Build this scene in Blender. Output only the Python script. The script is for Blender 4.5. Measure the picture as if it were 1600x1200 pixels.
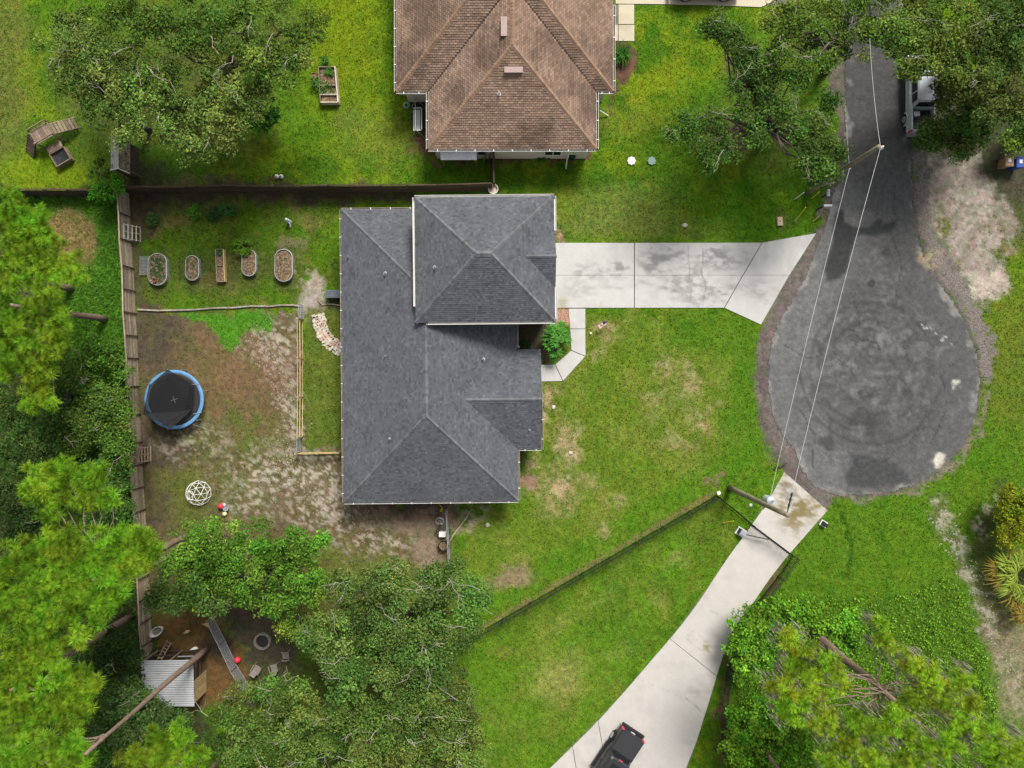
import bpy, math, random
import numpy as np
from mathutils import Vector, Matrix
from mathutils.geometry import delaunay_2d_cdt

# ------------------------------------------------------------------ set-up
for o in list(bpy.data.objects):
    bpy.data.objects.remove(o, do_unlink=True)
SC = bpy.context.scene
COL = SC.collection
random.seed(7)

CAM_H = 53.0          # drone height (m)
S = 0.048             # metres per photo pixel on the ground

cam_data = bpy.data.cameras.new("camera")
cam = bpy.data.objects.new("camera", cam_data)
COL.objects.link(cam)
cam.location = (0, 0, CAM_H)
cam.rotation_euler = (0, 0, 0)
cam_data.sensor_fit = 'HORIZONTAL'
cam_data.angle = 2 * math.atan(800 * S / CAM_H)
cam_data.clip_start = 0.5
cam_data.clip_end = 2000
SC.camera = cam

SUN_AZ, SUN_EL = math.radians(22), math.radians(50)
world = bpy.data.worlds.new("World")
SC.world = world
world.use_nodes = True
wn = world.node_tree.nodes
wl = world.node_tree.links
sky = wn.new('ShaderNodeTexSky')
sky.sky_type = 'NISHITA'
sky.sun_disc = False
sky.sun_elevation = SUN_EL
sky.sun_rotation = SUN_AZ
sky.air_density = 1.0
sky.dust_density = 4.0
sky.ozone_density = 1.0
hsv = wn.new('ShaderNodeHueSaturation')
hsv.inputs['Saturation'].default_value = 0.30
wl.new(sky.outputs[0], hsv.inputs['Color'])
bg = wn['Background']
wl.new(hsv.outputs[0], bg.inputs['Color'])
bg.inputs['Strength'].default_value = 0.085

sun_data = bpy.data.lights.new("sun", 'SUN')
sun_data.energy = 2.3
sun_data.angle = math.radians(18)
sun_data.color = (1.0, 0.965, 0.91)
sun = bpy.data.objects.new("sun", sun_data)
COL.objects.link(sun)
sd = Vector((math.sin(SUN_AZ) * math.cos(SUN_EL), math.cos(SUN_AZ) * math.cos(SUN_EL), math.sin(SUN_EL)))
sun.rotation_euler = (-sd).to_track_quat('-Z', 'Y').to_euler()
sun.location = sd * 90

vs = SC.view_settings
vs.view_transform = 'Standard'
vs.look = 'None'
vs.gamma = 1.0
vs.use_curve_mapping = False
vs.exposure = 0.95
SC.cycles.max_bounces = 6
SC.cycles.transparent_max_bounces = 12


# ------------------------------------------------------------------ helpers
def W(px, py, z=0.0):
    """The point of the place at height z seen at photo position px, py."""
    k = (CAM_H - z) / CAM_H
    return Vector(((px - 800) * S * k, (600 - py) * S * k, z))


def tag(o, label=None, cat=None, group=None, kind=None):
    if label: o['label'] = label
    if cat: o['category'] = cat
    if group: o['group'] = group
    if kind: o['kind'] = kind
    return o


def thing(name, label, cat, loc=(0, 0, 0), rotz=0.0, group=None):
    o = bpy.data.objects.new(name, None)
    COL.objects.link(o)
    o.empty_display_size = 0.3
    o.location = loc
    o.rotation_euler = (0, 0, rotz)
    return tag(o, label, cat, group)


def link(name, me, parent=None, local=False):
    o = bpy.data.objects.new(name, me)
    COL.objects.link(o)
    if parent is not None:
        o.parent = parent
        if not local:
            p = parent
            off = Vector((0, 0, 0))
            while p is not None:
                if p.type == 'EMPTY':
                    off = Vector(p.location)
                p = p.parent
            if parent.type == 'EMPTY':
                o.matrix_parent_inverse = Matrix.Translation(-off)
    return o


class MB:
    """Collects verts and faces; build() links them as one mesh object."""
    def __init__(self):
        self.v = []
        self.f = []
        self.c = []      # colour per face or None

    def add(self, vs_, fs_, col=None):
        n = len(self.v)
        self.v.extend([tuple(p) for p in vs_])
        for f in fs_:
            self.f.append([i + n for i in f])
            self.c.append(col)
        return self

    def box(self, c, s, rot=0.0, col=None):
        cx, cy, cz = c
        hx, hy, hz = s[0] / 2, s[1] / 2, s[2] / 2
        ca, sa = math.cos(rot), math.sin(rot)
        vs_ = []
        for dz in (-hz, hz):
            for dx, dy in ((-hx, -hy), (hx, -hy), (hx, hy), (-hx, hy)):
                vs_.append((cx + dx * ca - dy * sa, cy + dx * sa + dy * ca, cz + dz))
        return self.add(vs_, BOXF, col)

    def beam(self, p0, p1, w, h, col=None):
        M = beam_matrix(Vector(p0), Vector(p1), w, h)
        return self.add([M @ Vector(p) for p in UNITV], BOXF, col)

    def tube(self, pts, radii, n=6, cap=True, col=None):
        pts = [Vector(p) for p in pts]
        if not hasattr(radii, '__len__'):
            radii = [radii] * len(pts)
        vs_, fs_ = [], []
        for i, p in enumerate(pts):
            a = pts[max(i - 1, 0)]
            b = pts[min(i + 1, len(pts) - 1)]
            d = (b - a)
            if d.length < 1e-9: d = Vector((0, 0, 1))
            d.normalize()
            u = d.orthogonal().normalized() if abs(d.z) < 0.99 else Vector((1, 0, 0))
            u = (Vector((0, 0, 1)).cross(d)).normalized() if abs(d.z) < 0.99 else Vector((1, 0, 0))
            w = d.cross(u)
            for k in range(n):
                t = 2 * math.pi * k / n
                vs_.append(p + (u * math.cos(t) + w * math.sin(t)) * radii[i])
        for i in range(len(pts) - 1):
            for k in range(n):
                k2 = (k + 1) % n
                fs_.append((i * n + k, i * n + k2, (i + 1) * n + k2, (i + 1) * n + k))
        if cap:
            fs_.append(tuple(range(n - 1, -1, -1)))
            fs_.append(tuple((len(pts) - 1) * n + k for k in range(n)))
        return self.add(vs_, fs_, col)

    def prism(self, poly, z0, z1, col=None):
        poly = ccw([(p[0], p[1]) for p in poly])
        n = len(poly)
        vs_ = [(x, y, z0) for x, y in poly] + [(x, y, z1) for x, y in poly]
        fs_ = [tuple(range(n - 1, -1, -1)), tuple(range(n, 2 * n))]
        fs_ += [(i, (i + 1) % n, n + (i + 1) % n, n + i) for i in range(n)]
        return self.add(vs_, fs_, col)

    def lathe(self, prof, c, n=16, sx=1.0, sy=1.0, col=None):
        vs_, fs_ = [], []
        for r, z in prof:
            for k in range(n):
                t = 2 * math.pi * k / n
                vs_.append((c[0] + r * sx * math.cos(t), c[1] + r * sy * math.sin(t), c[2] + z))
        for i in range(len(prof) - 1):
            for k in range(n):
                k2 = (k + 1) % n
                fs_.append((i * n + k, i * n + k2, (i + 1) * n + k2, (i + 1) * n + k))
        return self.add(vs_, fs_, col)

    def ball(self, c, r, n=12, squash=1.0, col=None):
        m = n // 2
        prof = [(max(r * math.sin(math.pi * i / m), 0.001), -r * squash * math.cos(math.pi * i / m)) for i in range(m + 1)]
        return self.lathe(prof, c, n, col=col)

    def loft(self, rings, col=None):
        n = len(rings[0])
        vs_ = [p for r in rings for p in r]
        fs_ = []
        for i in range(len(rings) - 1):
            for k in range(n):
                k2 = (k + 1) % n
                fs_.append((i * n + k, i * n + k2, (i + 1) * n + k2, (i + 1) * n + k))
        fs_.append(tuple(range(n - 1, -1, -1)))
        fs_.append(tuple((len(rings) - 1) * n + k for k in range(n)))
        return self.add(vs_, fs_, col)

    def mesh(self, name, mat, smooth=False):
        me = bpy.data.meshes.new(name)
        me.from_pydata(self.v, [], self.f)
        if any(c is not None for c in self.c):
            at = me.color_attributes.new('Col', 'FLOAT_COLOR', 'CORNER')
            arr = []
            for f, c in zip(self.f, self.c):
                c = c or (0.5, 0.5, 0.5)
                arr.extend([c[0], c[1], c[2], 1.0] * len(f))
            at.data.foreach_set('color', arr)
        me.materials.append(mat)
        if smooth:
            me.polygons.foreach_set('use_smooth', [True] * len(me.polygons))
        me.update()
        return me

    def build(self, name, mat, parent=None, local=False, smooth=False, **props):
        o = link(name, self.mesh(name, mat, smooth), parent, local)
        return tag(o, **props)


BOXF = [(3, 2, 1, 0), (4, 5, 6, 7), (0, 1, 5, 4), (1, 2, 6, 5), (2, 3, 7, 6), (3, 0, 4, 7)]
UNITV = [(x, y, z) for z in (-.5, .5) for x, y in ((-.5, -.5), (.5, -.5), (.5, .5), (-.5, .5))]


def beam_matrix(p0, p1, w, h):
    d = p1 - p0
    L = d.length
    x = d.normalized()
    y = Vector((0, 0, 1)).cross(x)
    y = y.normalized() if y.length > 1e-4 else Vector((0, 1, 0))
    z = x.cross(y)
    M = Matrix((x * L, y * w, z * h)).transposed().to_4x4()
    M.translation = (p0 + p1) / 2
    return M


def ccw(poly):
    a = sum(poly[i][0] * poly[(i + 1) % len(poly)][1] - poly[(i + 1) % len(poly)][0] * poly[i][1] for i in range(len(poly)))
    return poly if a > 0 else poly[::-1]


_unit = {}


def unit_mesh(kind, mat):
    key = (kind, mat.name)
    if key not in _unit:
        m = MB()
        if kind == 'box':
            m.add(UNITV, BOXF)
        else:
            m.tube([(-.5, 0, 0), (.5, 0, 0)], 0.5, 6)
        _unit[key] = m.mesh('unit_' + kind, mat)
    return _unit[key]


def rod(name, mat, parent, p0, p1, w, h=None, kind='box', local=False):
    """One straight piece (board, rail, picket, strut) sharing its mesh with all its likes."""
    o = bpy.data.objects.new(name, unit_mesh(kind, mat))
    COL.objects.link(o)
    M = beam_matrix(Vector(p0), Vector(p1), w, h or w)
    if parent is not None:
        o.parent = parent
        if not local:
            M = Matrix.Translation(-Vector(parent.location)) @ M
    o.matrix_local = M
    return o


# ------------------------------------------------------------------ materials
def nt_new(name):
    m = bpy.data.materials.new(name)
    m.use_nodes = True
    nt = m.node_tree
    return m, nt, nt.nodes, nt.links, nt.nodes['Principled BSDF']


def noise(nodes, links, scale, detail=4, rough=0.6, vec=None):
    n = nodes.new('ShaderNodeTexNoise')
    n.inputs['Scale'].default_value = scale
    n.inputs['Detail'].default_value = detail
    n.inputs['Roughness'].default_value = rough
    if vec is not None: links.new(vec, n.inputs['Vector'])
    return n.outputs['Fac']


def mapr(nodes, links, val, a, b, c=0.0, d=1.0):
    n = nodes.new('ShaderNodeMapRange')
    links.new(val, n.inputs['Value'])
    n.inputs['From Min'].default_value = c
    n.inputs['From Max'].default_value = d
    n.inputs['To Min'].default_value = a
    n.inputs['To Max'].default_value = b
    return n.outputs['Result']


def scale_col(nodes, links, col, fac):
    n = nodes.new('ShaderNodeVectorMath')
    n.operation = 'SCALE'
    links.new(col, n.inputs[0])
    links.new(fac, n.inputs['Scale'])
    return n.outputs['Vector']


def M(name, color, rough=0.7, var=0.25, scale=4.0, fine=40.0, bump=0.0, metal=0.0, rnd=0.0, attr=False, spec=0.3, trans=0.0, spotcol=None, spot=0.55):
    m, nt, N, L, P = nt_new(name)
    geo = N.new('ShaderNodeNewGeometry')
    pos = geo.outputs['Position']
    if attr:
        a = N.new('ShaderNodeAttribute')
        a.attribute_name = 'Col'
        col = a.outputs['Color']
    else:
        r = N.new('ShaderNodeRGB')
        r.outputs[0].default_value = (*color, 1)
        col = r.outputs[0]
    if spotcol is not None:
        f = mapr(N, L, noise(N, L, scale * 0.8, 6, 0.7, pos), 0, 1, spot, spot + 0.12)
        mx = N.new('ShaderNodeMixRGB')
        L.new(f, mx.inputs['Fac'])
        L.new(col, mx.inputs[1])
        mx.inputs[2].default_value = (*spotcol, 1)
        col = mx.outputs[0]
    if var > 0:
        f1 = mapr(N, L, noise(N, L, scale, 4, 0.6, pos), 1 - var, 1 + var, 0.25, 0.75)
        f2 = mapr(N, L, noise(N, L, fine, 3, 0.6, pos), 1 - var * .7, 1 + var * .7, 0.25, 0.75)
        mm = N.new('ShaderNodeMath'); mm.operation = 'MULTIPLY'
        L.new(f1, mm.inputs[0]); L.new(f2, mm.inputs[1])
        col = scale_col(N, L, col, mm.outputs[0])
    if rnd > 0:
        oi = N.new('ShaderNodeObjectInfo')
        col = scale_col(N, L, col, mapr(N, L, oi.outputs['Random'], 1 - rnd, 1 + rnd))
    L.new(col, P.inputs['Base Color'])
    P.inputs['Roughness'].default_value = rough
    P.inputs['Metallic'].default_value = metal
    P.inputs['Specular IOR Level'].default_value = spec
    if bump > 0:
        b = N.new('ShaderNodeBump')
        b.inputs['Strength'].default_value = bump
        b.inputs['Distance'].default_value = 0.05
        L.new(noise(N, L, fine, 4, 0.7, pos), b.inputs['Height'])
        L.new(b.outputs[0], P.inputs['Normal'])
    if trans > 0:
        t = N.new('ShaderNodeBsdfTranslucent')
        L.new(col, t.inputs['Color'])
        mx = N.new('ShaderNodeMixShader')
        mx.inputs[0].default_value = trans
        L.new(P.outputs[0], mx.inputs[1]); L.new(t.outputs[0], mx.inputs[2])
        L.new(mx.outputs[0], N['Material Output'].inputs['Surface'])
    return m


mat_ground = M('ground_cover', (0, 0, 0), 0.95, 0.36, 2.6, 9.0, 0.6, attr=True, spec=0.1)
mat_grass = M('grass_blades', (0, 0, 0), 0.7, 0.0, attr=True, spec=0.04, trans=0.25)
mat_leaf = M('leaves', (0, 0, 0), 0.7, 0.0, attr=True, spec=0.08, trans=0.25)
mat_needle = M('pine_needles', (0, 0, 0), 0.7, 0.0, attr=True, spec=0.06, trans=0.42)
mat_shingle = M('asphalt_shingles', (0, 0, 0), 0.92, 0.16, 0.7, 30.0, 0.2, attr=True, spec=0.15)
mat_asphalt = M('worn_asphalt', (0, 0, 0), 0.9, 0.24, 3.2, 11.0, 0.5, attr=True, spec=0.2)
mat_concrete = M('concrete', (0, 0, 0), 0.85, 0.05, 1.2, 24.0, 0.15, attr=True, spec=0.2)
mat_bark = M('oak_bark', (0.10, 0.082, 0.065), 0.9, 0.4, 6, 30, 0.6)
mat_pinebark = M('pine_bark', (0.20, 0.14, 0.105), 0.9, 0.4, 5, 18, 0.8)
mat_twig = M('bare_twigs', (0.30, 0.265, 0.215), 0.85, 0.25, 3, 20)
mat_wall = M('cream_stucco', (0.55, 0.50, 0.41), 0.85, 0.06, 2, 30, 0.1)
mat_wall2 = M('grey_siding', (0.36, 0.36, 0.36), 0.8, 0.06, 2, 30, 0.1)
mat_deck = M('roof_underlay', (0.05, 0.05, 0.052), 0.9, 0.1)
mat_white = M('white_paint', (0.62, 0.61, 0.58), 0.5, 0.06, 3, 25)
mat_gutter = M('white_gutter', (0.58, 0.56, 0.52), 0.45, 0.12, 2.5, 20)
mat_gutter2 = M('brown_stained_gutter', (0.34, 0.29, 0.24), 0.6, 0.3, 2.5, 20)
mat_gdark = M('dark_gutter_trough', (0.035, 0.03, 0.028), 0.7, 0.4, 2, 14)  # near-black floor colour of the open gutters
mat_fence = M('weathered_fence_boards', (0.31, 0.245, 0.175), 0.9, 0.3, 3, 30, 0.3, rnd=0.35)
mat_fence_d = M('dark_fence_boards', (0.062, 0.042, 0.027), 0.9, 0.3, 3, 30, 0.3, rnd=0.3)
mat_newwood = M('yellow_timber', (0.44, 0.31, 0.15), 0.8, 0.25, 4, 30, 0.2, rnd=0.2)
mat_wood = M('weathered_timber', (0.195, 0.145, 0.105), 0.9, 0.35, 4, 26, 0.3, rnd=0.25)
mat_darkwood = M('dark_timber', (0.07, 0.05, 0.037), 0.9, 0.3, 4, 26, 0.3, rnd=0.25)
mat_iron = M('black_iron', (0.02, 0.02, 0.02), 0.5, 0.1, 3, 20)
mat_black = M('black_plastic', (0.018, 0.018, 0.02), 0.55, 0.15, 3, 20)
mat_galv = M('galvanised_steel', (0.40, 0.42, 0.43), 0.4, 0.12, 3, 18, 0.0, metal=0.55)
mat_galvdull = M('dull_grey_metal', (0.33, 0.35, 0.37), 0.55, 0.15, 3, 18, metal=0.3)
mat_roofmetal = M('corrugated_metal', (0.42, 0.43, 0.445), 0.45, 0.1, 1.5, 12, metal=0.3, spotcol=(0.22, 0.11, 0.06), spot=0.62)
mat_soil = M('planter_soil', (0.125, 0.085, 0.05), 0.95, 0.5, 9, 40, 0.8, spotcol=(0.30, 0.21, 0.12), spot=0.5)
mat_glass = M('dark_glass', (0.012, 0.014, 0.016), 0.08, 0.0, spec=0.6)
mat_rubber = M('tyre_rubber', (0.018, 0.018, 0.018), 0.85, 0.1)
mat_rim = M('alloy_rim', (0.45, 0.46, 0.47), 0.35, 0.05, metal=0.7)
mat_wire = M('overhead_wire', (0.50, 0.50, 0.48), 0.5, 0.03, metal=0.2)
mat_pole = M('utility_pole_wood', (0.22, 0.185, 0.125), 0.9, 0.35, 3, 24, 0.4)
mat_moss = M('hanging_moss', (0.30, 0.265, 0.21), 0.95, 0.3, 3, 20)
mat_red = M('red_plastic', (0.62, 0.035, 0.06), 0.4, 0.05)
mat_terracotta = M('terracotta', (0.34, 0.11, 0.06), 0.8, 0.15)
mat_yellow = M('yellow_plastic', (0.65, 0.52, 0.03), 0.5, 0.08)
mat_greenp = M('green_plastic', (0.02, 0.22, 0.10), 0.5, 0.1)
mat_blue = M('blue_pad', (0.10, 0.24, 0.43), 0.55, 0.22, 6, 30)
mat_mat = M('jumping_mat', (0.022, 0.021, 0.022), 0.8, 0.2, 3, 30, spotcol=(0.08, 0.055, 0.045), spot=0.6)
mat_stone = M('pale_stone', (0.46, 0.41, 0.34), 0.9, 0.3, 5, 24, 0.3, rnd=0.22)
mat_pinkstone = M('pink_stone', (0.46, 0.33, 0.25), 0.9, 0.3, 5, 24, 0.3, rnd=0.25)
mat_binblue = M('blue_bin', (0.022, 0.06, 0.26), 0.5, 0.08)
mat_bintan = M('tan_bin', (0.27, 0.175, 0.085), 0.6, 0.1)


# ------------------------------------------------------------------ noise in numpy
def vnoise(x, y, seed=0):
    rng = np.random.default_rng(seed)
    T = rng.random((256, 256))
    xi = np.floor(x).astype(int); yi = np.floor(y).astype(int)
    fx = x - xi; fy = y - yi
    fx = fx * fx * (3 - 2 * fx); fy = fy * fy * (3 - 2 * fy)
    a = T[xi % 256, yi % 256]; b = T[(xi + 1) % 256, yi % 256]
    c = T[xi % 256, (yi + 1) % 256]; d = T[(xi + 1) % 256, (yi + 1) % 256]
    return (a * (1 - fx) + b * fx) * (1 - fy) + (c * (1 - fx) + d * fx) * fy


def fbm(x, y, seed=0, octv=4):
    s = 0; a = 0.5; t = 0
    for i in range(octv):
        s = s + a * vnoise(x, y, seed + i * 17); t += a
        x = x * 2.03 + 11.7; y = y * 2.03 + 5.3; a *= 0.55
    return s / t


def sst(a, b, x):
    t = np.clip((x - a) / (b - a), 0, 1)
    return t * t * (3 - 2 * t)


def sdist(PX, PY, poly):
    """Signed distance in photo pixels, negative inside."""
    d = np.full(PX.shape, 1e9)
    ins = np.zeros(PX.shape, bool)
    n = len(poly)
    for i in range(n):
        x0, y0 = poly[i]; x1, y1 = poly[(i + 1) % n]
        ex, ey = x1 - x0, y1 - y0
        t = np.clip(((PX - x0) * ex + (PY - y0) * ey) / (ex * ex + ey * ey + 1e-9), 0, 1)
        d = np.minimum(d, np.hypot(PX - x0 - t * ex, PY - y0 - t * ey))
        cond = ((y0 > PY) != (y1 > PY)) & (PX < (x1 - x0) * (PY - y0) / (y1 - y0 + 1e-12) + x0)
        ins ^= cond
    return np.where(ins, -d, d)


def ldist(PX, PY, line):
    d = np.full(PX.shape, 1e9)
    for (x0, y0), (x1, y1) in zip(line[:-1], line[1:]):
        ex, ey = x1 - x0, y1 - y0
        t = np.clip(((PX - x0) * ex + (PY - y0) * ey) / (ex * ex + ey * ey + 1e-9), 0, 1)
        d = np.minimum(d, np.hypot(PX - x0 - t * ex, PY - y0 - t * ey))
    return d


def blob(PX, PY, cx, cy, rx, ry, soft=0.6, rot=0.0):
    c, s = math.cos(rot), math.sin(rot)
    dx, dy = PX - cx, PY - cy
    r = np.hypot((dx * c + dy * s) / rx, (-dx * s + dy * c) / ry)
    return 1 - sst(1 - soft, 1 + soft, r)


def mixc(col, c, m):
    m = np.clip(m, 0, 1)[..., None]
    return col * (1 - m) + np.asarray(c) * m


LUSH = (0.052, 0.116, 0.006)
BRIGHT = (0.080, 0.162, 0.008)
YELG = (0.124, 0.172, 0.007)
OLIVE = (0.110, 0.135, 0.030)
TAN = (0.27, 0.21, 0.11)
DIRT = (0.108, 0.078, 0.042)
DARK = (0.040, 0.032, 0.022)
SAND = (0.34, 0.295, 0.235)
MULCH = (0.105, 0.052, 0.036)
PINKM = (0.27, 0.17, 0.13)
ORANGE = (0.100, 0.060, 0.022)
GRAVEL = (0.135, 0.115, 0.105)


ROAD = [(1300, -160), (1312, 0), (1319, 70), (1322, 200), (1312, 275), (1300, 312), (1290, 350), (1276, 388), (1260, 432), (1240, 466), (1222, 496), (1210, 520), (1202, 560), (1200, 610),
        (1208, 650), (1224, 682), (1243, 706), (1256, 738), (1272, 760), (1300, 772), (1345, 774), (1385, 770), (1430, 757), (1472, 731), (1506, 693), (1525, 645), (1530, 595),
        (1524, 548), (1508, 505), (1484, 466), (1458, 428), (1442, 397), (1432, 362), (1425, 320), (1422, 240), (1416, 150), (1410, 0), (1400, -160)]
HARD = [ROAD, [(866, 379), (1190, 379), (1275, 364), (1189, 507), (1132, 481), (914.5, 482), (914.8, 556), (880, 596), (840, 596), (840, 569), (867, 569), (892, 547), (889, 482), (866, 482)],
        [(1226, 737), (1294, 797), (1252, 844), (1200, 908), (1154, 972), (1130, 1024), (1101, 1118), (1087, 1162), (1060, 1245), (820, 1245), (860, 1200), (980, 1076), (1047, 998), (1117, 902), (1175, 820)],
        [(959, 5), (991, 7), (991, 64), (959, 64)], [(962, 8), (1230, 10), (1240, -160), (962, -160)],
        [(540, 330), (650, 330), (650, 312), (865, 312), (865, 500), (840, 550), (840, 700), (805, 705), (805, 780), (543, 782)], [(622, -80), (955, -80), (955, 140), (928, 230), (674, 230), (672, 140), (622, 140)]]


def ground_fields(PX, PY):
    w1 = (fbm(PX / 30, PY / 30, 3) - .5) * 44
    w2 = (fbm(PX / 30, PY / 30, 5) - .5) * 44
    X = PX + w1 + (fbm(PX / 6.5, PY / 6.5, 7, 2) - .5) * 17
    Y = PY + w2 + (fbm(PX / 6.5, PY / 6.5, 9, 2) - .5) * 17
    n1 = fbm(PX / 85, PY / 85, 21)
    n2 = fbm(PX / 26, PY / 26, 31)
    n3 = fbm(PX / 8, PY / 8, 41, 3)
    sp = fbm(PX / 9 + 0.05 * PY, PY / 6, 51, 3)
    col = np.ones(PX.shape + (3,)) * np.asarray(LUSH)
    den = np.ones(PX.shape)
    col = mixc(col, BRIGHT, sst(.40, .62, n2) * .7)
    col = mixc(col, YELG, sst(.46, .66, n1) * .75 * sst(.3, .6, n2))

    def lay(c, m, d=None):
        nonlocal col, den
        m = np.clip(m, 0, 1)
        col = mixc(col, c, m)
        if d is not None: den = den * (1 - m) + d * m

    def reg(poly, soft=6, warp=True):
        return 1 - sst(-soft, soft, sdist(X if warp else PX, Y if warp else PY, poly))
    # upper-left lawn
    lay((0.10, 0.11, 0.025), blob(X, Y, 5, 130, 40, 170) * .8)
    lay((0.125, 0.185, 0.006), blob(X, Y, 70, 270, 110, 35) * .8)
    lay((0.12, 0.165, 0.006), blob(X, Y, 530, 60, 60, 120) * .8)
    lay((0.12, 0.155, 0.02), blob(X, Y, 590, 220, 60, 40) * .7)
    lay(OLIVE, blob(X, Y, 545, 185, 35, 20) * .5)
    lay((0.028, 0.082, 0.004), blob(X, Y, 260, 260, 110, 30) * .6)  # lawn darkened below the oaks, their shadow painted on with the next patch
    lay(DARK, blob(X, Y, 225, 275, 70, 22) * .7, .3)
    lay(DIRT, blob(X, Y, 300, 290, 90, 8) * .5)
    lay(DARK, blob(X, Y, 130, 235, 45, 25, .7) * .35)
    # lawn right of the brown house
    lay(YELG, blob(X, Y, 1020, 110, 60, 90) * sst(.4, .6, n2) * .9)
    lay((0.145, 0.155, 0.02), blob(X, Y, 990, 190, 50, 30) * .45)
    lay((0.022, 0.075, 0.004), blob(X, Y, 930, 280, 170, 22, .8) * .5)  # dark green strip: shade south of the brown house, painted into the lawn
    lay(OLIVE, blob(X, Y, 960, 330, 90, 40) * .75)
    lay(OLIVE, blob(X, Y, 1040, 355, 120, 18) * .5)
    lay((0.04, 0.13, 0.004), blob(X, Y, 1180, 330, 90, 40) * .6)
    lay(DIRT, blob(X, Y, 1225, 345, 14, 12) * .5, .6)
    for lx_, ly_, lr_ in ((150, 120, 70), (215, 175, 60), (300, 60, 70), (400, 60, 65), (340, 180, 70), (1170, 110, 40), (1200, 200, 60), (1275, 60, 60), (1130, 210, 35)):  # brownish litter under the crowns, also painting shade into the gaps
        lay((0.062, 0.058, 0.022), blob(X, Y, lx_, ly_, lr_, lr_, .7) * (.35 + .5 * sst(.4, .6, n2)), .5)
    # mulch beds of the brown house
    lay(MULCH, reg([(672, 225), (935, 225), (960, 150), (962, 60), (992, 60), (990, 95), (975, 130), (945, 190), (928, 248), (675, 255)], 3) * .95, .05)
    lay(DARK, reg([(640, 145), (672, 145), (672, 230), (645, 235)], 4) * .9, .05)
    lay(MULCH, blob(X, Y, 655, 225, 16, 18) * .8, .2)
    # forest floor on the left
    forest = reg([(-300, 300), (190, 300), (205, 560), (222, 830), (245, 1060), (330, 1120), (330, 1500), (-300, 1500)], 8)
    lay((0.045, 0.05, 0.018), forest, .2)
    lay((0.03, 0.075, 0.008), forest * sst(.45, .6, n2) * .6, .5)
    lay((0.30, 0.225, 0.095), blob(X, Y, 115, 375, 45, 55, .5) * .9, .6)
    lay(DIRT, blob(X, Y, 75, 350, 30, 40) * .7)
    # upper back yard
    yard1 = reg([(203, 300), (533, 300), (533, 482), (212, 486)], 4, False)
    lay((0.065, 0.098, 0.012), yard1 * .8, .9)
    lay((0.062, 0.125, 0.006), yard1 * sst(.48, .62, n2) * .9)
    lay((0.135, 0.12, 0.035), yard1 * sst(.5, .66, fbm(PX / 40, PY / 40, 77)) * .7, .7)
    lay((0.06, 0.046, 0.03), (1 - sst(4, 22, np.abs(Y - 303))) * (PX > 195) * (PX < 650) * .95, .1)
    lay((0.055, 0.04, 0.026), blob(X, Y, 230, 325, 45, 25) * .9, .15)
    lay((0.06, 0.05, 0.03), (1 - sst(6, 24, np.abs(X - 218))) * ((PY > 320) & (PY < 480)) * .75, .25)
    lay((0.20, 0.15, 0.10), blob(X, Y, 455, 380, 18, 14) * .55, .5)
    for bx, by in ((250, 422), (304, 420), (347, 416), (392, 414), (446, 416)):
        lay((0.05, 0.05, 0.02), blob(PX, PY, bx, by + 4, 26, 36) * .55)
    # bare path to the house
    lay((0.30, 0.245, 0.20), blob(X, Y, 488, 455, 17, 32, .4, -.3) * .95, .05)
    lay((0.26, 0.235, 0.20), blob(X, Y, 492, 478, 16, 14) * .9, .02)
    lay((0.055, 0.15, 0.008), blob(X, Y, 470, 440, 8, 8, .3), 1)
    lay((0.28, 0.22, 0.17), blob(X, Y, 462, 432, 6, 22) * .6 * sst(.4, .6, n3), .2)
    # strip by the house
    lay((0.085, 0.105, 0.02), reg([(478, 480), (535, 480), (538, 706), (470, 706)], 3, False) * .8, .9)
    lay(DARK, blob(PX, PY, 530, 475, 22, 10) * .8)  # storage box's shadow painted on the ground as a dark patch
    # lower back yard
    yard2 = reg([(196, 486), (470, 480), (470, 706), (545, 706), (545, 792), (705, 785), (705, 895), (640, 900), (520, 960), (215, 960)], 6)
    lay(DIRT, yard2 * .95, .18)
    lay((0.145, 0.088, 0.045), yard2 * blob(X, Y, 380, 590, 100, 70) * .7, .12)
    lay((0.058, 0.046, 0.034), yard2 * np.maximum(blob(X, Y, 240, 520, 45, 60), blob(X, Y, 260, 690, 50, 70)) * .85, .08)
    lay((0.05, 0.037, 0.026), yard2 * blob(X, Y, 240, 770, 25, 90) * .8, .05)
    lay((0.085, 0.105, 0.018), yard2 * np.maximum(blob(X, Y, 320, 770, 75, 55), blob(X, Y, 370, 680, 70, 45)) * sst(.38, .6, n2) * .9, .7)
    lay((0.10, 0.11, 0.025), yard2 * blob(X, Y, 600, 855, 90, 45) * sst(.42, .6, n2) * .8, .7)
    lay((0.095, 0.115, 0.02), reg([(480, 850), (700, 880), (740, 960), (600, 1000), (420, 980)], 12) * .8, .8)
    lay((0.085, 0.088, 0.020), yard2 * sst(.46, .60, fbm(PX / 24, PY / 24, 59)) * .3, .4)
    lay((0.082, 0.102, 0.018), yard2 * np.maximum(blob(X, Y, 330, 765, 80, 50), blob(X, Y, 385, 690, 70, 40)) * .35, .6)
    sandm = np.maximum.reduce([blob(X, Y, 445, 745, 85, 48, .8), blob(X, Y, 520, 800, 60, 40, .8), blob(X, Y, 430, 530, 45, 45, .8) * .8,
                               blob(X, Y, 500, 745, 40, 35, .8), blob(X, Y, 460, 640, 20, 90, .8) * .8, blob(X, Y, 600, 850, 70, 22, .8) * .75,
                               blob(X, Y, 300, 690, 60, 30, .8) * .5, blob(X, Y, 390, 780, 40, 25, .8) * .7])
    lay((0.17, 0.135, 0.095), yard2 * sandm * sst(.44, .56, n2) * .4, 0)
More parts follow.
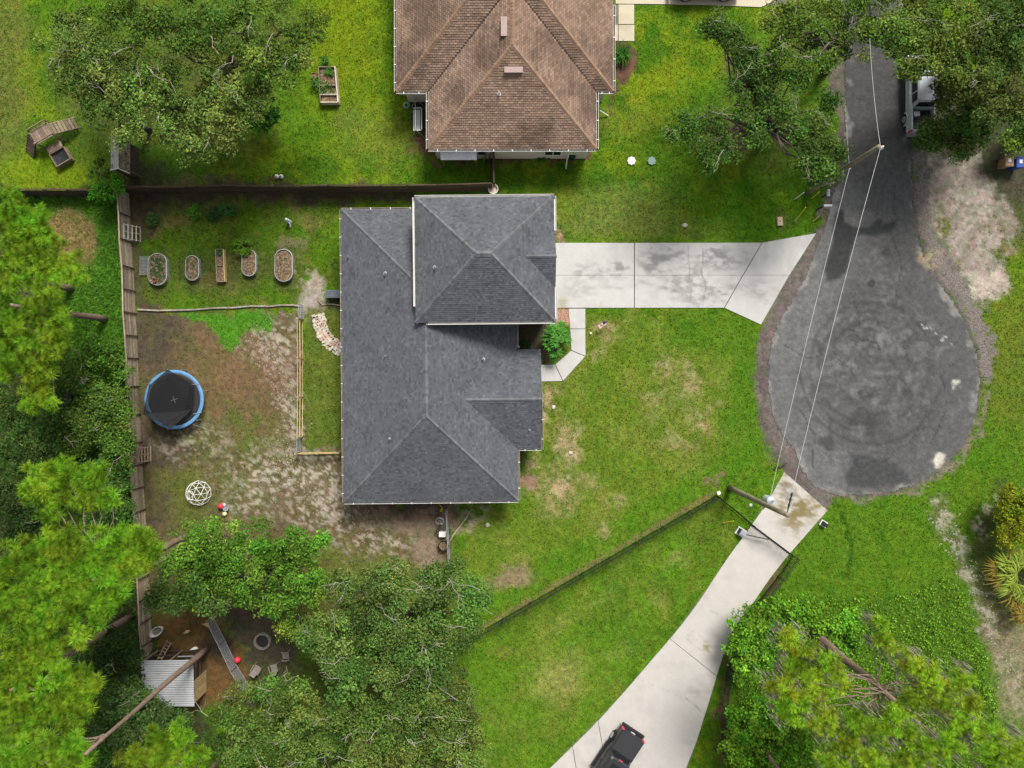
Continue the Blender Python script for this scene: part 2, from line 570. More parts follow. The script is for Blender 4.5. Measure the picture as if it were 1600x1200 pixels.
    lay(SAND, yard2 * sandm * sst(.515, .595, fbm(PX / 6 + PY * .04, PY / 4.6, 53, 3)) * .95, 0)
    lay((0.06, 0.05, 0.04), yard2 * sst(.58, .72, sp) * .35 * (1 - sandm))
    lay((0.058, 0.165, 0.012), reg([(275, 488), (330, 487), (432, 484), (420, 500), (385, 525), (365, 540), (335, 520), (300, 505)], 5), 1)
    lay((0.19, 0.14, 0.10), np.maximum(blob(X, Y, 640, 815, 70, 16), blob(X, Y, 672, 860, 22, 34)) * .85, 0)
    lay((0.075, 0.05, 0.04), blob(X, Y, 640, 795, 70, 7) * .7, 0)
    lay((0.30, 0.24, 0.17), blob(X, Y, 745, 812, 38, 22) * sst(.38, .55, n3) * .8, .2)
    # coop yard
    coop = reg([(240, 960), (345, 955), (385, 1040), (400, 1100), (250, 1110)], 8)
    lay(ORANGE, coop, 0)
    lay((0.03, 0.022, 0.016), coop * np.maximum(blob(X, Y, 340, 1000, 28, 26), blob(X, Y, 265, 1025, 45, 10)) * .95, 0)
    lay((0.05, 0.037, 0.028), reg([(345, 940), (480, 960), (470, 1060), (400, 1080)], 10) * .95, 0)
    lay((0.05, 0.06, 0.015), reg([(400, 1040), (700, 1000), (760, 1300), (330, 1300)], 20) * .8, .5)
    # front lawn
    front = reg([(850, 600), (918, 488), (1135, 486), (1200, 515), (1192, 670), (1212, 715), (1118, 766), (705, 1005), (705, 870), (770, 785), (812, 785)], 7)
    lay((0.096, 0.142, 0.014), front * .85)
    lay((0.140, 0.162, 0.030), front * sst(.48, .64, fbm(PX / 45, PY / 45, 91)) * .55)
    lay((0.075, 0.125, 0.012), front * sst(.50, .62, fbm(PX / 33, PY / 33, 97)) * .65)
    lay((0.052, 0.130, 0.006), blob(X, Y, 1120, 520, 90, 35) * .75)
    lay((0.052, 0.130, 0.006), blob(X, Y, 1165, 640, 30, 110) * .75)
    lay((0.055, 0.140, 0.006), (1 - sst(8, 30, ldist(PX, PY, [(700, 985), (1110, 745), (1200, 690)]))) * .65)
    for cx, cy, rx, ry, a in ((890, 690, 15, 28, .8), (888, 706, 10, 8, .9), (875, 755, 40, 22, .75), (870, 790, 25, 20, .4), (1075, 600, 22, 16, .55), (1090, 650, 20, 18, .5),
                              (1060, 690, 26, 9, .6), (1105, 655, 10, 12, .7), (960, 790, 22, 12, .45), (1040, 570, 12, 16, .5), (950, 520, 22, 18, .5), (1020, 625, 26, 20, .35), (865, 630, 10, 15, .8),
                              (850, 650, 8, 25, .8), (835, 715, 14, 12, .6), (930, 550, 14, 10, .4), (942, 830, 14, 8, .5), (1075, 575, 8, 12, .6), (860, 615, 18, 6, .5)):
        lay(TAN, front * blob(X, Y, cx, cy, rx, ry, .8) * a * (.5 + .8 * sst(.4, .6, n3)), .6)
    lay((0.19, 0.14, 0.085), blob(X, Y, 800, 908, 38, 15, .7, -.3) * .85, .2)
    lay((0.16, 0.10, 0.07), blob(X, Y, 1122, 745, 13, 6, .6, -.3) * .8, .3)
    lay((0.16, 0.10, 0.06), (1 - sst(1, 4, ldist(PX, PY, [(712, 1004), (1112, 772)]))) * .8, .2)
    # fenced lawn
    fl = reg([(712, 1015), (1118, 776), (1172, 820), (1150, 850), (870, 1205), (720, 1300)], 5)
    lay((0.078, 0.152, 0.010), fl * .85)
    lay((0.064, 0.122, 0.010), fl * sst(.46, .60, fbm(PX / 40, PY / 40, 61)) * .85)
    lay((0.105, 0.140, 0.018), fl * sst(.54, .68, fbm(PX / 30, PY / 30, 63)) * .6)
    for cx, cy, rx, ry, a in ((870, 1055, 40, 32, .75), (1060, 880, 25, 10, .6), (1025, 935, 12, 18, .5), (870, 975, 26, 12, .35), (940, 930, 22, 8, .3), (960, 1020, 16, 8, .3)):
        lay((0.20, 0.20, 0.055), fl * blob(X, Y, cx, cy, rx, ry, .9, -.6) * a, .8)
    # right verge and corner
    rl = reg([(1300, 775), (1380, 778), (1480, 735), (1540, 650), (1560, 560), (1800, 500), (1800, 1400), (1130, 1400), (1200, 930)], 8)
    lay((0.066, 0.132, 0.008), rl * .75)
    lay((0.042, 0.115, 0.006), rl * sst(.48, .62, n2) * .5)
    lay((0.09, 0.115, 0.015), blob(X, Y, 1580, 560, 55, 110) * .75)
    lay((0.05, 0.062, 0.02), blob(X, Y, 1585, 330, 40, 60) * .85, .7)
    lay((0.026, 0.07, 0.005), (1 - sst(1, 7, ldist(X, Y, [(1298, 775), (1322, 825), (1330, 870), (1322, 900)]))) * .8)
    lay((0.028, 0.085, 0.005), (1 - sst(1, 8, ldist(X, Y, [(1385, 830), (1390, 900), (1400, 950)]))) * .5)
    lay((0.05, 0.06, 0.02), (1 - sst(10, 40, ldist(X, Y, [(1575, 780), (1540, 860), (1560, 960), (1600, 1060)]))) * .8, .5)
    trk = 1 - sst(4, 22, ldist(X, Y, [(1465, 790), (1480, 830), (1500, 870), (1530, 930), (1560, 1000), (1590, 1080), (1630, 1150)]))
    lay((0.10, 0.10, 0.05), trk * .6, .5)
    lay((0.33, 0.29, 0.24), trk * sst(.5, .64, n3) * .55, .2)
    lay((0.18, 0.16, 0.09), blob(X, Y, 1590, 1040, 45, 90) * .75, .4)
    lay((0.30, 0.27, 0.2), blob(X, Y, 1535, 815, 10, 25, .8, .4) * sst(.42, .6, n3), .2)
    # sand and gravel right of the road
    lay((0.05, 0.045, 0.03), reg([(1420, 120), (1600, 120), (1700, 250), (1600, 330), (1440, 260)], 14) * .9, .2)
    sand = reg([(1438, 235), (1520, 235), (1560, 290), (1585, 350), (1575, 380), (1560, 395), (1568, 450), (1545, 480), (1510, 440), (1480, 400), (1455, 345), (1442, 300)], 10)
    lay((0.195, 0.168, 0.135), sand, 0)
    lay((0.275, 0.240, 0.195), sand * sst(.44, .62, fbm((PX + .5 * PY) / 14, (PY - .5 * PX) / 40, 87)) * .8, 0)
    lay((0.36, 0.31, 0.25), blob(X, Y, 1535, 447, 34, 24, .4) * .9, 0)
    lay((0.10, 0.085, 0.06), sand * sst(.56, .66, n3) * .6, .2)
    lay((0.10, 0.10, 0.03), blob(X, Y, 1565, 370, 32, 22) * sst(.4, .6, n3) * .9, .6)
    lay((0.095, 0.105, 0.02), blob(X, Y, 1475, 345, 10, 26) * sst(.35, .55, n3) * .9, .6)
    edge = [(1432, 230), (1438, 300), (1444, 360), (1462, 405), (1490, 440), (1515, 480), (1535, 530), (1540, 590)]
    lay(GRAVEL, (1 - sst(9, 16, ldist(X, Y, edge))) * .95, 0)
    lay((0.085, 0.072, 0.062), (1 - sst(2, 8, np.abs(sdist(PX, PY, ROAD)))) * (PY > 60) * .85, .05)
    lay((0.30, 0.25, 0.15), blob(X, Y, 1455, 410, 9, 16) * .8, 0)
    # worn soil at the road's edges
    lay((0.105, 0.085, 0.075), (1 - sst(6, 12, ldist(X, Y, [(1310, 60), (1316, 200), (1300, 290), (1285, 340)]))) * .9, 0)
    lay((0.12, 0.098, 0.09), (1 - sst(10, 20, ldist(PX, PY, [(1284, 370), (1250, 430), (1215, 490), (1198, 540), (1195, 610), (1205, 665), (1225, 705), (1250, 745), (1285, 780)]))) * .95, 0)
    lay((0.075, 0.06, 0.055), (1 - sst(3, 8, ldist(X, Y, [(1190, 520), (1192, 660), (1220, 715), (1262, 770)]))) * .6, 0)
    lay((0.15, 0.12, 0.095), (1 - sst(2, 8, ldist(X, Y, [(1300, 776), (1380, 776), (1440, 760), (1490, 722), (1522, 680), (1540, 620)]))) * .8, .2)
    # beds by the grey house
    lay((0.055, 0.04, 0.028), reg([(805, 503), (872, 503), (872, 555), (850, 576), (842, 580), (805, 550)], 3, False) * .95, 0)
    lay((0.29, 0.165, 0.12), np.maximum(reg([(868, 483), (889, 483), (889, 508), (868, 510)], 2, False), reg([(866, 348), (876, 350), (888, 378), (866, 378)], 3)) * (.45 + .8 * (n3 > .5)), 0)
    lay((0.27, 0.15, 0.12), blob(X, Y, 818, 750, 13, 12) * .85, 0)
    lay((0.05, 0.04, 0.025), blob(PX, PY, 815, 712, 10, 14) * .6)
    # strip right of the second driveway
    lay((0.10, 0.062, 0.035), (1 - sst(3, 8, ldist(X, Y, [(1225, 880), (1180, 945), (1150, 1000), (1130, 1060), (1125, 1180)]))) * .9, .1)
    vine = reg([(1200, 925), (1290, 935), (1400, 930), (1480, 900), (1520, 960), (1560, 1080), (1560, 1300), (1120, 1300), (1140, 1040)], 10)
    lay((0.055, 0.115, 0.010), vine * .85, .8)
    for hp in HARD[1:5]:
        lay((0.15, 0.14, 0.125), 1 - sst(-3, 0, sdist(PX, PY, hp)), 0)
    # lawn blemishes everywhere
    n4 = fbm(PX / 4.2, PY / 4.2, 43, 2)
    col = col * (0.70 + 0.36 * n3[..., None] + 0.26 * n4[..., None])
    col = col * (1 + np.array([.28, 0, .2]) * (fbm(PX / 13, PY / 13, 47, 3)[..., None] - .5) * 1.6)
    g_ = sst(0.0, .035, col[..., 1] - col[..., 0])[..., None]
    col = col * (1 + g_ * np.array([.0, .015, -.08]))
    # plain lawn well outside the photographed plot
    far = np.clip(np.maximum(np.maximum(-100 - PX, PX - 1700), np.maximum(-100 - PY, PY - 1300)) / 120, 0, 1)
    col = mixc(col, (0.072, 0.122, 0.012), far)
    return np.clip(col, 0.004, 0.8), np.clip(den, 0, 1)


# ------------------------------------------------------------------ numpy mesh from arrays
def np_mesh(name, verts, faces, mat, vcol=None, smooth=False):
    """verts (n,3), faces (m,k) all of one size, vcol (n,3)."""
    me = bpy.data.meshes.new(name)
    n, (m, k) = len(verts), faces.shape
    me.vertices.add(n)
    me.vertices.foreach_set('co', np.ascontiguousarray(verts, np.float32).ravel())
    me.loops.add(m * k)
    me.loops.foreach_set('vertex_index', np.ascontiguousarray(faces, np.int32).ravel())
    me.polygons.add(m)
    me.polygons.foreach_set('loop_start', np.arange(0, m * k, k, dtype=np.int32))
    me.polygons.foreach_set('loop_total', np.full(m, k, np.int32))
    if smooth: me.polygons.foreach_set('use_smooth', np.ones(m, bool))
    if vcol is not None:
        at = me.color_attributes.new('Col', 'FLOAT_COLOR', 'POINT')
        at.data.foreach_set('color', np.concatenate([vcol, np.ones((n, 1))], 1).astype(np.float32).ravel())
    me.materials.append(mat)
    me.update(calc_edges=True)
    return me


def unit(v):
    return v / (np.linalg.norm(v, axis=-1, keepdims=True) + 1e-9)


# ------------------------------------------------------------------ ground
gx = np.concatenate([[-9000, -4000, -2000, -1200, -700, -450, -300, -200, -140], np.arange(-100, 1701, 3.4), [1740, 1800, 1900, 2050, 2300, 2800, 3600, 6000, 10000]])
gy = np.concatenate([[-9000, -4000, -2000, -1200, -700, -450, -300, -200, -140], np.arange(-100, 1301, 3.4), [1340, 1400, 1500, 1650, 1900, 2400, 3200, 6000, 10000]])
GX, GY = np.meshgrid(gx, gy)
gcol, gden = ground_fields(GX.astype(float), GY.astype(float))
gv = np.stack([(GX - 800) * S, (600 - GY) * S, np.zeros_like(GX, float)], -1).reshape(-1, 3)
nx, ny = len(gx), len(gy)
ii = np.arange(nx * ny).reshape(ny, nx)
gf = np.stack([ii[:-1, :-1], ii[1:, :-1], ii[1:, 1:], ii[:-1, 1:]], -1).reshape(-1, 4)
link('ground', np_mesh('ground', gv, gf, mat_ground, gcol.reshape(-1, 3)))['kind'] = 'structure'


def sheet(poly_xy, res, jitter=0.0, seed=1):
    """Grid triangulation of a polygon: returns verts (n,2), triangles."""
    rng = random.Random(seed)
    bnd = []
    n = len(poly_xy)
    for i in range(n):
        a = Vector(poly_xy[i][:2]); b = Vector(poly_xy[(i + 1) % n][:2])
        k = max(1, int((b - a).length / res))
        for j in range(k):
            p = a.lerp(b, j / k)
            if jitter and j: p = p + Vector((rng.uniform(-jitter, jitter), rng.uniform(-jitter, jitter)))
            bnd.append(p)
    xs = [p.x for p in bnd]; ys = [p.y for p in bnd]
    X, Y = np.meshgrid(np.arange(min(xs), max(xs), res), np.arange(min(ys), max(ys), res))
    sd_ = sdist(X, Y, [(p.x, p.y) for p in bnd])
    inn = [Vector((x, y)) for x, y in zip(X[sd_ < -res * .5], Y[sd_ < -res * .5])]
    out = delaunay_2d_cdt(bnd + inn, [], [list(range(len(bnd)))], 1, 1e-4)
    return np.array([(v.x, v.y) for v in out[0]]), np.array([f for f in out[2]]), bnd


def slab(name, poly_px, z0, z1, colfn, mat, parent=None, res=0.35, jitter=0.0, seed=1):
    poly = ccw([tuple(W(px, py, z1)[:2]) for px, py in poly_px])
    v2, tri, bnd = sheet(poly, res, jitter, seed)
    k = (CAM_H - z1) / CAM_H
    PX = v2[:, 0] / S / k + 800; PY = 600 - v2[:, 1] / S / k
    c = colfn(PX, PY)
    v = np.concatenate([v2, np.full((len(v2), 1), z1)], 1)
    # orient up
    a, b, d = v2[tri[:, 0]], v2[tri[:, 1]], v2[tri[:, 2]]
    s = (b[:, 0] - a[:, 0]) * (d[:, 1] - a[:, 1]) - (b[:, 1] - a[:, 1]) * (d[:, 0] - a[:, 0])
    tri = np.where((s < 0)[:, None], tri[:, ::-1], tri)
    # skirt
    nb = len(bnd); n0 = len(v)
    bv = np.array([(p.x, p.y, z1) for p in bnd]); bl = bv.copy(); bl[:, 2] = z0
    bc = colfn(bv[:, 0] / S / k + 800, 600 - bv[:, 1] / S / k)
    i = np.arange(nb); j = (i + 1) % nb
    sk = np.concatenate([np.stack([n0 + nb + i, n0 + nb + j, n0 + j], 1), np.stack([n0 + nb + i, n0 + j, n0 + i], 1)])
    v = np.concatenate([v, bv, bl]); c = np.concatenate([c, bc, bc])
    me = np_mesh(name, v, np.concatenate([tri, sk]), mat, c)
    return link(name, me, parent)


# ------------------------------------------------------------------ road



def asphalt_col(PX, PY):
    w1 = (fbm(PX / 25, PY / 25, 13) - .5) * 34
    w2 = (fbm(PX / 25, PY / 25, 15) - .5) * 34
    X, Y = PX + w1, PY + w2
    n2 = fbm(PX / 22, PY / 22, 25); n3 = fbm(PX / 6, PY / 6, 27, 3)
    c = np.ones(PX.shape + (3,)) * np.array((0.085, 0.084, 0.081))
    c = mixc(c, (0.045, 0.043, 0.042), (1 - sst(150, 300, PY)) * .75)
    c = mixc(c, (0.125, 0.124, 0.12), (1 - sst(30, 75, ldist(PX, PY, [(1300, 330), (1262, 470), (1225, 560), (1230, 640), (1270, 730)]))) * .85)
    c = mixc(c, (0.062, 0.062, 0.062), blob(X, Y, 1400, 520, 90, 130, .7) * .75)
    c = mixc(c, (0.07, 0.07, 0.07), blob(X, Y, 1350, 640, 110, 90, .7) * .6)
    r = np.hypot(X - 1362, (Y - 575) * .95)
    r = np.hypot(PX + .22 * w1 - 1362, (PY + .22 * w2 - 575) * .95)
    ang = np.arctan2(PY - 575, PX - 1362)
    rings = np.zeros(PX.shape)
    for q_, (r0, wd_) in enumerate(((30, 2.2), (44, 3), (57, 2.5), (70, 3.5), (84, 2.5), (97, 3), (112, 2.5))):
        rings = np.maximum(rings, np.exp(-((r - r0) / wd_) ** 2) * sst(.35, .6, fbm(ang * 1.3 + q_ * 3.7, r * 0 + q_, 35, 2)))
    c = mixc(c, (0.034, 0.034, 0.034), rings * .5)
    rings = 0 * rings
    n5 = fbm(PX / 11, PY / 11, 29, 5)
    c = mixc(c, (0.150, 0.147, 0.142), sst(.44, .80, n5) * blob(X, Y, 1370, 560, 90, 80, .6) * .6)
    c = mixc(c, (0.16, 0.155, 0.15), sst(.52, .70, n2) * blob(X, Y, 1380, 545, 70, 50, .6) * .45)
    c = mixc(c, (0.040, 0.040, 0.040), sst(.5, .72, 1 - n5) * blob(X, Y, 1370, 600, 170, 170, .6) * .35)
    c = mixc(c, (0.19, 0.185, 0.175), sst(.60, .75, fbm(PX / 15 + 40, PY / 15, 33, 4)) * blob(X, Y, 1370, 560, 150, 190, .5) * .3)
    for cl in ([(1225, 540), (1262, 560), (1300, 552), (1330, 575)], [(1450, 640), (1420, 690), (1395, 705), (1370, 745)], [(1500, 560), (1470, 590), (1480, 640), (1455, 690)], [(1330, 455), (1345, 500), (1338, 540)], [(1250, 640), (1275, 680), (1270, 730)], [(1400, 300), (1390, 360), (1410, 420), (1400, 470)]):
        c = mixc(c, (0.03, 0.03, 0.03), (1 - sst(.3, 1.3, ldist(PX + .3 * w1, PY + .3 * w2, cl))) * .7)
    patch = [(1308, 322), (1318, 330), (1322, 345), (1340, 354), (1362, 352), (1372, 342), (1382, 343), (1380, 352), (1400, 345), (1392, 362), (1370, 368), (1345, 366), (1335, 372), (1326, 414), (1312, 436), (1292, 438), (1288, 420), (1298, 392), (1302, 360)]
    c = mixc(c, (0.034, 0.035, 0.035), 1 - sst(-4, 4, sdist(PX + w1 * .25, PY + w2 * .25, patch)))
    patch2 = [(1320, 748), (1333, 708), (1350, 712), (1385, 716), (1418, 740), (1422, 750), (1400, 756), (1370, 762), (1325, 760)]
    c = mixc(c, (0.045, 0.046, 0.047), (1 - sst(-5, 5, sdist(PX + w1 * .4, PY + w2 * .4, patch2))) * .9)
    for bx, by, br in ((1281, 550, 11), (1380, 392, 9), (1362, 615, 8), (1290, 690, 9), (1420, 610, 9), (1345, 620, 5), (1340, 652, 14), (1362, 668, 14)):
        c = mixc(c, (0.045, 0.045, 0.045), blob(X, Y, bx, by, br, br, .4) * .8)
    c = mixc(c, (0.20, 0.19, 0.175), sst(-9, -1, sdist(X, Y, ROAD)) * sst(.35, .6, n2) * .8)
    c = mixc(c, (0.45, 0.42, 0.36), np.maximum(blob(X, Y, 1470, 718, 9, 10, .3), blob(X, Y, 1492, 607, 10, 6, .4) * .8))
    c = mixc(c, (0.27, 0.22, 0.14), blob(X, Y, 1445, 410, 12, 14, .5) * .8)
    crack = (1 - sst(.4, 1.6, ldist(X, Y, [(1440, 512), (1465, 525), (1500, 540)]))) * .8
    c = mixc(c, (0.4, 0.39, 0.37), crack * sst(.4, .6, n3))
    ln = 1 - sst(.5, 1.8, ldist(X, Y, [(1310, 515), (1365, 527), (1380, 540)]))
    c = mixc(c, (0.03, 0.03, 0.03), ln * .8)
    return np.clip(c * (0.78 + .44 * n3[..., None]), .01, .8)


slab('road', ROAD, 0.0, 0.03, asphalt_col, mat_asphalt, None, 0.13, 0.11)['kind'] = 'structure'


# ------------------------------------------------------------------ concrete
def conc_col(base, stains=(), lines=(), marks=0.35, seed=0):
    def f(PX, PY):
        w1 = (fbm(PX / 14, PY / 14, 63 + seed) - .5) * 20
        w2 = (fbm(PX / 14, PY / 14, 65 + seed) - .5) * 20
        X, Y = PX + w1, PY + w2
        n = fbm(PX / 20, PY / 20, 67 + seed); n3 = fbm(PX / 5, PY / 5, 69 + seed, 3)
        c = np.ones(PX.shape + (3,)) * np.asarray(base)
        c = mixc(c, np.asarray(base) * .62, sst(.52, .75, n) * marks)
        for cx, cy, rx, ry, a, cc in stains:
            c = mixc(c, cc, blob(X, Y, cx, cy, rx, ry, .8) * a * (.15 + 1.1 * sst(.36, .66, fbm(PX / 11, PY / 5, 75 + seed, 4))))
        for line, wd, a, cc in lines:
            c = mixc(c, cc, (1 - sst(.3, wd, ldist(PX + w1 * .15, PY + w2 * .15, line))) * a)
        return np.clip(c * (.94 + .12 * n3[..., None]), 0.02, .8)
    return f


CW = (0.43, 0.418, 0.396)
GST = (0.20, 0.195, 0.185)
drive = thing('driveway', None, None, W(1040, 430))
drive['kind'] = 'structure'
st1 = [(940, 422, 40, 9, .5, GST), (960, 420, 14, 5, .5, GST), (985, 445, 30, 5, .35, GST), (1030, 405, 26, 18, .55, GST), (1020, 415, 14, 14, .6, GST), (1055, 395, 18, 14, .45, GST), (1118, 400, 20, 18, .7, GST),
       (1122, 455, 22, 12, .5, GST), (1050, 448, 14, 14, .55, GST), (1080, 440, 22, 30, .45, GST), (1150, 405, 20, 10, .4, GST), (1095, 470, 26, 8, .35, GST), (905, 450, 22, 14, .25, GST), (880, 475, 7, 6, .4, (0.3, 0.24, 0.15)), (1190, 455, 26, 16, .3, GST)]
crk = [([(1076, 382), (1077, 420), (1080, 470)], 1.3, .6, (0.2, 0.19, 0.18)), ([(1097, 384), (1099, 405), (1096, 428), (1103, 445), (1099, 478)], 1.3, .7, (0.15, 0.145, 0.14)), ([(1160, 445), (1200, 470)], 1.4, .5, (0.25, 0.24, 0.22))]
cf = conc_col(CW, [(a_, b_, c_ * 1.1, d_ * 1.1, min(1, e_ * 1.35), f_) for a_, b_, c_, d_, e_, f_ in st1], crk, .25)
RES_D = 0.1
for poly in ([(866, 379.5), (990.5, 379.5), (990.5, 429.65), (866, 429.65)], [(866, 430.1), (990.5, 430.1), (990.5, 480.8), (866, 480.8)],
             [(992, 379.5), (1190, 379.2), (1160.5, 429.65), (992, 429.65)], [(992, 430.1), (1160, 430.1), (1131, 480.8), (992, 480.8)],
             [(1191.5, 379), (1275, 364.5), (1233.5, 429.65), (1162, 429.65)], [(1161.5, 430.1), (1233, 430.1), (1189, 507), (1132.5, 481)]):
    slab('concrete_slab', poly, 0.0, 0.06, cf, mat_concrete, drive, RES_D)

walk = thing('walkway', None, None, W(900, 540))
walk['kind'] = 'structure'
wf = conc_col((0.43, 0.417, 0.394), [(893, 520, 8, 14, .3, GST)], (), .2, 3)
for poly in ([(888.5, 482.3), (914.5, 482.3), (914.5, 513.3), (891, 513.3)], [(891, 514.2), (914.5, 514.2), (914.8, 556), (893, 547)],
             [(892.5, 548), (914, 557), (880, 594.5), (868, 569.5)], [(840, 570), (867, 570), (879, 595.3), (840, 596)]):
    slab('concrete_slab', poly, 0.0, 0.06, wf, mat_concrete, walk, 0.2)

D2 = [(0, 0)]
drive2 = thing('curved_driveway', None, None, W(1100, 980))
drive2['kind'] = 'structure'
MOSSC = (0.17, 0.135, 0.055)
cf2 = conc_col((0.432, 0.405, 0.37), [(1245, 795, 30, 26, .9, MOSSC), (1225, 755, 14, 18, .9, MOSSC), (1270, 795, 22, 14, .7, MOSSC), (1240, 820, 12, 22, .6, MOSSC), (1290, 795, 10, 8, .8, (0.2, 0.13, 0.05)), (1232, 770, 8, 16, .6, GST),
                                       (1105, 1013, 5, 9, .9, (0.24, 0.2, 0.1)), (1090, 1080, 16, 10, .25, GST), (1190, 850, 18, 10, .25, GST), (1100, 1095, 14, 6, .2, GST)],
               [([(1072, 997), (1082, 985), (1116, 1010), (1100, 1020), (1072, 997)], .9, .4, (0.25, 0.23, 0.2)), ([(1110, 954), (1152, 978)], .9, .45, GST), ([(1072, 1091), (1102, 1115)], 1.2, .7, GST), ([(1171, 822), (1228, 868)], .9, .3, GST), ([(985, 1056), (1072, 1091)], .8, .25, GST)], .2, 7)
def crom(pts, k=6):
    P = [pts[0]] + list(pts) + [pts[-1]]
    out = []
    for i in range(1, len(P) - 2):
        p0, p1_, p2_, p3 = [np.array(q, float) for q in P[i - 1:i + 3]]
        for j in range(k):
            u = j / k
            out.append(tuple(.5 * (2 * p1_ + (p2_ - p0) * u + (2 * p0 - 5 * p1_ + 4 * p2_ - p3) * u * u + (3 * p1_ - p0 - 3 * p2_ + p3) * u ** 3)))
    return out + [tuple(pts[-1])]


LE = crom([(1226, 737), (1200, 783), (1175, 820), (1140, 868), (1117, 902), (1094, 937), (1070, 970), (1047, 998), (1017, 1033), (980, 1076), (935, 1126), (895, 1166), (860, 1200), (815, 1243)])
RE = crom([(1294, 797), (1279, 813), (1252, 844), (1227, 873), (1200, 908), (1176, 943), (1154, 972), (1140, 999), (1130, 1024), (1120, 1056), (1111, 1086), (1101, 1118), (1087, 1162), (1072, 1200), (1055, 1243)])
near = lambda E, q: min(range(len(E)), key=lambda i: (E[i][0] - q[0]) ** 2 + (E[i][1] - q[1]) ** 2)
cuts = [(0, 0)] + [(near(LE, a), near(RE, b)) for a, b in (((1047, 999), (1120, 1056)),)]
shift = lambda E, d: [(x + d[0], y + d[1]) for x, y in E]
polys = []
for (a0_, b0_), (a1_, b1_) in zip(cuts[:-1], cuts[1:]):
    g_ = (-.45, .65)
    polys.append(shift(LE[a0_:a0_ + 1], g_) + LE[a0_ + 1:a1_ + 1] + RE[b0_ + 1:b1_ + 1][::-1] + shift(RE[b0_:b0_ + 1], g_))
a5, b5 = cuts[-1]
i1, i2 = near(LE, (932, 1130)), near(LE, (895, 1166))
polys.append(shift(LE[a5:a5 + 1], (-.45, .65)) + LE[a5 + 1:i1 + 1] + [(955, 1245)] + RE[b5 + 1:][::-1] + shift(RE[b5:b5 + 1], (-.45, .65)))
polys.append(shift(LE[i1:i1 + 1], (-.8, .4)) + LE[i1 + 1:i2 + 1] + [(908, 1245), (953.8, 1245)])
polys.append(shift(LE[i2:i2 + 1], (-.8, .4)) + LE[i2 + 1:] + [(820, 1246), (906.8, 1245)])
for poly in polys:
    slab('concrete_slab', poly, 0.0, 0.06, cf2, mat_concrete, drive2, 0.15)

nwalk = thing('side_path', None, None, W(975, 35))
nwalk['kind'] = 'structure'
nf = conc_col((0.47, 0.42, 0.31), [(975, 40, 20, 20, .3, (0.3, 0.26, 0.18))], (), .2, 9)
for poly in ([(966.5, 7), (990.8, 7), (990.8, 37.5), (966.5, 37.5)], [(959, 38.8), (965.4, 38.8), (965.4, 63.5), (959, 63.5)], [(966.6, 38.8), (991, 38.8), (991, 64), (966.6, 64)]):
    slab('concrete_slab', poly, 0.0, 0.06, nf, mat_concrete, nwalk, 0.25)
slab('neighbour_driveway', [(962, 5.5), (1000, 6), (1090, 7), (1190, 11), (1230, -10), (1240, -160), (962, -160)], 0.0, 0.06, nf, mat_concrete, None, 0.5)['kind'] = 'structure'


# ------------------------------------------------------------------ roofs and houses
def clip_poly(poly, face):
    """Sutherland-Hodgman against the convex CCW polygon face."""
    out = poly
    n = len(face)
    for i in range(n):
        ax, ay = face[i]; bx, by = face[(i + 1) % n]
        inp, out = out, []
        if not inp: return []
        for k in range(len(inp)):
            p, q = inp[k], inp[(k + 1) % len(inp)]
            dp = (bx - ax) * (p[1] - ay) - (by - ay) * (p[0] - ax)
            dq = (bx - ax) * (q[1] - ay) - (by - ay) * (q[0] - ax)
            if dp >= 0: out.append(p)
            if (dp >= 0) != (dq >= 0):
                t = dp / (dp - dq)
                out.append((p[0] + t * (q[0] - p[0]), p[1] + t * (q[1] - p[1])))
    return out


def shingle_face(mb, deck, poly, pt, up, e, p, colfn, rng, expo=0.143, tab=(0.13, 0.26), lift=0.026, cover=1.0, slot=.006):
    """Courses of overlapping tabs on one roof slope; z = e + p * (distance up-slope from pt)."""
    ux, uy = up
    sx, sy = uy, -ux             # along the eave
    face = ccw([tuple(q) for q in poly])
    zf = lambda x, y: e + p * ((x - pt[0]) * ux + (y - pt[1]) * uy)
    n0 = len(face)
    deck.add([(x, y, zf(x, y) - 0.004) for x, y in face], [tuple(range(n0))])
    st = [((x - pt[0]) * sx + (y - pt[1]) * sy, (x - pt[0]) * ux + (y - pt[1]) * uy) for x, y in face]
    st = ccw(st)
    step = expo / math.sqrt(1 + p * p)
    t = min(q[1] for q in st); tmax = max(q[1] for q in st)
    smin = min(q[0] for q in st); smax = max(q[0] for q in st)
    row = 0
    while t < tmax:
        s = smin - rng.random() * tab[1] if tab[0] != tab[1] else smin - (row % 2) * tab[0] / 2
        while s < smax:
            w = rng.uniform(*tab)
            lf = lift * rng.uniform(.7, 1.25)
            c = clip_poly([(s, t), (s + w - slot, t), (s + w - slot, t + step * cover), (s, t + step * cover)], st)
            if len(c) >= 3:
                vs_, fs_ = [], []
                for a, b in c:
                    x = pt[0] + a * sx + b * ux; y = pt[1] + a * sy + b * uy
                    vs_.append((x, y, zf(x, y) + lf * (1 - .75 * (b - t) / step)))
                area2 = sum(vs_[i][0] * vs_[(i + 1) % len(vs_)][1] - vs_[(i + 1) % len(vs_)][0] * vs_[i][1] for i in range(len(vs_)))
                if abs(area2) > 2e-5:
                    idx = tuple(range(len(vs_)))
                    if area2 < 0: idx = idx[::-1]
                    fs_.append(idx)
                    low = [i for i, q in enumerate(c) if abs(q[1] - t) < 1e-6]
                    if len(low) == 2:
                        m = len(vs_)
                        for i in low:
                            vs_.append((vs_[i][0], vs_[i][1], zf(vs_[i][0], vs_[i][1]) - .002))
                        fs_.append((low[0], low[1], m + 1, m))
                    mb.add(vs_, fs_, colfn(rng, row, vs_[0]))
            s += w
        t += step
        row += 1


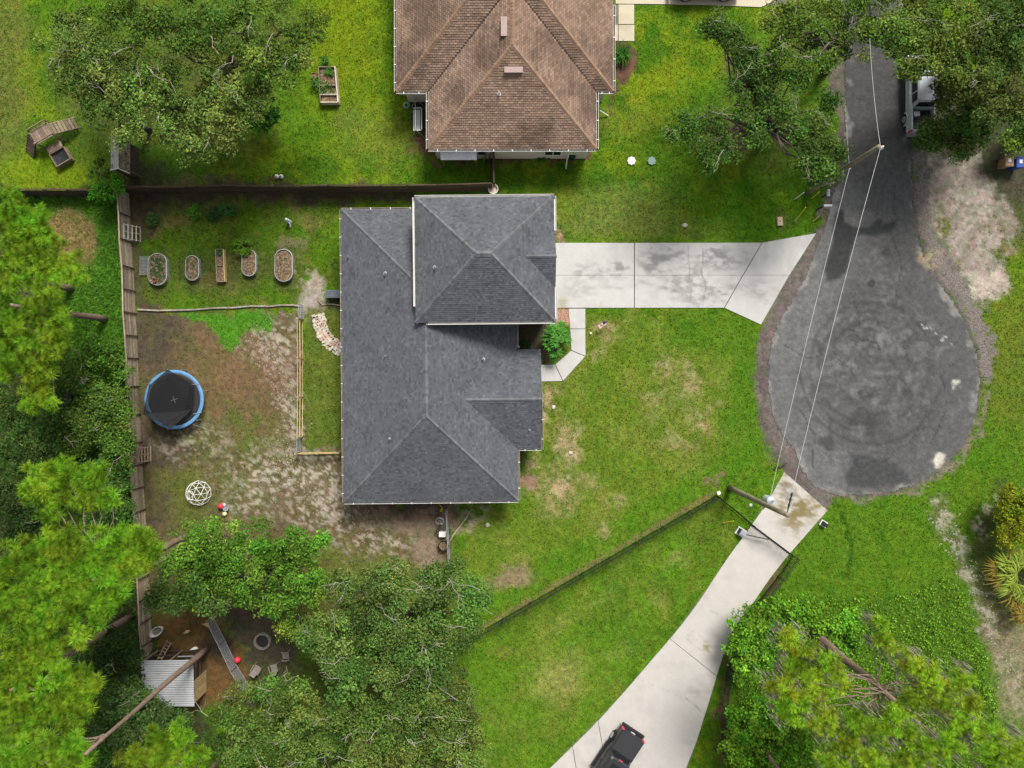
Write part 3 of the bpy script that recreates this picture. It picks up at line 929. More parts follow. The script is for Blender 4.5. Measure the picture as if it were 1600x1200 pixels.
def caps(mb, a, b, colfn, rng, w=0.30, ln=0.22, h=0.05):
    """Overlapping cap shingles along a hip or ridge from low a to high b."""
    a, b = Vector(a), Vector(b)
    d = b - a
    L = d.length
    d.normalize()
    side = Vector((-d.y, d.x, 0)).normalized()
    k = int(L / ln)
    for i in range(k):
        p0 = a + d * (i * L / k); p1 = a + d * ((i + 1) * L / k + .03)
        dz = Vector((0, 0, h)); lo = Vector((0, 0, -w * .22 + h * .4)); r = Vector((0, 0, .018 * rng.uniform(.6, 1.3)))
        mb.add([p0 + side * w / 2 + lo + r, p0 + dz + r, p0 - side * w / 2 + lo + r, p1 + side * w / 2 + lo, p1 + dz, p1 - side * w / 2 + lo],
               [(0, 1, 4, 3), (1, 2, 5, 4)][0:2] + [(0, 2, 1)], colfn(rng, i, (0, 0, 0)))


def gutter(name, parent, mat, a, b, outward, z, hangers=True, w=0.13):
    """An open trough along the eave a-b with its hangers."""
    a = Vector((a[0], a[1], z)); b = Vector((b[0], b[1], z))
    o = Vector((outward[0], outward[1], 0))
    m = MB()
    m.beam(a + o * (w - .012) + Vector((0, 0, 0)), b + o * (w - .012), 0.024, 0.13)
    m.beam(a + o * .014, b + o * .014, 0.02, 0.10)
    g = m.build(name, mat, parent)
    t = MB()
    t.beam(a + o * w * .5 - Vector((0, 0, .05)), b + o * w * .5 - Vector((0, 0, .05)), w - .05, 0.02)
    q = t.build('trough', mat_gdark if hangers else mat, None); q.parent = g
    if hangers:
        k = max(2, int((b - a).length / 1.25))
        h = MB()
        for i in range(k):
            p = a.lerp(b, (i + .5) / k)
            h.beam(p + Vector((0, 0, .058)) - o * .0, p + o * (w + .02) + Vector((0, 0, .058)), 0.05, 0.02)
        hh = h.build('gutter_hangers', mat_white, None, kind='stuff'); hh.parent = g
    return g


def pipe_vent(parent, x, y, z, r=0.06, h=0.35, mat=None):
    m = MB()
    m.lathe([(r * 2.4, 0), (r * 1.2, .06), (r, .08), (r, h), (r * .7, h), (r * .7, h - .1)], (x, y, z), 10)
    return m.build('vent_pipe', mat or mat_galvdull, parent, smooth=False)


def window(parent, c, w, h, axis):
    """A framed window on a wall; axis 'x' means the wall faces +-x."""
    sgn = 1
    f = MB()
    cx, cy, cz = c
    d = 0.05
    for dz in (-h / 2, h / 2):
        f.box((cx, cy, cz + dz), (d, w + .1, .08) if axis == 'x' else (w + .1, d, .08))
    for dw in (-w / 2, 0, w / 2):
        f.box((cx, cy + dw, cz) if axis == 'x' else (cx + dw, cy, cz), (d - .004, .06, h - .08) if axis == 'x' else (.06, d - .004, h - .08))
    fr = f.build('window', mat_white, parent)
    g = MB().box(c, (.03, w - .02, h - .02) if axis == 'x' else (w - .02, .03, h - .02)).build('pane', mat_glass)
    g.parent = fr
    return fr


# ---- grey house
gh_c = Vector((-5.0, 2.0, 0))
house = thing('grey_roofed_house', 'house with grey shingle hip roofs and a taller block over the garage', 'house', gh_c, math.radians(0.55))
e1, p1 = 2.9, 5 / 12
xw, xe, ys, yn = -12.02, 0.363, -8.35, 12.43
rx = (xw + xe) / 2; hw = (xe - xw) / 2
rs, rn = ys + hw, yn - hw
zr = e1 + p1 * hw
gx1, gy0, gy1 = 2.04, -4.67, 2.405
gyc = (gy0 + gy1) / 2; gh = (gy1 - gy0) / 2; zg = e1 + p1 * gh; gxr = xe - gh
e2, p2 = 5.7, 0.5
ax0, ax1, ay0, ay1 = -6.43, 2.91, 4.11, 12.51
ah = (ay1 - ay0) / 2; ayc = (ay0 + ay1) / 2; za = e2 + p2 * ah
rng = random.Random(4)


def greycol(r, row, p):
    b = r.choice((0.070, 0.084, 0.088, 0.09, 0.092, 0.095, 0.098, 0.110)) * r.uniform(.92, 1.08)
    return (b * .96, b * 1.0, b * 1.09)


def greycap(r, row, p):
    b = 0.112 * r.uniform(.8, 1.2)
    return (b * .97, b, b * 1.06)


dk, sh = MB(), MB()
F = lambda poly, pt, up, e, p: shingle_face(sh, dk, poly, pt, up, e, p, greycol, rng)
F([(xw, ys), (rx, rs), (rx, rn), (xw, yn)], (xw, 0), (1, 0), e1, p1)
F([(xe, ys), (xe, gy0), (gxr, gyc), (rx, gyc), (rx, rs)], (xe, 0), (-1, 0), e1, p1)
F([(gxr, gyc), (xe, gy1), (xe, yn), (rx, rn), (rx, gyc)], (xe, 0), (-1, 0), e1, p1)
F([(xw, ys), (xe, ys), (rx, rs)], (0, ys), (0, 1), e1, p1)
F([(xw, yn), (rx, rn), (xe, yn)], (0, yn), (0, -1), e1, p1)
F([(gx1, gy1), (gx1, gyc), (gxr, gyc), (xe, gy1)], (0, gy1), (0, -1), e1, p1)
F([(gx1, gy0), (xe, gy0), (gxr, gyc), (gx1, gyc)], (0, gy0), (0, 1), e1, p1)
roof1 = dk.build('roof', mat_deck, house)
o = sh.build('shingles', mat_shingle, None, kind='stuff'); o.parent = roof1
dk, sh = MB(), MB()
axr0, axr1 = ax0 + ah, ax1 - ah
by, bh = 8.31, 1.9
bz = e2 + p2 * bh; bxr = ax1 - bh
F([(ax0, ay0), (axr0, ayc), (axr0, ayc), (ax0, ay1)][0:2] + [(ax0, ay1)], (ax0, 0), (1, 0), e2, p2)
F([(ax0, ay0), (ax1, ay0), (axr1, ayc), (axr0, ayc)], (0, ay0), (0, 1), e2, p2)
F([(ax0, ay1), (axr0, ayc), (axr1, ayc), (ax1, ay1)], (0, ay1), (0, -1), e2, p2)
# east slope around the little gable
F([(ax1, ay0), (ax1, by - bh), (bxr, by), (axr1, ayc)], (ax1, 0), (-1, 0), e2, p2)
F([(ax1, by + bh), (ax1, ay1), (axr1, ayc), (bxr, by)], (ax1, 0), (-1, 0), e2, p2)
F([(ax1 + .05, by - bh), (ax1 + .05, by), (bxr, by), (ax1, by - bh)], (0, by - bh), (0, 1), e2, p2)
F([(ax1 + .05, by + bh), (ax1, by + bh), (bxr, by), (ax1 + .05, by)], (0, by + bh), (0, -1), e2, p2)
roof2 = dk.build('roof', mat_deck, house)
o = sh.build('shingles', mat_shingle, None, kind='stuff'); o.parent = roof2
cp = MB()
caps(cp, (xw, ys, e1), (rx, rs, zr), greycap, rng); caps(cp, (xe, ys, e1), (rx, rs, zr), greycap, rng)
caps(cp, (xw, yn, e1), (rx, rn, zr), greycap, rng); caps(cp, (rx, rs, zr), (rx, rn, zr), greycap, rng)
caps(cp, (gxr, gyc, zg), (gx1, gyc, zg), greycap, rng, .26)
o = cp.build('ridge_caps', mat_shingle, None, kind='stuff'); o.parent = roof1
cp = MB()
for q in ((ax0, ay0, axr0), (ax0, ay1, axr0), (ax1, ay0, axr1), (ax1, ay1, axr1)):
    caps(cp, (q[0], q[1], e2), (q[2], ayc, za), greycap, rng)
caps(cp, (axr0, ayc, za), (axr1, ayc, za), greycap, rng, .42)
caps(cp, (bxr, by, bz), (ax1 + .05, by, bz), greycap, rng, .26)
o = cp.build('ridge_caps', mat_shingle, None, kind='stuff'); o.parent = roof2
# fascia and soffit
m = MB()
m.prism([(xw + .03, ys + .03), (xe - .03, ys + .03), (xe - .03, yn - .03), (xw + .03, yn - .03)], e1 - .17, e1 - .03)
m.prism([(xe - .02, gy0 + .03), (gx1 - .03, gy0 + .03), (gx1 - .03, gy1 - .03), (xe - .02, gy1 - .03)], e1 - .168, e1 - .032)
m.add([(gx1 - .03, gy0 + .05, e1 - .03), (gx1 - .03, gy1 - .05, e1 - .03), (gx1 - .03, gyc, zg - .05)], [(0, 1, 2)])
m.build('fascia', mat_gutter2, house)
m = MB()
m.prism([(ax0 + .03, ay0 + .03), (ax1 - .03, ay0 + .03), (ax1 - .03, ay1 - .03), (ax0 + .03, ay1 - .03)], e2 - .17, e2 - .03)
m.add([(ax1 + .02, by - bh + .05, e2 - .03), (ax1 + .02, by + bh - .05, e2 - .03), (ax1 + .02, by, bz - .04)], [(0, 1, 2)])
m.build('fascia', mat_white, house)
# walls
m = MB()
m.prism([(xw + .45, ys + .45), (xe - .45, ys + .45), (xe - .45, gy0 + .45), (gx1 - .5, gy0 + .45), (gx1 - .5, gy1 - .45), (xe - .45, gy1 - .45), (xe - .45, ay0 + .45), (ax1 - .45, ay0 + .45), (ax1 - .45, ay1 - .45), (xw + .45, yn - .45)], 0, e1 - .17)
m.prism([(ax0 + .42, ay0 + .42), (ax1 - .42, ay0 + .42), (ax1 - .42, ay1 - .42), (ax0 + .42, ay1 - .42)], e1 - .16, e2 - .17)
m.build('wall', mat_wall2, house)
gd = MB()
for i in range(4):
    gd.box((ax1 - .43, 8.3, .32 + i * .56), (.06, 4.9, .54))
gdo = gd.build('garage_door', mat_white, house)
for (c, w, h, ax) in (((xw + .45, -5, 1.5), 1.5, 1.2, 'x'), ((xw + .45, 1.5, 1.2), 1.8, 2.0, 'x'), ((xw + .45, 8.5, 1.5), 1.5, 1.2, 'x'), ((-8, ys + .45, 1.5), 1.5, 1.2, 'y'), ((-3, ys + .45, 1.5), 1.5, 1.2, 'y'),
                      ((gx1 - .5, -1.1, 1.4), 1.8, 1.4, 'x'), ((ax1 - .42, 6.8, 4.3), 1.2, 1.2, 'x'), ((ax1 - .42, 9.8, 4.3), 1.2, 1.2, 'x'), ((-1.5, ay0 + .42, 5.0), 0.8, .5, 'y'), ((-2.0, ay1 - .42, 4.3), 1.2, 1.2, 'y')):
    window(house, c, w, h, ax)
dr = MB().box((xe - .44, 3.1, 1.05), (.06, .95, 2.1)).build('front_door', mat_darkwood, house)
q = MB().ball((xe - .39, 3.45, 1.0), .035, 8).build('handle', mat_galv); q.parent = dr
# gutters
for a, b, o_, z, mt, hg in (((xw, ys), (xw, yn), (-1, 0), e1 - .06, mat_gutter2, True), ((xw, ys), (xe, ys), (0, -1), e1 - .06, mat_gutter, True), ((xw, yn), (ax0, yn), (0, 1), e1 - .06, mat_gutter2, True),
                            ((xe, ys), (xe, gy0), (1, 0), e1 - .06, mat_gutter2, True), ((xe + .1, gy0), (gx1, gy0), (0, -1), e1 - .06, mat_gutter, True), ((xe, gy1 + .1), (xe, ay0), (1, 0), e1 - .06, mat_gutter2, False),
                            ((gx1, gy0), (gx1, gyc + .6), (1, 0), e1 - .06, mat_gutter2, True)):
    gutter('gutter', house, mt, a, b, o_, z, hg, .11)
for a, b, o_ in (((ax0, ay0 + 1.1), (ax0, ay1), (-1, 0)), ((ax0 + .8, ay0), (ax1, ay0), (0, -1)), ((ax0, ay1), (ax1, ay1), (0, 1)), ((ax1, by + bh), (ax1, ay1), (1, 0)), ((ax1, ay0), (ax1, by - bh - .1), (1, 0))):
    gutter('gutter', house, mat_gutter, a, b, o_, e2 - .06, False, .14)
for (px, py, z, r) in ((604, 427, 4.4, .075), (546, 400, 3.3, .04), (608, 685, 4.3, .05), (602, 556, 4.3, .035), (755, 562, 4.0, .06)):
    p = W(px, py, z)
    zz = e1 + p1 * min(p.x - xw, xe - p.x)
    p = W(px, py, zz); zz = e1 + p1 * min(p.x - xw, xe - p.x)
    pipe_vent(house, p.x, p.y, zz, r)
p = W(826, 673, 3.4); pipe_vent(house, p.x, p.y, e1 + p1 * (p.y - gy0), .04, .2)
p = W(681, 418, 6.5); pipe_vent(house, p.x, p.y, e2 + p2 * (p.x - ax0), .07)
# porch post and downspout by the front door
MB().tube([(xe + .12, gy1 + .2, e1 - .1), (xe + .12, gy1 + .2, 0.05)], .05, 6).build('downspout', mat_gutter, house)
MB().tube([(-5.7, ay0 - .08, e2 - .1), (-5.7, ay0 - .08, 5.5)], .05, 6).build('downspout', mat_gutter, house)

# ---- brown house
bh_c = Vector((0, 26, 0))
bhouse = thing('brown_roofed_house', 'neighbouring house with brown shingle hip roof and white gutters', 'house', bh_c)
eb, pb = 2.9, 0.5
bx0, bx1, wx0, wx1 = -8.21, 7.17, -5.94, 5.99
bs, ws = 20.73, 16.65
wc = (wx0 + wx1) / 2; wh = (wx1 - wx0) / 2; wapex = ws + wh; zw = eb + pb * wh
bc = (bx0 + bx1) / 2; bhw = (bx1 - bx0) / 2; bapex = bs + bhw; bn = bs + 2 * bhw; zb = eb + pb * bhw
vy = bs + wh
rng = random.Random(9)


def browncol(r, row, p):
    b = r.uniform(.72, 1.18) * (1.0 if row % 2 else .93)
    x, y = p[0], p[1]
    n = float(fbm(np.array([x * .5]), np.array([y * .35]), 71)[0])
    st = 1 - .42 * max(0, min(1, (n - .48) / .2))
    return (.248 * b * st, .168 * b * st, .122 * b * st)


def browncap(r, row, p):
    b = r.uniform(.85, 1.15)
    return (.235 * b, .152 * b, .10 * b)


dk, sh = MB(), MB()
FB = lambda poly, pt, up: shingle_face(sh, dk, poly, pt, up, eb, pb, browncol, rng, 0.158, (0.27, 0.27), 0.035, 0.88, .02)
FB([(wx0, ws), (wx1, ws), (wc, wapex)], (0, ws), (0, 1))
FB([(wx0, ws), (wc, wapex), (wc, vy), (wx0, bs)], (wx0, 0), (1, 0))
FB([(wx1, ws), (wx1, bs), (wc, vy), (wc, wapex)], (wx1, 0), (-1, 0))
FB([(bx0, bs), (wx0, bs), (wc, vy), (bc, bapex)], (0, bs), (0, 1))
FB([(wx1, bs), (bx1, bs), (bc, bapex), (wc, vy)], (0, bs), (0, 1))
FB([(bx0, bs), (bc, bapex), (bx0, bn)], (bx0, 0), (1, 0))
FB([(bx1, bs), (bx1, bn), (bc, bapex)], (bx1, 0), (-1, 0))
n0 = MB().add([(bx0, bn, eb), (bx1, bn, eb), (bc, bapex, zb)], [(2, 1, 0)])
dk.add(n0.v, n0.f)
broof = dk.build('roof', M('brown_underlay', (0.085, 0.052, 0.038), .9, .2), bhouse)
o = sh.build('shingles', mat_shingle, None, kind='stuff'); o.parent = broof
cp = MB()
for a, b in (((wx0, ws, eb), (wc, wapex, zw)), ((wx1, ws, eb), (wc, wapex, zw)), ((wc, wapex, zw), (wc, vy, zw)), ((bx0, bs, eb), (bc, bapex, zb)), ((bx1, bs, eb), (bc, bapex, zb))):
    caps(cp, a, b, browncap, rng, .36, .24)
o = cp.build('ridge_caps', mat_shingle, None, kind='stuff'); o.parent = broof
vl = MB()
for sx_ in (wx0, wx1):
    vl.beam((sx_, bs, eb + .035), (wc, vy, zw + .035), .14, .012)
o = vl.build('valley_flashing', M('dark_valley', (0.045, 0.03, 0.024), .9, .3), None); o.parent = broof
m = MB()
m.prism([(wx0 + .03, ws + .03), (wx1 - .03, ws + .03), (wx1 - .03, bs + .1), (wx0 + .03, bs + .1)], eb - .17, eb - .03)
m.prism([(bx0 + .03, bs + .03), (bx1 - .03, bs + .03), (bx1 - .03, bn), (bx0 + .03, bn)], eb - .172, eb - .032)
m.build('fascia', mat_white, bhouse)
m = MB()
m.prism([(wx0 + .35, ws + .25), (wx1 - .45, ws + .25), (wx1 - .45, bs + .42), (bx1 - .45, bs + .42), (bx1 - .45, bn - .5), (bx0 + .45, bn - .5), (bx0 + .45, bs + .42), (wx0 + .35, bs + .42)], 0, eb - .17)
m.build('wall', mat_wall, bhouse)
for (c, w, h, ax) in (((-2.5, ws + .25, 1.5), 1.2, 1.3, 'y'), ((3, ws + .25, 1.5), 1.2, 1.3, 'y'), ((bx1 - .45, 24, 1.5), 1.5, 1.3, 'x'), ((bx0 + .45, 24, 1.5), 1.8, 1.4, 'x')):
    window(bhouse, c, w, h, ax)
for a, b, o_ in (((wx0, ws), (wx1, ws), (0, -1)), ((wx0, ws), (wx0, bs), (-1, 0)), ((wx1, ws), (wx1, bs), (1, 0)), ((bx0, bs), (wx0 - .12, bs), (0, -1)), ((wx1 + .12, bs), (bx1, bs), (0, -1)), ((bx0, bs), (bx0, bn), (-1, 0)), ((bx1, bs), (bx1, 26.9), (1, 0))):
    gutter('gutter', bhouse, mat_gutter, a, b, o_, eb - .06, True, .15)
MB().tube([(wx1 + .12, bs - .25, eb - .15), (wx1 + .5, bs - .4, .5), (wx1 + 1.2, bs - .65, .12)], .055, 6).build('downspout', mat_gutter, bhouse)
MB().tube([(wx1 - 1.9, ws - .1, eb - .15), (wx1 - 1.95, ws - .2, 1.0), (wx1 - 1.95, ws - .5, .1)], .055, 6).build('downspout', mat_gutter, bhouse)
mat_vent = M('pinkish_metal_vent', (0.31, 0.225, 0.205), .6, .1)
p = W(787.5, 38, 6.0)
m = MB().box((p.x, p.y, eb + pb * (p.x - wx0) + .12), (.42, 1.3, .10)); m.box((p.x, p.y, eb + pb * (p.x - wx0) + .05), (.36, 1.2, .12))
m.build('roof_vent', mat_vent, bhouse)
p = W(802.5, 109, 5.3)
m = MB().box((p.x, p.y, eb + pb * (p.y - ws) + .12), (1.25, .40, .10)); m.box((p.x, p.y, eb + pb * (p.y - ws) + .05), (1.15, .34, .12))
m.build('roof_vent', mat_vent, bhouse)
p = W(780, 146, 4.6)
pipe_vent(bhouse, p.x, p.y, eb + pb * (p.y - ws), .06, .35, mat_white)
# corrugated lean-to sheet behind the brown house
aw = thing('lean_to_roof', 'white corrugated lean-to roof under the south eave of the brown house', 'awning', W(716, 244))
m = MB()
a0, a1 = W(688, 236, 2.3), W(745, 250, 2.05)
nn = 24
vs_, fs_ = [], []
for i in range(nn * 2 + 1):
    x = a0.x + (a1.x - a0.x) * i / (nn * 2); dz = .025 * (i % 2)
    vs_ += [(x, a0.y + .45, 2.45 + dz), (x, a1.y, 2.05 + dz)]
for i in range(nn * 2):
    fs_.append((2 * i, 2 * i + 1, 2 * i + 3, 2 * i + 2))
m.add(vs_, fs_)
m.build('corrugated_sheet', M('white_corrugated', (0.66, 0.67, 0.68), .5, .1, 2, 14, spotcol=(0.2, 0.19, 0.17), spot=.66), aw)
for x in (a0.x + .1, a1.x - .1):
    rod('post', mat_wood, aw, (x, a1.y + .12, 0), (x, a1.y + .12, 2.04), .09)


# ------------------------------------------------------------------ foliage builders
def rdirs(rng, n):
    return unit(rng.normal(size=(n, 3)))


def leaf_quads(rng, pos, out, colr, ln, wd, up=0.8, outw=0.5):
    """Rhombus leaves at pos facing up and outwards."""
    n = len(pos)
    nrm = unit(rdirs(rng, n) * 0.9 + np.array([0, 0, up]) + out * outw)
    t = rdirs(rng, n)
    t = unit(t - nrm * (t * nrm).sum(1, keepdims=True))
    b = np.cross(nrm, t)
    L = ln * rng.uniform(.65, 1.3, (n, 1)); w = wd * rng.uniform(.65, 1.3, (n, 1))
    droop = nrm * L * .12
    v = np.stack([pos - t * L / 2 - droop, pos + b * w / 2, pos + t * L / 2 - droop, pos - b * w / 2], 1).reshape(-1, 3)
    f = np.arange(4 * n).reshape(n, 4)
    return v, f, np.repeat(colr, 4, 0)


def rosettes(rng, cen, nl, ln, wd, elev, colr, droop=0.15, lean=None, full=2 * math.pi, az0=None, outer=None):
    """nl blades from each centre; elev = (low, high) in radians; colr (n,3)."""
    n = len(cen)
    az = rng.uniform(0, full, (n, nl)) + (0 if az0 is None else az0[:, None])
    el = rng.uniform(elev[0], elev[1], (n, nl))
    d = np.stack([np.cos(az) * np.cos(el), np.sin(az) * np.cos(el), np.sin(el)], -1)
    if lean is not None: d = unit(d + lean)
    L = ln * rng.uniform(.7, 1.2, (n, nl, 1))
    side = np.cross(d, np.array([0, 0, 1.0])); side = unit(side + 1e-6)
    base = cen[:, None, :] + 0 * d
    mid = base + d * L * .5
    tip = base + d * L - np.array([0, 0, 1.0]) * L * droop
    w = wd * rng.uniform(.7, 1.2, (n, nl, 1)) * .5
    v = np.stack([base, mid + side * w, tip, mid - side * w], 2).reshape(-1, 3)
    m = n * nl
    f = np.arange(4 * m).reshape(m, 4)
    c = np.repeat(colr, nl, 0) * rng.uniform(.75, 1.25, (m, 1))
    c = np.repeat(c, 4, 0)
    if outer is not None:
        c = c.reshape(m, 4, 3); c[:, 2] = c[:, 2] * outer; c = c.reshape(-1, 3)
    return v, f, c


def merge(parts):
    V, Fc, C = [], [], []
    n = 0
    for v, f, c in parts:
        V.append(v); Fc.append(f + n); C.append(c); n += len(v)
    return np.concatenate(V), np.concatenate(Fc), np.concatenate(C)


TREE_N = [0]


def lobe_world(l, zdef):
    px, py, r = l[:3]
    z = l[3] if len(l) > 3 else zdef
    k = (CAM_H - z) / CAM_H
    c = W(px, py, z)
    return np.array(c), r * S * k


def limb(mb, a, b, r0, r1, rnd, seg=4, wob=.12, n=5):
    a, b = Vector(a), Vector(b)
    L = (b - a).length
    pts, rad = [], []
    for i in range(seg + 1):
        t = i / seg
        p = a.lerp(b, t)
        p.z += math.sin(t * math.pi) * L * .08
        if 0 < i < seg: p += Vector((rnd.uniform(-1, 1), rnd.uniform(-1, 1), rnd.uniform(-.6, .6))) * L * wob
        pts.append(p); rad.append(r0 + (r1 - r0) * t)
    mb.tube(pts, rad, n, cap=False)
    return pts


def tree(name, label, lobes, z, base, col, trunk_r=.3, leaf=(.19, .105), dens=1.0, clump=.55, group=None, cat='tree', flat=.62, twigs=0, hue=.25, barkmat=None, leafmat=None, limbs=True, top_only=False):
    TREE_N[0] += 1
    rng = np.random.default_rng(100 + TREE_N[0]); rnd = random.Random(TREE_N[0])
    bp = W(base[0], base[1], 0)
    t = thing(name, label, cat, bp, 0, group)
    lobes = list(lobes)
    if limbs and len(lobes) > 4:
        for i in range(len(lobes)):
            for j in range(i):
                a_, b_ = lobes[i], lobes[j]
                dd_ = math.hypot(a_[0] - b_[0], a_[1] - b_[1])
                if .6 * (a_[2] + b_[2]) < dd_ < 1.1 * (a_[2] + b_[2]) and rnd.random() < .35 and len(a_) == 3:
                    lobes.append(((a_[0] + b_[0]) / 2, (a_[1] + b_[1]) / 2, (a_[2] + b_[2]) * .34, z * .72))
    L = [lobe_world(l, z) for l in lobes]
    cen = np.array([c for c, r in L]).mean(0)
    zmin = min(c[2] - r * flat for c, r in L)
    fork = Vector((bp.x + (cen[0] - bp.x) * .18, bp.y + (cen[1] - bp.y) * .18, max(.5, zmin * .62)))
    tb = MB()
    limb(tb, bp, fork, trunk_r, trunk_r * .7, rnd, 4, .04, 8)
    tb.build('trunk', barkmat or mat_bark, t, smooth=True)
    bm_ = MB(); tw = MB()
    P, O, C, SZ = [], [], [], []
    colA = np.asarray(col)
    for c, r in L:
        lc = colA * rng.uniform(.80, 1.22) * (1 + hue * rng.uniform(-1, 1) * np.array([.5, .0, .3]))
        if limbs:
            limb(bm_, fork, Vector(c) - Vector((0, 0, r * .45)), trunk_r * .36, .04, rnd, 4, .08, 5)
        k = max(6, int(dens * 3.0 * (r / clump) ** 2))
        d = rdirs(rng, k); d[:, 2] = np.abs(d[:, 2]) - .2
        d = unit(d)
        rr = r * rng.uniform(.06, 1.12, (k, 1)) ** .55
        pc = c + d * rr * np.array([1, 1, flat])
        for i in range(k):
            if limbs and i % 3 == 0:
                limb(bm_, Vector(c) - Vector((0, 0, r * .45)), Vector(pc[i]) - Vector((0, 0, .1)), .03, .010, rnd, 3, .12, 3)
            cr = clump * rng.uniform(.65, 1.35)
            nl = max(8, int(dens * 70 * (cr / .55) ** 2 * (.0252 / (leaf[0] * leaf[1]))))
            dd = rdirs(rng, nl)
            q = pc[i] + dd * (cr * rng.random((nl, 1)) ** .45) * np.array([1, 1, .6])
            SZ.append(np.full((nl, 1), rng.uniform(.62, 1.3)))
            P.append(q); O.append(unit(dd * .7 + d[i]))
            cc = lc * rng.uniform(.66, 1.42) * (1 + np.array([.2, 0, .1]) * rng.uniform(-1, 1)) * rng.uniform(.62, 1.4, (nl, 1))
            yel = (rng.random((nl, 1)) < .06)
            cc = np.where(yel, cc * np.array([1.7, 1.25, .8]), cc)
            C.append(cc)
        for _ in range(int(twigs * r / 3.2 + rnd.random())):
            a = Vector(c) + Vector((rnd.uniform(-.6, .6) * r, rnd.uniform(-.6, .6) * r, r * flat * .55))
            th = rnd.uniform(0, 6.28); ln = rnd.uniform(.7, 2.0)
            b = a + Vector((math.cos(th) * ln, math.sin(th) * ln, rnd.uniform(.15, .6)))
            pts = limb(tw, a, b, .022, .008, rnd, 4, .10, 4)
            for j in range(rnd.randint(2, 4)):
                s0 = pts[rnd.randint(1, 3)]
                th2 = th + rnd.uniform(-1.1, 1.1)
                limb(tw, s0, s0 + Vector((math.cos(th2), math.sin(th2), .2)) * rnd.uniform(.3, .9), .014, .006, rnd, 3, .12, 3)
    if limbs: tag(bm_.build('limbs', barkmat or mat_bark, t), kind='stuff')
    if tw.f: tag(tw.build('bare_twigs', mat_twig, t), kind='stuff')
    v, f, c = leaf_quads(rng, np.concatenate(P), np.concatenate(O), np.concatenate(C), leaf[0] * np.concatenate(SZ), leaf[1] * np.concatenate(SZ))
    v[:, 2] = np.maximum(v[:, 2], .03)
    o = link('crown', np_mesh('crown', v, f, leafmat or mat_leaf, np.clip(c, .002, .7)), t)
    return t


def pine(name, label, base, height, lobes, z, col, trunk_r=.24, moss=0, tuft=(84, .43, .025), dens=1.0, trunk_lean=(0, 0)):
    """Tall pine: bare trunk, long limbs and puffs of needles; lobes = (px, py, r, z)."""
    TREE_N[0] += 1
    rng = np.random.default_rng(300 + TREE_N[0]); rnd = random.Random(TREE_N[0])
    bp = W(base[0], base[1], 0)
    t = thing(name, label, 'pine tree', bp, 0, 'pine trees')
    tb = MB()
    top = bp + Vector((trunk_lean[0], trunk_lean[1], height))
    pts = [bp.lerp(top, i / 8) + Vector((rnd.uniform(-.07, .07), rnd.uniform(-.07, .07), 0)) * (0 < i < 8) for i in range(9)]
    tb.tube(pts, [trunk_r * (1.12 - .72 * i / 8) for i in range(9)], 9)
    tb.build('trunk', mat_pinebark, t, smooth=True)
    bm_ = MB(); parts = []; ms = []
    colA = np.asarray(col)
    extra = []
    for i, a_ in enumerate(lobes):
        for b_ in lobes[:i]:
            dd_ = math.hypot(a_[0] - b_[0], a_[1] - b_[1])
            if .55 * (a_[2] + b_[2]) < dd_ < 1.25 * (a_[2] + b_[2]) and rnd.random() < .6:
                extra.append(((a_[0] + b_[0]) / 2, (a_[1] + b_[1]) / 2, (a_[2] + b_[2]) * .42))
    if moss: extra = []
    nmain = len(lobes)
    for li, l in enumerate(list(lobes) + extra):
        c, r = lobe_world(l, z - (rnd.uniform(.2, 1.4) if li >= nmain else 0))
        zt = min(max(c[2] - rnd.uniform(.3, 1.6), 2.5), height - .3)
        a = bp.lerp(top, zt / height)
        if li < nmain: limb(bm_, a, Vector(c) - Vector((0, 0, .45)), .05 if not moss else .04, .02, rnd, 5, .06, 5)
        lc = colA * rng.uniform(.82, 1.2) * (1 + np.array([.22, 0, .1]) * rng.uniform(-1, .8))
        r *= 1.26
        k = max(7, int(dens * 14 * r * r + 5))
        d = rdirs(rng, k)
        pc = c + d * (r * rng.random((k, 1)) ** .45) * np.array([1, 1, .40])
        for i in range(k):
            if i % 4 == 0: limb(bm_, Vector(c) - Vector((0, 0, .35)), Vector(pc[i]), .022, .010, rnd, 3, .1, 3)
        cc = lc * rng.uniform(.5, 1.42, (k, 1)) * (1 + np.array([.2, 0, 0]) * rng.uniform(-1, 1, (k, 1)))
        parts.append(rosettes(rng, pc, tuft[0], tuft[1], tuft[2], (-.55, 1.5), cc, .10, outer=1.3))
        if moss:
            km = int(moss * r * 5)
            mc = c + rdirs(rng, km) * r * np.array([1.1, 1.1, .4]) + np.array([0, 0, .05])
            for q in mc:
                nst = 16
                qq = q + rng.normal(size=(nst, 3)) * np.array([.14, .14, .1])
                ln = rng.uniform(.5, 1.7, (nst, 1))
                w = rng.uniform(.015, .04, (nst, 1))
                sd_ = unit(np.concatenate([rng.normal(size=(nst, 2)), np.zeros((nst, 1))], 1))
                bot = qq + np.concatenate([rng.normal(size=(nst, 2)) * .10, -ln], 1)
                mid = (qq + bot) / 2
                ms.append(np.stack([qq, mid + sd_ * w, bot, mid - sd_ * w], 1).reshape(-1, 3))
    tag(bm_.build('limbs', mat_pinebark, t), kind='stuff')
    v, f, c = merge(parts)
    link('crown', np_mesh('crown', v, f, mat_needle, np.clip(c, .002, .8)), t)
    if ms:
        v = np.concatenate(ms)
        o = link('hanging_moss', np_mesh('hanging_moss', v, np.arange(len(v)).reshape(-1, 4), mat_moss), t)
        o['kind'] = 'stuff'
    return t


OAK = (0.092, 0.162, 0.024)
OAKG = (0.112, 0.176, 0.034)
OAKD = (0.066, 0.128, 0.022)
BRG = (0.085, 0.190, 0.020)
UND = (0.075, 0.150, 0.022)

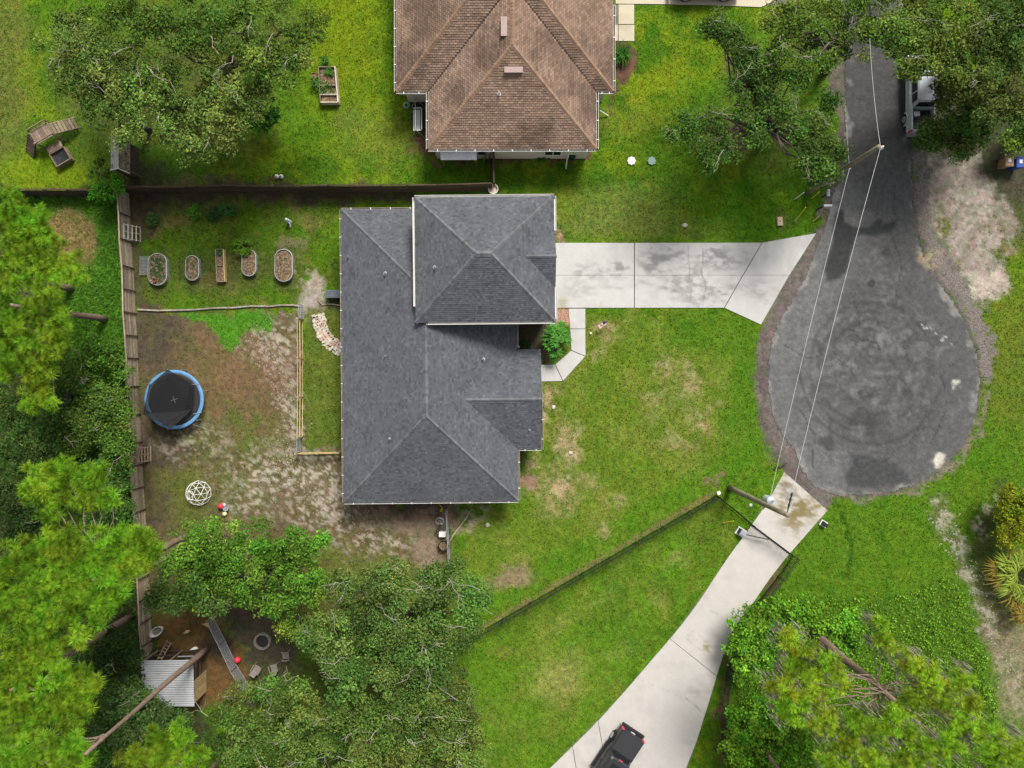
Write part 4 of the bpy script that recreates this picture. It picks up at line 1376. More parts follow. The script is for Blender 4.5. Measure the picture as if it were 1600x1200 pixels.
# oaks, upper left
tree('oak_tree', 'silvery green spreading oak over the leaf-littered shed roof', [(95, 85, 34), (135, 62, 38), (125, 112, 42), (170, 132, 40), (200, 92, 38), (222, 150, 40), (165, 175, 30), (255, 118, 34), (150, 92, 40), (205, 195, 26), (118, 30, 24), (185, 212, 18)],
     8.0, (232, 205), OAKG, .34, twigs=2.2, dens=.95)
tree('oak_tree', 'dark green oak cut by the top edge left of the brown house', [(235, 28, 44), (290, 18, 42), (345, 42, 34), (312, 88, 34), (385, 18, 36), (432, 42, 38), (472, 62, 28), (405, 95, 38), (445, 108, 28), (360, 78, 24), (495, 30, 18), (270, 60, 30), (165, 15, 30), (476, 92, 15)],
     8.5, (372, 140), OAK, .34, twigs=1.2, dens=.85)
tree('oak_tree', 'mid green oak with drooping edge over the lawn north of the board fence', [(300, 160, 36), (350, 145, 40), (330, 202, 40), (292, 228, 28), (378, 172, 34), (405, 142, 30), (268, 205, 26), (318, 240, 20), (360, 205, 24), (270, 165, 26)],
     7.5, (355, 215), OAKG, .3, twigs=1.6, dens=.9)
# the oak in the front yard of the brown house
tree('oak_tree', 'open crowned dark oak on the lawn right of the brown house', [(1118, 38, 20), (1142, 62, 22), (1122, 52, 14), (1160, 92, 26), (1186, 104, 22), (1212, 88, 18), (1198, 138, 30), (1240, 122, 24), (1150, 160, 24), (1112, 188, 24), (1072, 192, 22), (1052, 214, 15), (1132, 228, 24),
                (1112, 254, 13), (1180, 205, 28), (1232, 186, 32), (1284, 208, 32), (1258, 248, 28), (1290, 168, 20), (1288, 258, 20), (1300, 270, 13), (1272, 280, 12), (1205, 172, 24), (1100, 232, 14), (1150, 130, 18), (1100, 40, 10), (1310, 230, 14)],
     7.0, (1185, 225), OAKD, .3, twigs=1.0, dens=.9, clump=.5)
# trees over the road's upper end
tree('oak_tree', 'oak with bare grey limbs reaching over the left side of the road top', [(1212, 18, 30), (1250, 42, 28), (1282, 18, 36), (1312, 66, 24), (1330, 30, 36), (1278, 82, 18), (1225, 88, 14), (1300, 95, 14), (1222, 48, 20)],
     8.0, (1290, 110), OAK, .34, twigs=3.2, dens=.85)
tree('oak_tree', 'yellowish green oak at the top covering the road', [(1370, 26, 36), (1408, 50, 38), (1440, 18, 38), (1482, 38, 42), (1400, 86, 20), (1450, 82, 32), (1355, 60, 24), (1420, 105, 18), (1450, 103, 18), (1485, 122, 18)],
     9.0, (1460, 120), (0.115, 0.175, 0.028), .36, twigs=1.6)
tree('oak_tree', 'large dark oak filling the top right corner', [(1530, 58, 44), (1572, 28, 44), (1585, 98, 44), (1522, 118, 44), (1482, 104, 36), (1562, 158, 42), (1592, 150, 30), (1602, 185, 30), (1548, 8, 30), (1620, 60, 50)],
     8.0, (1545, 160), (0.078, 0.125, 0.024), .36, twigs=1.0)
tree('shade_tree', 'low green tree overhanging the white pickup bed', [(1492, 168, 36), (1528, 198, 30), (1472, 206, 26), (1498, 232, 18), (1522, 224, 18), (1452, 205, 14), (1455, 225, 14), (1478, 150, 22), (1442, 222, 10)],
     4.6, (1500, 215), (0.075, 0.135, 0.026), .2, dens=1.0)
tree('leafy_shrub', 'bright green shrub by the right edge above the two bins', [(1590, 214, 22), (1575, 226, 12), (1608, 200, 26)], 2.0, (1590, 222), (0.09, 0.17, 0.02), .06, cat='shrub')
# trees along the bottom
tree('shade_tree', 'bright green bushy tree below the white climbing dome', [(300, 850, 32), (348, 838, 30), (402, 852, 38), (450, 850, 38), (488, 858, 26), (470, 905, 36), (402, 895, 44), (342, 888, 38), (285, 895, 34), (435, 945, 30), (305, 925, 24), (375, 925, 24), (500, 905, 22)],
     5.8, (400, 905), BRG, .26, leaf=(.24, .10), dens=.95)
tree('shade_tree', 'grey green tree at the top of the chicken yard beside the fence', [(255, 922, 24), (280, 940, 20), (318, 950, 16), (250, 946, 16), (343, 945, 15), (300, 918, 20)], 6.0, (300, 930), (0.075, 0.13, 0.028), .2, dens=.9)
tree('oak_tree', 'oak with pale dead twigs touching the iron fence', [(560, 928, 46), (620, 918, 46), (680, 920, 40), (730, 930, 34), (602, 988, 50), (660, 998, 46), (718, 985, 30), (522, 988, 40), (545, 1045, 44), (620, 1055, 46), (688, 1050, 40), (752, 935, 18), (480, 1000, 26), (700, 890, 20), (600, 895, 22)],
     7.5, (628, 960), (0.088, 0.155, 0.032), .38, twigs=3.0)
tree('oak_tree', 'grey green twiggy oak along the bottom edge left of the curved driveway', [(545, 1120, 40), (610, 1130, 50), (680, 1110, 42), (722, 1140, 36), (650, 1190, 48), (575, 1190, 44), (725, 1195, 36), (728, 1085, 20), (740, 1110, 16), (690, 1160, 40), (640, 1240, 50)],
     7.5, (640, 1120), OAKG, .36, twigs=4.0)
tree('oak_tree', 'olive oak covering the lawn chairs at the bottom', [(420, 1092, 32), (372, 1084, 20), (400, 1140, 46), (470, 1118, 48), (500, 1185, 46), (345, 1125, 28), (372, 1190, 36), (462, 1078, 26), (440, 1190, 40), (420, 1240, 50)],
     7.0, (440, 1100), (0.092, 0.162, 0.028), .34, twigs=2.6)
tree('yellow_green_shrub', 'yellow green sapling between the dark chair and the oak', [(500, 960, 20), (475, 985, 20), (520, 1020, 22), (440, 985, 12)], 5.0, (485, 985), (0.14, 0.20, 0.02), .1, cat='shrub', dens=.7)
# understorey left of the board fence
und = [('dense_thicket_tree', 'dark green thicket tree beside the trampoline outside the fence', [(150, 650, 42), (180, 625, 32), (165, 700, 36), (190, 670, 24), (120, 680, 36), (195, 715, 18)], 4.5, (160, 665), UND),
       ('dense_thicket_tree', 'shaded thicket tree around the black tub', [(55, 660, 40), (30, 700, 40), (85, 710, 34), (15, 640, 28), (60, 735, 30)], 4.2, (55, 690), (0.05, 0.10, 0.02)),
       ('dense_thicket_tree', 'low thicket tree outside the fence facing the climbing dome', [(185, 760, 28), (165, 800, 34), (195, 805, 18), (150, 745, 26)], 3.6, (180, 775), (0.06, 0.14, 0.025)),
       ('dense_thicket_tree', 'very dark thicket tree on the left edge level with the dome', [(20, 780, 44), (40, 830, 34), (70, 800, 26)], 4.0, (30, 795), (0.03, 0.06, 0.014)),
       ('dense_thicket_tree', 'green thicket tree below the long grass and bare pine trunk', [(150, 555, 34), (185, 575, 20), (115, 570, 32), (180, 540, 18), (95, 600, 28), (140, 595, 30)], 3.2, (145, 565), (0.085, 0.175, 0.022)),
       ('dense_thicket_tree', 'thicket tree left of the metal roofed coop', [(180, 1010, 32), (165, 1050, 26), (195, 1065, 26), (200, 1030, 22)], 3.4, (185, 1035), (0.028, 0.06, 0.014)),
       ('dense_thicket_tree', 'pale green thicket tree overlapping the lower edge of the coop roof', [(192, 1095, 30), (228, 1105, 26), (262, 1112, 16), (190, 1135, 34), (245, 1140, 30), (285, 1132, 18), (205, 1075, 14)], 4.4, (235, 1110), (0.062, 0.115, 0.028)),
       ('dense_thicket_tree', 'dark thicket tree at the bottom left between the pines', [(150, 1180, 40), (190, 1190, 34), (110, 1165, 34), (330, 1165, 20)], 4.0, (165, 1175), (0.05, 0.10, 0.02))]
for nm, lb, lo, z, b, c in und:
    tree(nm, lb, lo, z, b, c, .14, dens=1.0, group='thicket outside the board fence', twigs=.8)
tree('leafy_shrub', 'bright green bush at the corner of the board fences', [(150, 298, 16), (172, 290, 18), (165, 304, 14), (185, 296, 8)], 2.2, (168, 300), (0.045, 0.165, 0.010), .06, cat='shrub', clump=.35, leaf=(.16, .12))
tree('leafy_shrub', 'pale spindly bush between playset and shed', [(148, 270, 14), (160, 255, 10), (165, 275, 10)], 1.6, (155, 272), (0.06, 0.14, 0.02), .05, cat='shrub', clump=.35, dens=.6)
tree('broadleaf_shrub', 'dark large-leaved shrub at the lawn edge below the oaks', [(412, 170, 20), (405, 188, 16), (425, 182, 12)], 1.8, (412, 182), (0.035, 0.115, 0.016), .06, cat='shrub', leaf=(.34, .14), clump=.45)
tree('leafy_shrub', 'yellow green shrub at the right edge above the fan palms', [(1578, 793, 26), (1590, 828, 30), (1582, 772, 16), (1566, 802, 15), (1605, 800, 34), (1568, 842, 16)], 2.4, (1590, 805), (0.18, 0.225, 0.012), .07, cat='shrub', clump=.38, leaf=(.2, .11))
for lo, lb, b in (([(1168, 985, 30), (1150, 1015, 24), (1182, 960, 22), (1200, 975, 28), (1215, 950, 20), (1165, 1045, 26), (1190, 1020, 30)], 'bright green bush beside the curve of the driveway', (1180, 1000)),
                  ([(1250, 950, 22), (1235, 975, 26), (1275, 960, 20), (1295, 985, 26), (1325, 975, 26), (1345, 1000, 26), (1310, 1010, 24), (1365, 985, 16)], 'vine covered bush around the foot of the mossy pine', (1290, 990)),
                  ([(1165, 1130, 30), (1148, 1165, 28), (1195, 1110, 30), (1200, 1160, 36), (1160, 1195, 28), (1235, 1140, 30), (1250, 1185, 34), (1205, 1200, 30)], 'bright green bush at the bottom edge right of the driveway', (1195, 1150))):
    tree('leafy_shrub', lb, lo, 2.2, b, (0.105, 0.245, 0.018), .08, cat='shrub', group='bushes beside the curved driveway', clump=.4, leaf=(.19, .15))

# pines
PN = (0.178, 0.322, 0.020)
pine('pine_tree', 'pine whose bare trunk leans over the dry grass on the left', (115, 452), 10.2, [(20, 318, 24), (50, 342, 24), (28, 378, 32), (72, 392, 28), (108, 415, 22), (40, 428, 32), (8, 438, 30), (85, 440, 22), (60, 364, 20), (118, 430, 14), (10, 350, 26)], 9.5, PN)
pine('pine_tree', 'pine with a thick trunk crossing the long grass at the left edge', (168, 500), 10.2, [(62, 482, 28), (28, 520, 34), (80, 528, 24), (60, 568, 26), (20, 572, 28), (92, 505, 18), (62, 608, 18), (78, 630, 10), (10, 485, 26), (48, 635, 10)], 9.5, PN)
pine('pine_tree', 'pine with separate flat boughs left of the white climbing dome', (305, 832), 12.9, [(62, 752, 24), (98, 738, 22), (145, 742, 20), (130, 775, 26), (85, 780, 28), (168, 782, 14), (48, 768, 16), (105, 852, 32), (150, 858, 32), (198, 850, 26), (228, 848, 18), (62, 878, 30), (135, 895, 32), (190, 888, 24), (242, 862, 12), (215, 880, 18), (30, 868, 26), (170, 880, 22)], 12.5, PN)
pine('pine_tree', 'pine with dense crown over the fence end left of the bushy tree', (268, 868), 13.4, [(40, 925, 36), (90, 925, 32), (140, 935, 28), (180, 915, 20), (20, 975, 32), (62, 982, 28), (100, 960, 28), (122, 995, 18), (15, 890, 24), (155, 965, 16), (5, 935, 26), (60, 1000, 22), (165, 940, 18)], 13, PN)
pine('pine_tree', 'pine in the lower left corner outside the chicken yard', (207, 962), 12.9, [(20, 1035, 32), (62, 1028, 28), (28, 1085, 32), (92, 1058, 28), (102, 1098, 24), (62, 1115, 28), (112, 1128, 22), (138, 1062, 14), (145, 1070, 12), (20, 1130, 30), (5, 1060, 26), (80, 1010, 20), (120, 1100, 20)], 12.5, (0.190, 0.322, 0.020))
pine('pine_tree', 'pine whose long bare trunk passes above the coop roof', (325, 1012), 15.3, [(115, 1162, 20), (62, 1175, 30), (20, 1165, 32), (128, 1190, 20), (92, 1200, 30), (30, 1200, 30)], 14.5, PN, trunk_r=.21)
pine('pine_tree', 'young bright pine at the bottom between thicket and oak', (375, 1143), 9.9, [(240, 1148, 16), (284, 1146, 16), (225, 1172, 18), (268, 1178, 22), (308, 1186, 18), (205, 1195, 20), (250, 1200, 20)], 9.5, (0.20, 0.325, 0.02), trunk_r=.2)
pine('moss_draped_pine', 'pine hung with grey moss at the bottom right', (1262, 982), 12.0, [(1235, 1002, 16), (1262, 1012, 12), (1248, 1040, 18), (1290, 1040, 18), (1222, 1070, 22), (1268, 1080, 22), (1308, 1068, 16), (1238, 1108, 22), (1288, 1118, 22), (1372, 975, 9), (1385, 1000, 15), (1420, 1035, 16),
     (1452, 1058, 20), (1502, 1060, 16), (1468, 1088, 20), (1425, 1092, 16), (1402, 1112, 20), (1380, 1140, 22), (1340, 1130, 20), (1318, 1160, 20), (1420, 1150, 18), (1450, 1180, 20), (1502, 1130, 18), (1488, 1168, 20), (1540, 1150, 22), (1580, 1170, 22), (1556, 1190, 18), (1300, 1185, 22),
     (1362, 1190, 22), (1405, 1190, 20), (1515, 1100, 12)], 11.5, (0.245, 0.375, 0.022), trunk_r=.34, moss=2.6, dens=1.15)
pine('pine_tree', 'pine at the bottom edge with only its trunk in view among bushes', (1180, 1150), 9.4, [(1235, 1240, 24), (1270, 1230, 22), (1240, 1270, 28)], 9, PN, trunk_r=.16)

# ------------------------------------------------------------------ grass, vines, long grass
rg = np.random.default_rng(5)
NG = 330000
gpx = rg.uniform(-60, 1660, NG); gpy = rg.uniform(-60, 1260, NG)
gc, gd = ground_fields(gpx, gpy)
cover = np.ones(NG, bool)
for hpoly in HARD:
    cover &= sdist(gpx, gpy, hpoly) > 1.2
cover &= rg.random(NG) < gd
gpx, gpy, gc = gpx[cover], gpy[cover], gc[cover]
n = len(gpx)
bpos = np.stack([(gpx - 800) * S, (600 - gpy) * S, np.zeros(n)], 1)
az = rg.uniform(0, 6.283, n); ln = rg.uniform(.07, .20, n)[:, None]
dv = np.stack([np.cos(az), np.sin(az), rg.uniform(.3, 1.1, n)], 1)
sv = np.stack([-np.sin(az), np.cos(az), np.zeros(n)], 1) * rg.uniform(.018, .042, n)[:, None]
v = np.stack([bpos - sv, bpos + sv, bpos + unit(dv) * ln], 1).reshape(-1, 3)
tall_ = (fbm(gpx / 5, gpy / 5, 81, 3) > .62)
gcc = np.clip(gc * np.where(tall_, 1.18, 1.0)[:, None] * rg.uniform(.5, 1.75, (n, 1)) * (1 + np.array([.25, 0, 0]) * rg.uniform(-1, 1, (n, 1))), .003, .6)
link('grass', np_mesh('grass', v, np.arange(3 * n).reshape(-1, 3), mat_grass, np.repeat(gcc, 3, 0)))['kind'] = 'stuff'


def pebbles(name, n, spots, lo, hi, mat, seed):
    rng = np.random.default_rng(seed)
    V, Fc = [], []
    base = np.array([(1, 0, 0), (.3, .9, 0), (-.8, .6, 0), (-.8, -.6, 0), (.3, -.9, 0), (0, 0, .6)])
    tri = np.array([(0, 1, 5), (1, 2, 5), (2, 3, 5), (3, 4, 5), (4, 0, 5)])
    for i in range(n):
        px, py = spots(rng)
        sc_ = rng.uniform(lo, hi); a = rng.uniform(0, 6.28)
        R2 = np.array([[math.cos(a), -math.sin(a), 0], [math.sin(a), math.cos(a), 0], [0, 0, 1]])
        V.append((base * rng.uniform(.7, 1.3, (6, 1)) * sc_) @ R2.T + np.array(W(px, py, 0))); Fc.append(tri + 6 * i)
    o = link(name, np_mesh(name, np.concatenate(V), np.concatenate(Fc), mat))
    o['kind'] = 'stuff'


def along(line, spread):
    def f(rng):
        i = rng.integers(0, len(line) - 1); u = rng.random()
        return line[i][0] + (line[i + 1][0] - line[i][0]) * u + rng.normal() * spread, line[i][1] + (line[i + 1][1] - line[i][1]) * u + rng.normal() * spread
    return f


mat_gravel = M('mixed_gravel', (.165, .14, .125), .95, .5, 9, 30)
pebbles('gravel', 1500, along([(1432, 240), (1440, 300), (1447, 360), (1466, 405), (1495, 440), (1518, 480), (1538, 530), (1542, 590)], 5), .03, .09, mat_gravel, 3)
pebbles('rubble', 260, along([(1470, 798), (1485, 835), (1505, 880), (1532, 935), (1560, 1000), (1590, 1080)], 11), .03, .09, M('pale_rubble', (.25, .225, .185), .95, .4, 9, 30), 4)
pebbles('chippings', 900, along([(400, 520), (425, 560), (450, 640), (455, 720), (420, 740), (480, 770), (540, 810), (600, 850)], 13), .02, .075, M('limestone_chippings', (.24, .205, .165), .95, .4, 9, 30), 6)
pebbles('mulch_stones', 260, along([(872, 486), (886, 494), (878, 504)], 4), .03, .07, M('red_mulch_stones', (.36, .2, .15), .9, .5, 9, 30), 8)


def scatter(rng, n, poly):
    xs = [p[0] for p in poly]; ys = [p[1] for p in poly]
    x = rng.uniform(min(xs), max(xs), n); y = rng.uniform(min(ys), max(ys), n)
    w = (fbm(x / 25, y / 25, 3) - .5) * 26
    k = sdist(x + w, y + w, poly) < 0
    return x[k], y[k]


x, y = scatter(rg, 5200, [(40, 312), (188, 312), (205, 560), (212, 620), (120, 560), (70, 470), (20, 340)])
keep = ~((np.hypot((x - 112) / 46, (y - 375) / 52) < 1) & (rg.random(len(x)) < .93))
x, y = x[keep], y[keep]
cen = np.stack([(x - 800) * S, (600 - y) * S, np.full(len(x), .02)], 1)
cc = np.array((0.085, 0.22, 0.018)) * rg.uniform(.55, 1.5, (len(x), 1))
v, f, c = rosettes(rg, cen, 7, .75, .035, (.35, 1.2), cc, .45)
link('long_grass', np_mesh('long_grass', v, f, mat_leaf, np.clip(c, .003, .5)))['kind'] = 'stuff'
x, y = scatter(rg, 1300, [(70, 330), (125, 325), (155, 370), (148, 420), (110, 430), (80, 400)])
cen = np.stack([(x - 800) * S, (600 - y) * S, np.full(len(x), .02)], 1)
v, f, c = rosettes(rg, cen, 6, .6, .03, (.1, .8), np.array((0.34, 0.25, 0.10)) * rg.uniform(.5, 1.4, (len(x), 1)), .3)
link('dry_grass', np_mesh('dry_grass', v, f, mat_leaf, np.clip(c, .003, .6)))['kind'] = 'stuff'
x, y = scatter(rg, 42000, [(1205, 925), (1290, 935), (1400, 930), (1480, 900), (1505, 930), (1520, 960), (1555, 1080), (1560, 1250), (1180, 1250), (1140, 1040)])
nz = fbm(x / 14, y / 14, 44)
kv = rg.random(len(x)) < .30 + .9 * sst(.38, .60, fbm(x / 30, y / 30, 46)) * sst(895, 1010, y + 40 * nz)
x, y, nz = x[kv], y[kv], nz[kv]
pos = np.stack([(x - 800) * S, (600 - y) * S, .05 + .5 * nz * rg.random(len(x))], 1)
cc = np.array((0.125, 0.250, 0.018)) * (.5 + 1.0 * rg.random((len(x), 1))) * (.55 + .9 * nz[:, None])
v, f, c = leaf_quads(rg, pos, np.zeros_like(pos) + np.array([0, 0, 1.0]), cc * rg.choice([.7, 1.0, 1.15, 1.35], (len(x), 1)), .14, .10, .8, .2)
link('ground_vines', np_mesh('ground_vines', v, f, mat_leaf, np.clip(c, .003, .5)))['kind'] = 'stuff'
x, y = scatter(rg, 24000, [(-60, 545), (205, 560), (222, 830), (240, 1000), (320, 1200), (-60, 1260)])
nz = fbm(x / 18, y / 18, 49)
pos = np.stack([(x - 800) * S, (600 - y) * S, .1 + 1.2 * nz * rg.random(len(x))], 1)
cc = np.array((0.055, 0.120, 0.018)) * (.5 + .9 * rg.random((len(x), 1))) * (.5 + 1.0 * nz[:, None])
v, f, c = leaf_quads(rg, pos, np.zeros_like(pos) + np.array([0, 0, 1.0]), cc, .24, .13, 1.0, .2)
link('undergrowth', np_mesh('undergrowth', v, f, mat_leaf, np.clip(c, .003, .5)))['kind'] = 'stuff'


# ------------------------------------------------------------------ small plants
def rosette_plant(name, label, cat, px, py, spots, nl, ln, wd, elev, col, droop=.2, group=None, stem=.02, full=2 * math.pi, outer=None):
    """Stems that each end in a rosette of long leaves; spots = (dx, dy, z) in metres."""
    b = W(px, py, 0)
    t = thing(name, label, cat, b, 0, group)
    rng = np.random.default_rng(int(px * 7 + py))
    sm = MB()
    for s in spots:
        sm.tube([b + Vector((s[0] * .3, s[1] * .3, 0)), b + Vector((s[0] * .8, s[1] * .8, s[2] * .6)), b + Vector(s)], [stem * 1.4, stem * 1.1, stem * .8], 5)
    sm.build('stem', mat_bark, t)
    cen = np.array([b + Vector(s) for s in spots])
    cc = np.asarray(col) * rng.uniform(.8, 1.25, (len(spots), 1))
    v, f, c = rosettes(rng, cen, nl, ln, wd, elev, cc, droop, full=full, az0=rng.uniform(0, 6.28, len(spots)), outer=outer)
    v[:, 2] = np.maximum(v[:, 2], .02)
    link('leaves', np_mesh('leaves', v, f, mat_leaf, np.clip(c, .003, .6)), t)
    return t


r_ = random.Random(12)
disc = lambda n, R, z0, z1: [(lambda a, q: (math.cos(a) * q, math.sin(a) * q, z1 - (z1 - z0) * (q / R) ** 2))(r_.uniform(0, 6.28), R * math.sqrt(r_.random())) for _ in range(n)]
rosette_plant('large_leaved_shrub', 'bright green long-leaved shrub beside the walkway bend', 'shrub', 868, 533, [(x * .78, y * 1.2, z) for x, y, z in disc(46, 1.15, .8, 1.9)], 15, .38, .095, (-.25, .7), (0.085, 0.255, 0.035), .2)
rosette_plant('strappy_plant', 'dark green strap-leaved plant in the bed right of the brown house', 'plant', 969, 88, [(x, y, .3) for x, y, z in disc(7, .3, 0, 0)], 26, 1.0, .06, (.1, 1.2), (0.045, 0.14, 0.02), .35)
palm_d = [('fan_palm', 'fan palm with yellowed lower fronds at the right edge', 1580, 893, 24, 1.9), ('fan_palm', 'small orange tinged fan palm below the larger one', 1580, 953, 7, .55)]
for nm, lb, px, py, nf_, R in palm_d:
    b = W(px, py, 0)
    t = thing(nm, lb, 'palm', b, 0, 'fan palms at the right edge')
    rng = np.random.default_rng(px)
    sm = MB(); V = []
    for i in range(nf_):
        a = i * 2.4 + .3; q = R * (.35 + .65 * (i / nf_))
        tip = b + Vector((math.cos(a) * q, math.sin(a) * q, .9 + .7 * (1 - i / nf_)))
        sm.tube([b + Vector((0, 0, .1)), b.lerp(tip, .6) + Vector((0, 0, .35)), tip], [.03, .02, .015], 4)
        yel = i > nf_ * .7 or R < .7
        cc = np.array([(0.23, 0.165, 0.03) if yel else (0.24, 0.32, 0.045)])
        V.append(rosettes(rng, np.array([tip]), 24, 1.05 if R > 1 else .65, .085, (-.15, .35), cc, .22, full=4.4, az0=np.array([a - 2.2]), outer=1.25))
    sm.build('stem', mat_wood, t)
    v, f, c = merge(V)
    link('fronds', np_mesh('fronds', v, f, mat_leaf, np.clip(c, .003, .6)), t)
for px, py, R, z, c, lb in ((310, 334, .55, .5, (0.075, 0.19, 0.02), 'round pale green plant left of the taller dark one at the north fence'), (360, 328, .55, .9, (0.03, 0.13, 0.03), 'tall dark green plant in the upper back yard'),
                            (241, 344, .5, .4, (0.055, 0.12, 0.03), 'straggly plant near the upper fence corner'), (335, 336, .45, .35, (0.035, 0.08, 0.02), 'low dark plant between the pale and the tall one'),
                            (382, 388, .75, .8, (0.075, 0.165, 0.012), 'leafy vegetable plant spilling over the fourth garden bed'), (848, 996, .01, .01, LUSH, None), (815, 545, .6, .35, (0.02, 0.065, 0.015), 'dark ground plant in the shade of the entry bed'),
                            (838, 562, .35, .4, (0.035, 0.10, 0.015), 'small green plant at the corner of the entry bed'), (848, 244, .4, .3, (0.05, 0.12, 0.03), 'small plant in the mulch below the brown house')):
    if lb is None: continue
    rosette_plant('garden_plant', lb, 'plant', px, py, disc(14, R, z * .4, z), 12, .30, .13, (-.2, .9), c, .2)
for px, py, R, lb in ((496, 133, .35, 'grey green herb clump left of the wooden bed'), (512, 143, .5, 'long-leaved plant in the middle box of the wooden bed'), (517, 118, .3, 'yellow green seedlings in the top box of the wooden bed'), (510, 100, .3, 'thin pale plant above the wooden bed')):
    rosette_plant('garden_plant', lb, 'plant', px, py, disc(9, R, .3, .6), 9, .38, .07, (-.1, .9), (0.055, 0.15, 0.02), .25)


# ------------------------------------------------------------------ fences
def fence_path(path, step):
    """Even stations along a pixel path on the ground."""
    P = [W(px, py, 0) for px, py in path]
    out = []
    for a, b in zip(P[:-1], P[1:]):
        k = max(1, round((b - a).length / step))
        out += [a.lerp(b, i / k) for i in range(k)]
    return out + [P[-1]]


def board_fence(name, label, path, h, nb, mat, step=1.9, group=None, side=1, gap=.012, pmat=None):
    st = fence_path(path, step)
    t = thing(name, label, 'fence', st[0], 0, group)
    r = random.Random(len(st))
    lean = [Vector((r.uniform(-.05, .05), r.uniform(-.04, .04), 0)) for _ in st]
    for i, p in enumerate(st):
        rod('post', pmat or mat, t, p, p + lean[i] + Vector((0, 0, h + .04)), .07 if pmat else .10)
    bh_ = h / nb
    for i in range(len(st) - 1):
        a, b = st[i], st[i + 1]
        d = (b - a).normalized()
        nrm = Vector((-d.y, d.x, 0)) * side
        for k in range(nb):
            z = bh_ * (k + .5)
            la = lean[i] * z / h; lb = lean[i + 1] * z / h
            o_ = nrm * (.07 + r.uniform(0, .014))
            rod('board', mat, t, a + o_ + la + Vector((0, 0, z + r.uniform(-.008, .008))), b + o_ + lb + Vector((0, 0, z + r.uniform(-.012, .012))), .022, bh_ - gap)
        rod('cap_board', mat, t, a + lean[i] + Vector((0, 0, h + .03)), b + lean[i + 1] + Vector((0, 0, h + .03)), .09, .03)
    return t


board_fence('board_fence', 'long weathered board fence between the back yard and the pine thicket', [(203, 300), (210, 420), (217, 560), (222, 690), (230, 830), (236, 930), (241, 1032)], 1.75, 9, mat_fence, 1.9, 'weathered board fences', -1, .012, mat_darkwood)
board_fence('board_fence', 'dark board fence north of the raised garden beds', [(203, 301), (400, 300), (600, 299), (768, 297)], 1.7, 9, mat_fence_d, 2.0, 'weathered board fences', -1)
board_fence('board_fence', 'dark board fence below the playset lawn at the left edge', [(-20, 304), (90, 305), (197, 305)], 1.6, 9, mat_fence_d, 2.0, 'weathered board fences', -1)
board_fence('board_fence', 'short dark fence from the brown house corner to the north board fence', [(772, 242), (772, 293)], 1.5, 8, mat_fence_d, 1.3, 'weathered board fences', 1)


def rail_fence(name, label, path, h, rails, mat, step=1.9, group=None, pw=.09, picket=None, rw=.05, rh=.10, pm=None):
    st = fence_path(path, step)
    t = thing(name, label, 'fence', st[0], 0, group)
    for p in st:
        rod('post', mat, t, p, p + Vector((0, 0, h + .05)), pw)
    for a, b in zip(st[:-1], st[1:]):
        for z in rails:
            rod('rail', mat, t, a + Vector((0, 0, z)), b + Vector((0, 0, z)), rw, rh)
        if picket:
            k = max(1, round((b - a).length / picket))
            for i in range(1, k):
                p = a.lerp(b, i / k)
                rod('picket', pm or mat, t, p + Vector((0, 0, .08)), p + Vector((0, 0, h - .02)), .024 if picket < .2 else .02)
    return t


rail_fence('rail_fence', 'low yellow timber rail fence between the bare yard and the side lawn', [(473, 500), (473.5, 560), (473.5, 620), (473, 682)], 1.4, (.10, .74, 1.36), mat_newwood, 2.0, 'yellow timber rail fences', .09, None, .05, .05)
rail_fence('rail_fence', 'short yellow timber fence joining the lower gate to the grey house', [(468, 707), (534, 706)], 1.1, (.3, .7, 1.05), mat_newwood, 1.6, 'yellow timber rail fences', .09)
rail_fence('grey_rail_fence', 'thin grey fence running down from the south eave of the grey house', [(699, 793), (703, 882)], 1.2, (.2, 1.15), mat_galvdull, 2.0, None, .05, .16, .035, .04)
IR = 'black iron fences along the curved driveway'
rail_fence('iron_fence', 'long black iron picket fence across the front lawn', [(703, 1013), (910, 894), (1118, 774)], 1.35, (.18, 1.05, 1.32), mat_iron, 2.4, IR, .06, .115, .03, .04)
rail_fence('iron_fence', 'short black iron fence from the corner post to the driveway gate', [(1120, 776), (1146, 796), (1170, 817)], 1.35, (.18, 1.05, 1.32), mat_iron, 1.6, IR, .06, .115, .03, .04)
rail_fence('iron_fence', 'black iron fence right of the curved driveway below the gate', [(1238, 868), (1215, 900), (1185, 938), (1158, 980), (1136, 1040), (1128, 1100), (1126, 1170)], 1.35, (.18, 1.05, 1.32), mat_iron, 2.0, IR, .06, .125, .03, .04)


def bar_gate(name, label, cat, a, b, h, mat, group=None, n=0, r=.022, rails=(.15, .6, 1.0)):
    t = thing(name, label, cat, a, 0, group)
    up = Vector((0, 0, 1))
    for p in (a, b):
        rod('upright', mat, t, p + up * .08, p + up * h, r * 2, None, 'cyl')
    for z in rails:
        rod('bar', mat, t, a + up * z, b + up * z, r * 2, None, 'cyl')
    for i in range(1, n + 1):
        p = a.lerp(b, i / (n + 1))
        rod('picket', mat, t, p + up * rails[0], p + up * rails[-1], r * 1.2, None, 'cyl')
    return t


bar_gate('driveway_gate', 'closed black bar gate across the curved driveway', 'gate', W(1172, 819), W(1236, 867), 1.35, mat_iron, None, 26, .03, (.12, .75, 1.3))
bar_gate('yard_gate', 'galvanised gate at the upper end of the yellow rail fence', 'gate', W(474, 478), W(474.5, 499), 1.2, mat_galv, 'galvanised yard gates', 5, .03, (.12, .45, .8, 1.15))
bar_gate('yard_gate', 'galvanised gate at the lower end of the yellow rail fence', 'gate', W(471, 683), W(470, 705), 1.2, mat_galv, 'galvanised yard gates', 5, .03, (.12, .45, .8, 1.15))
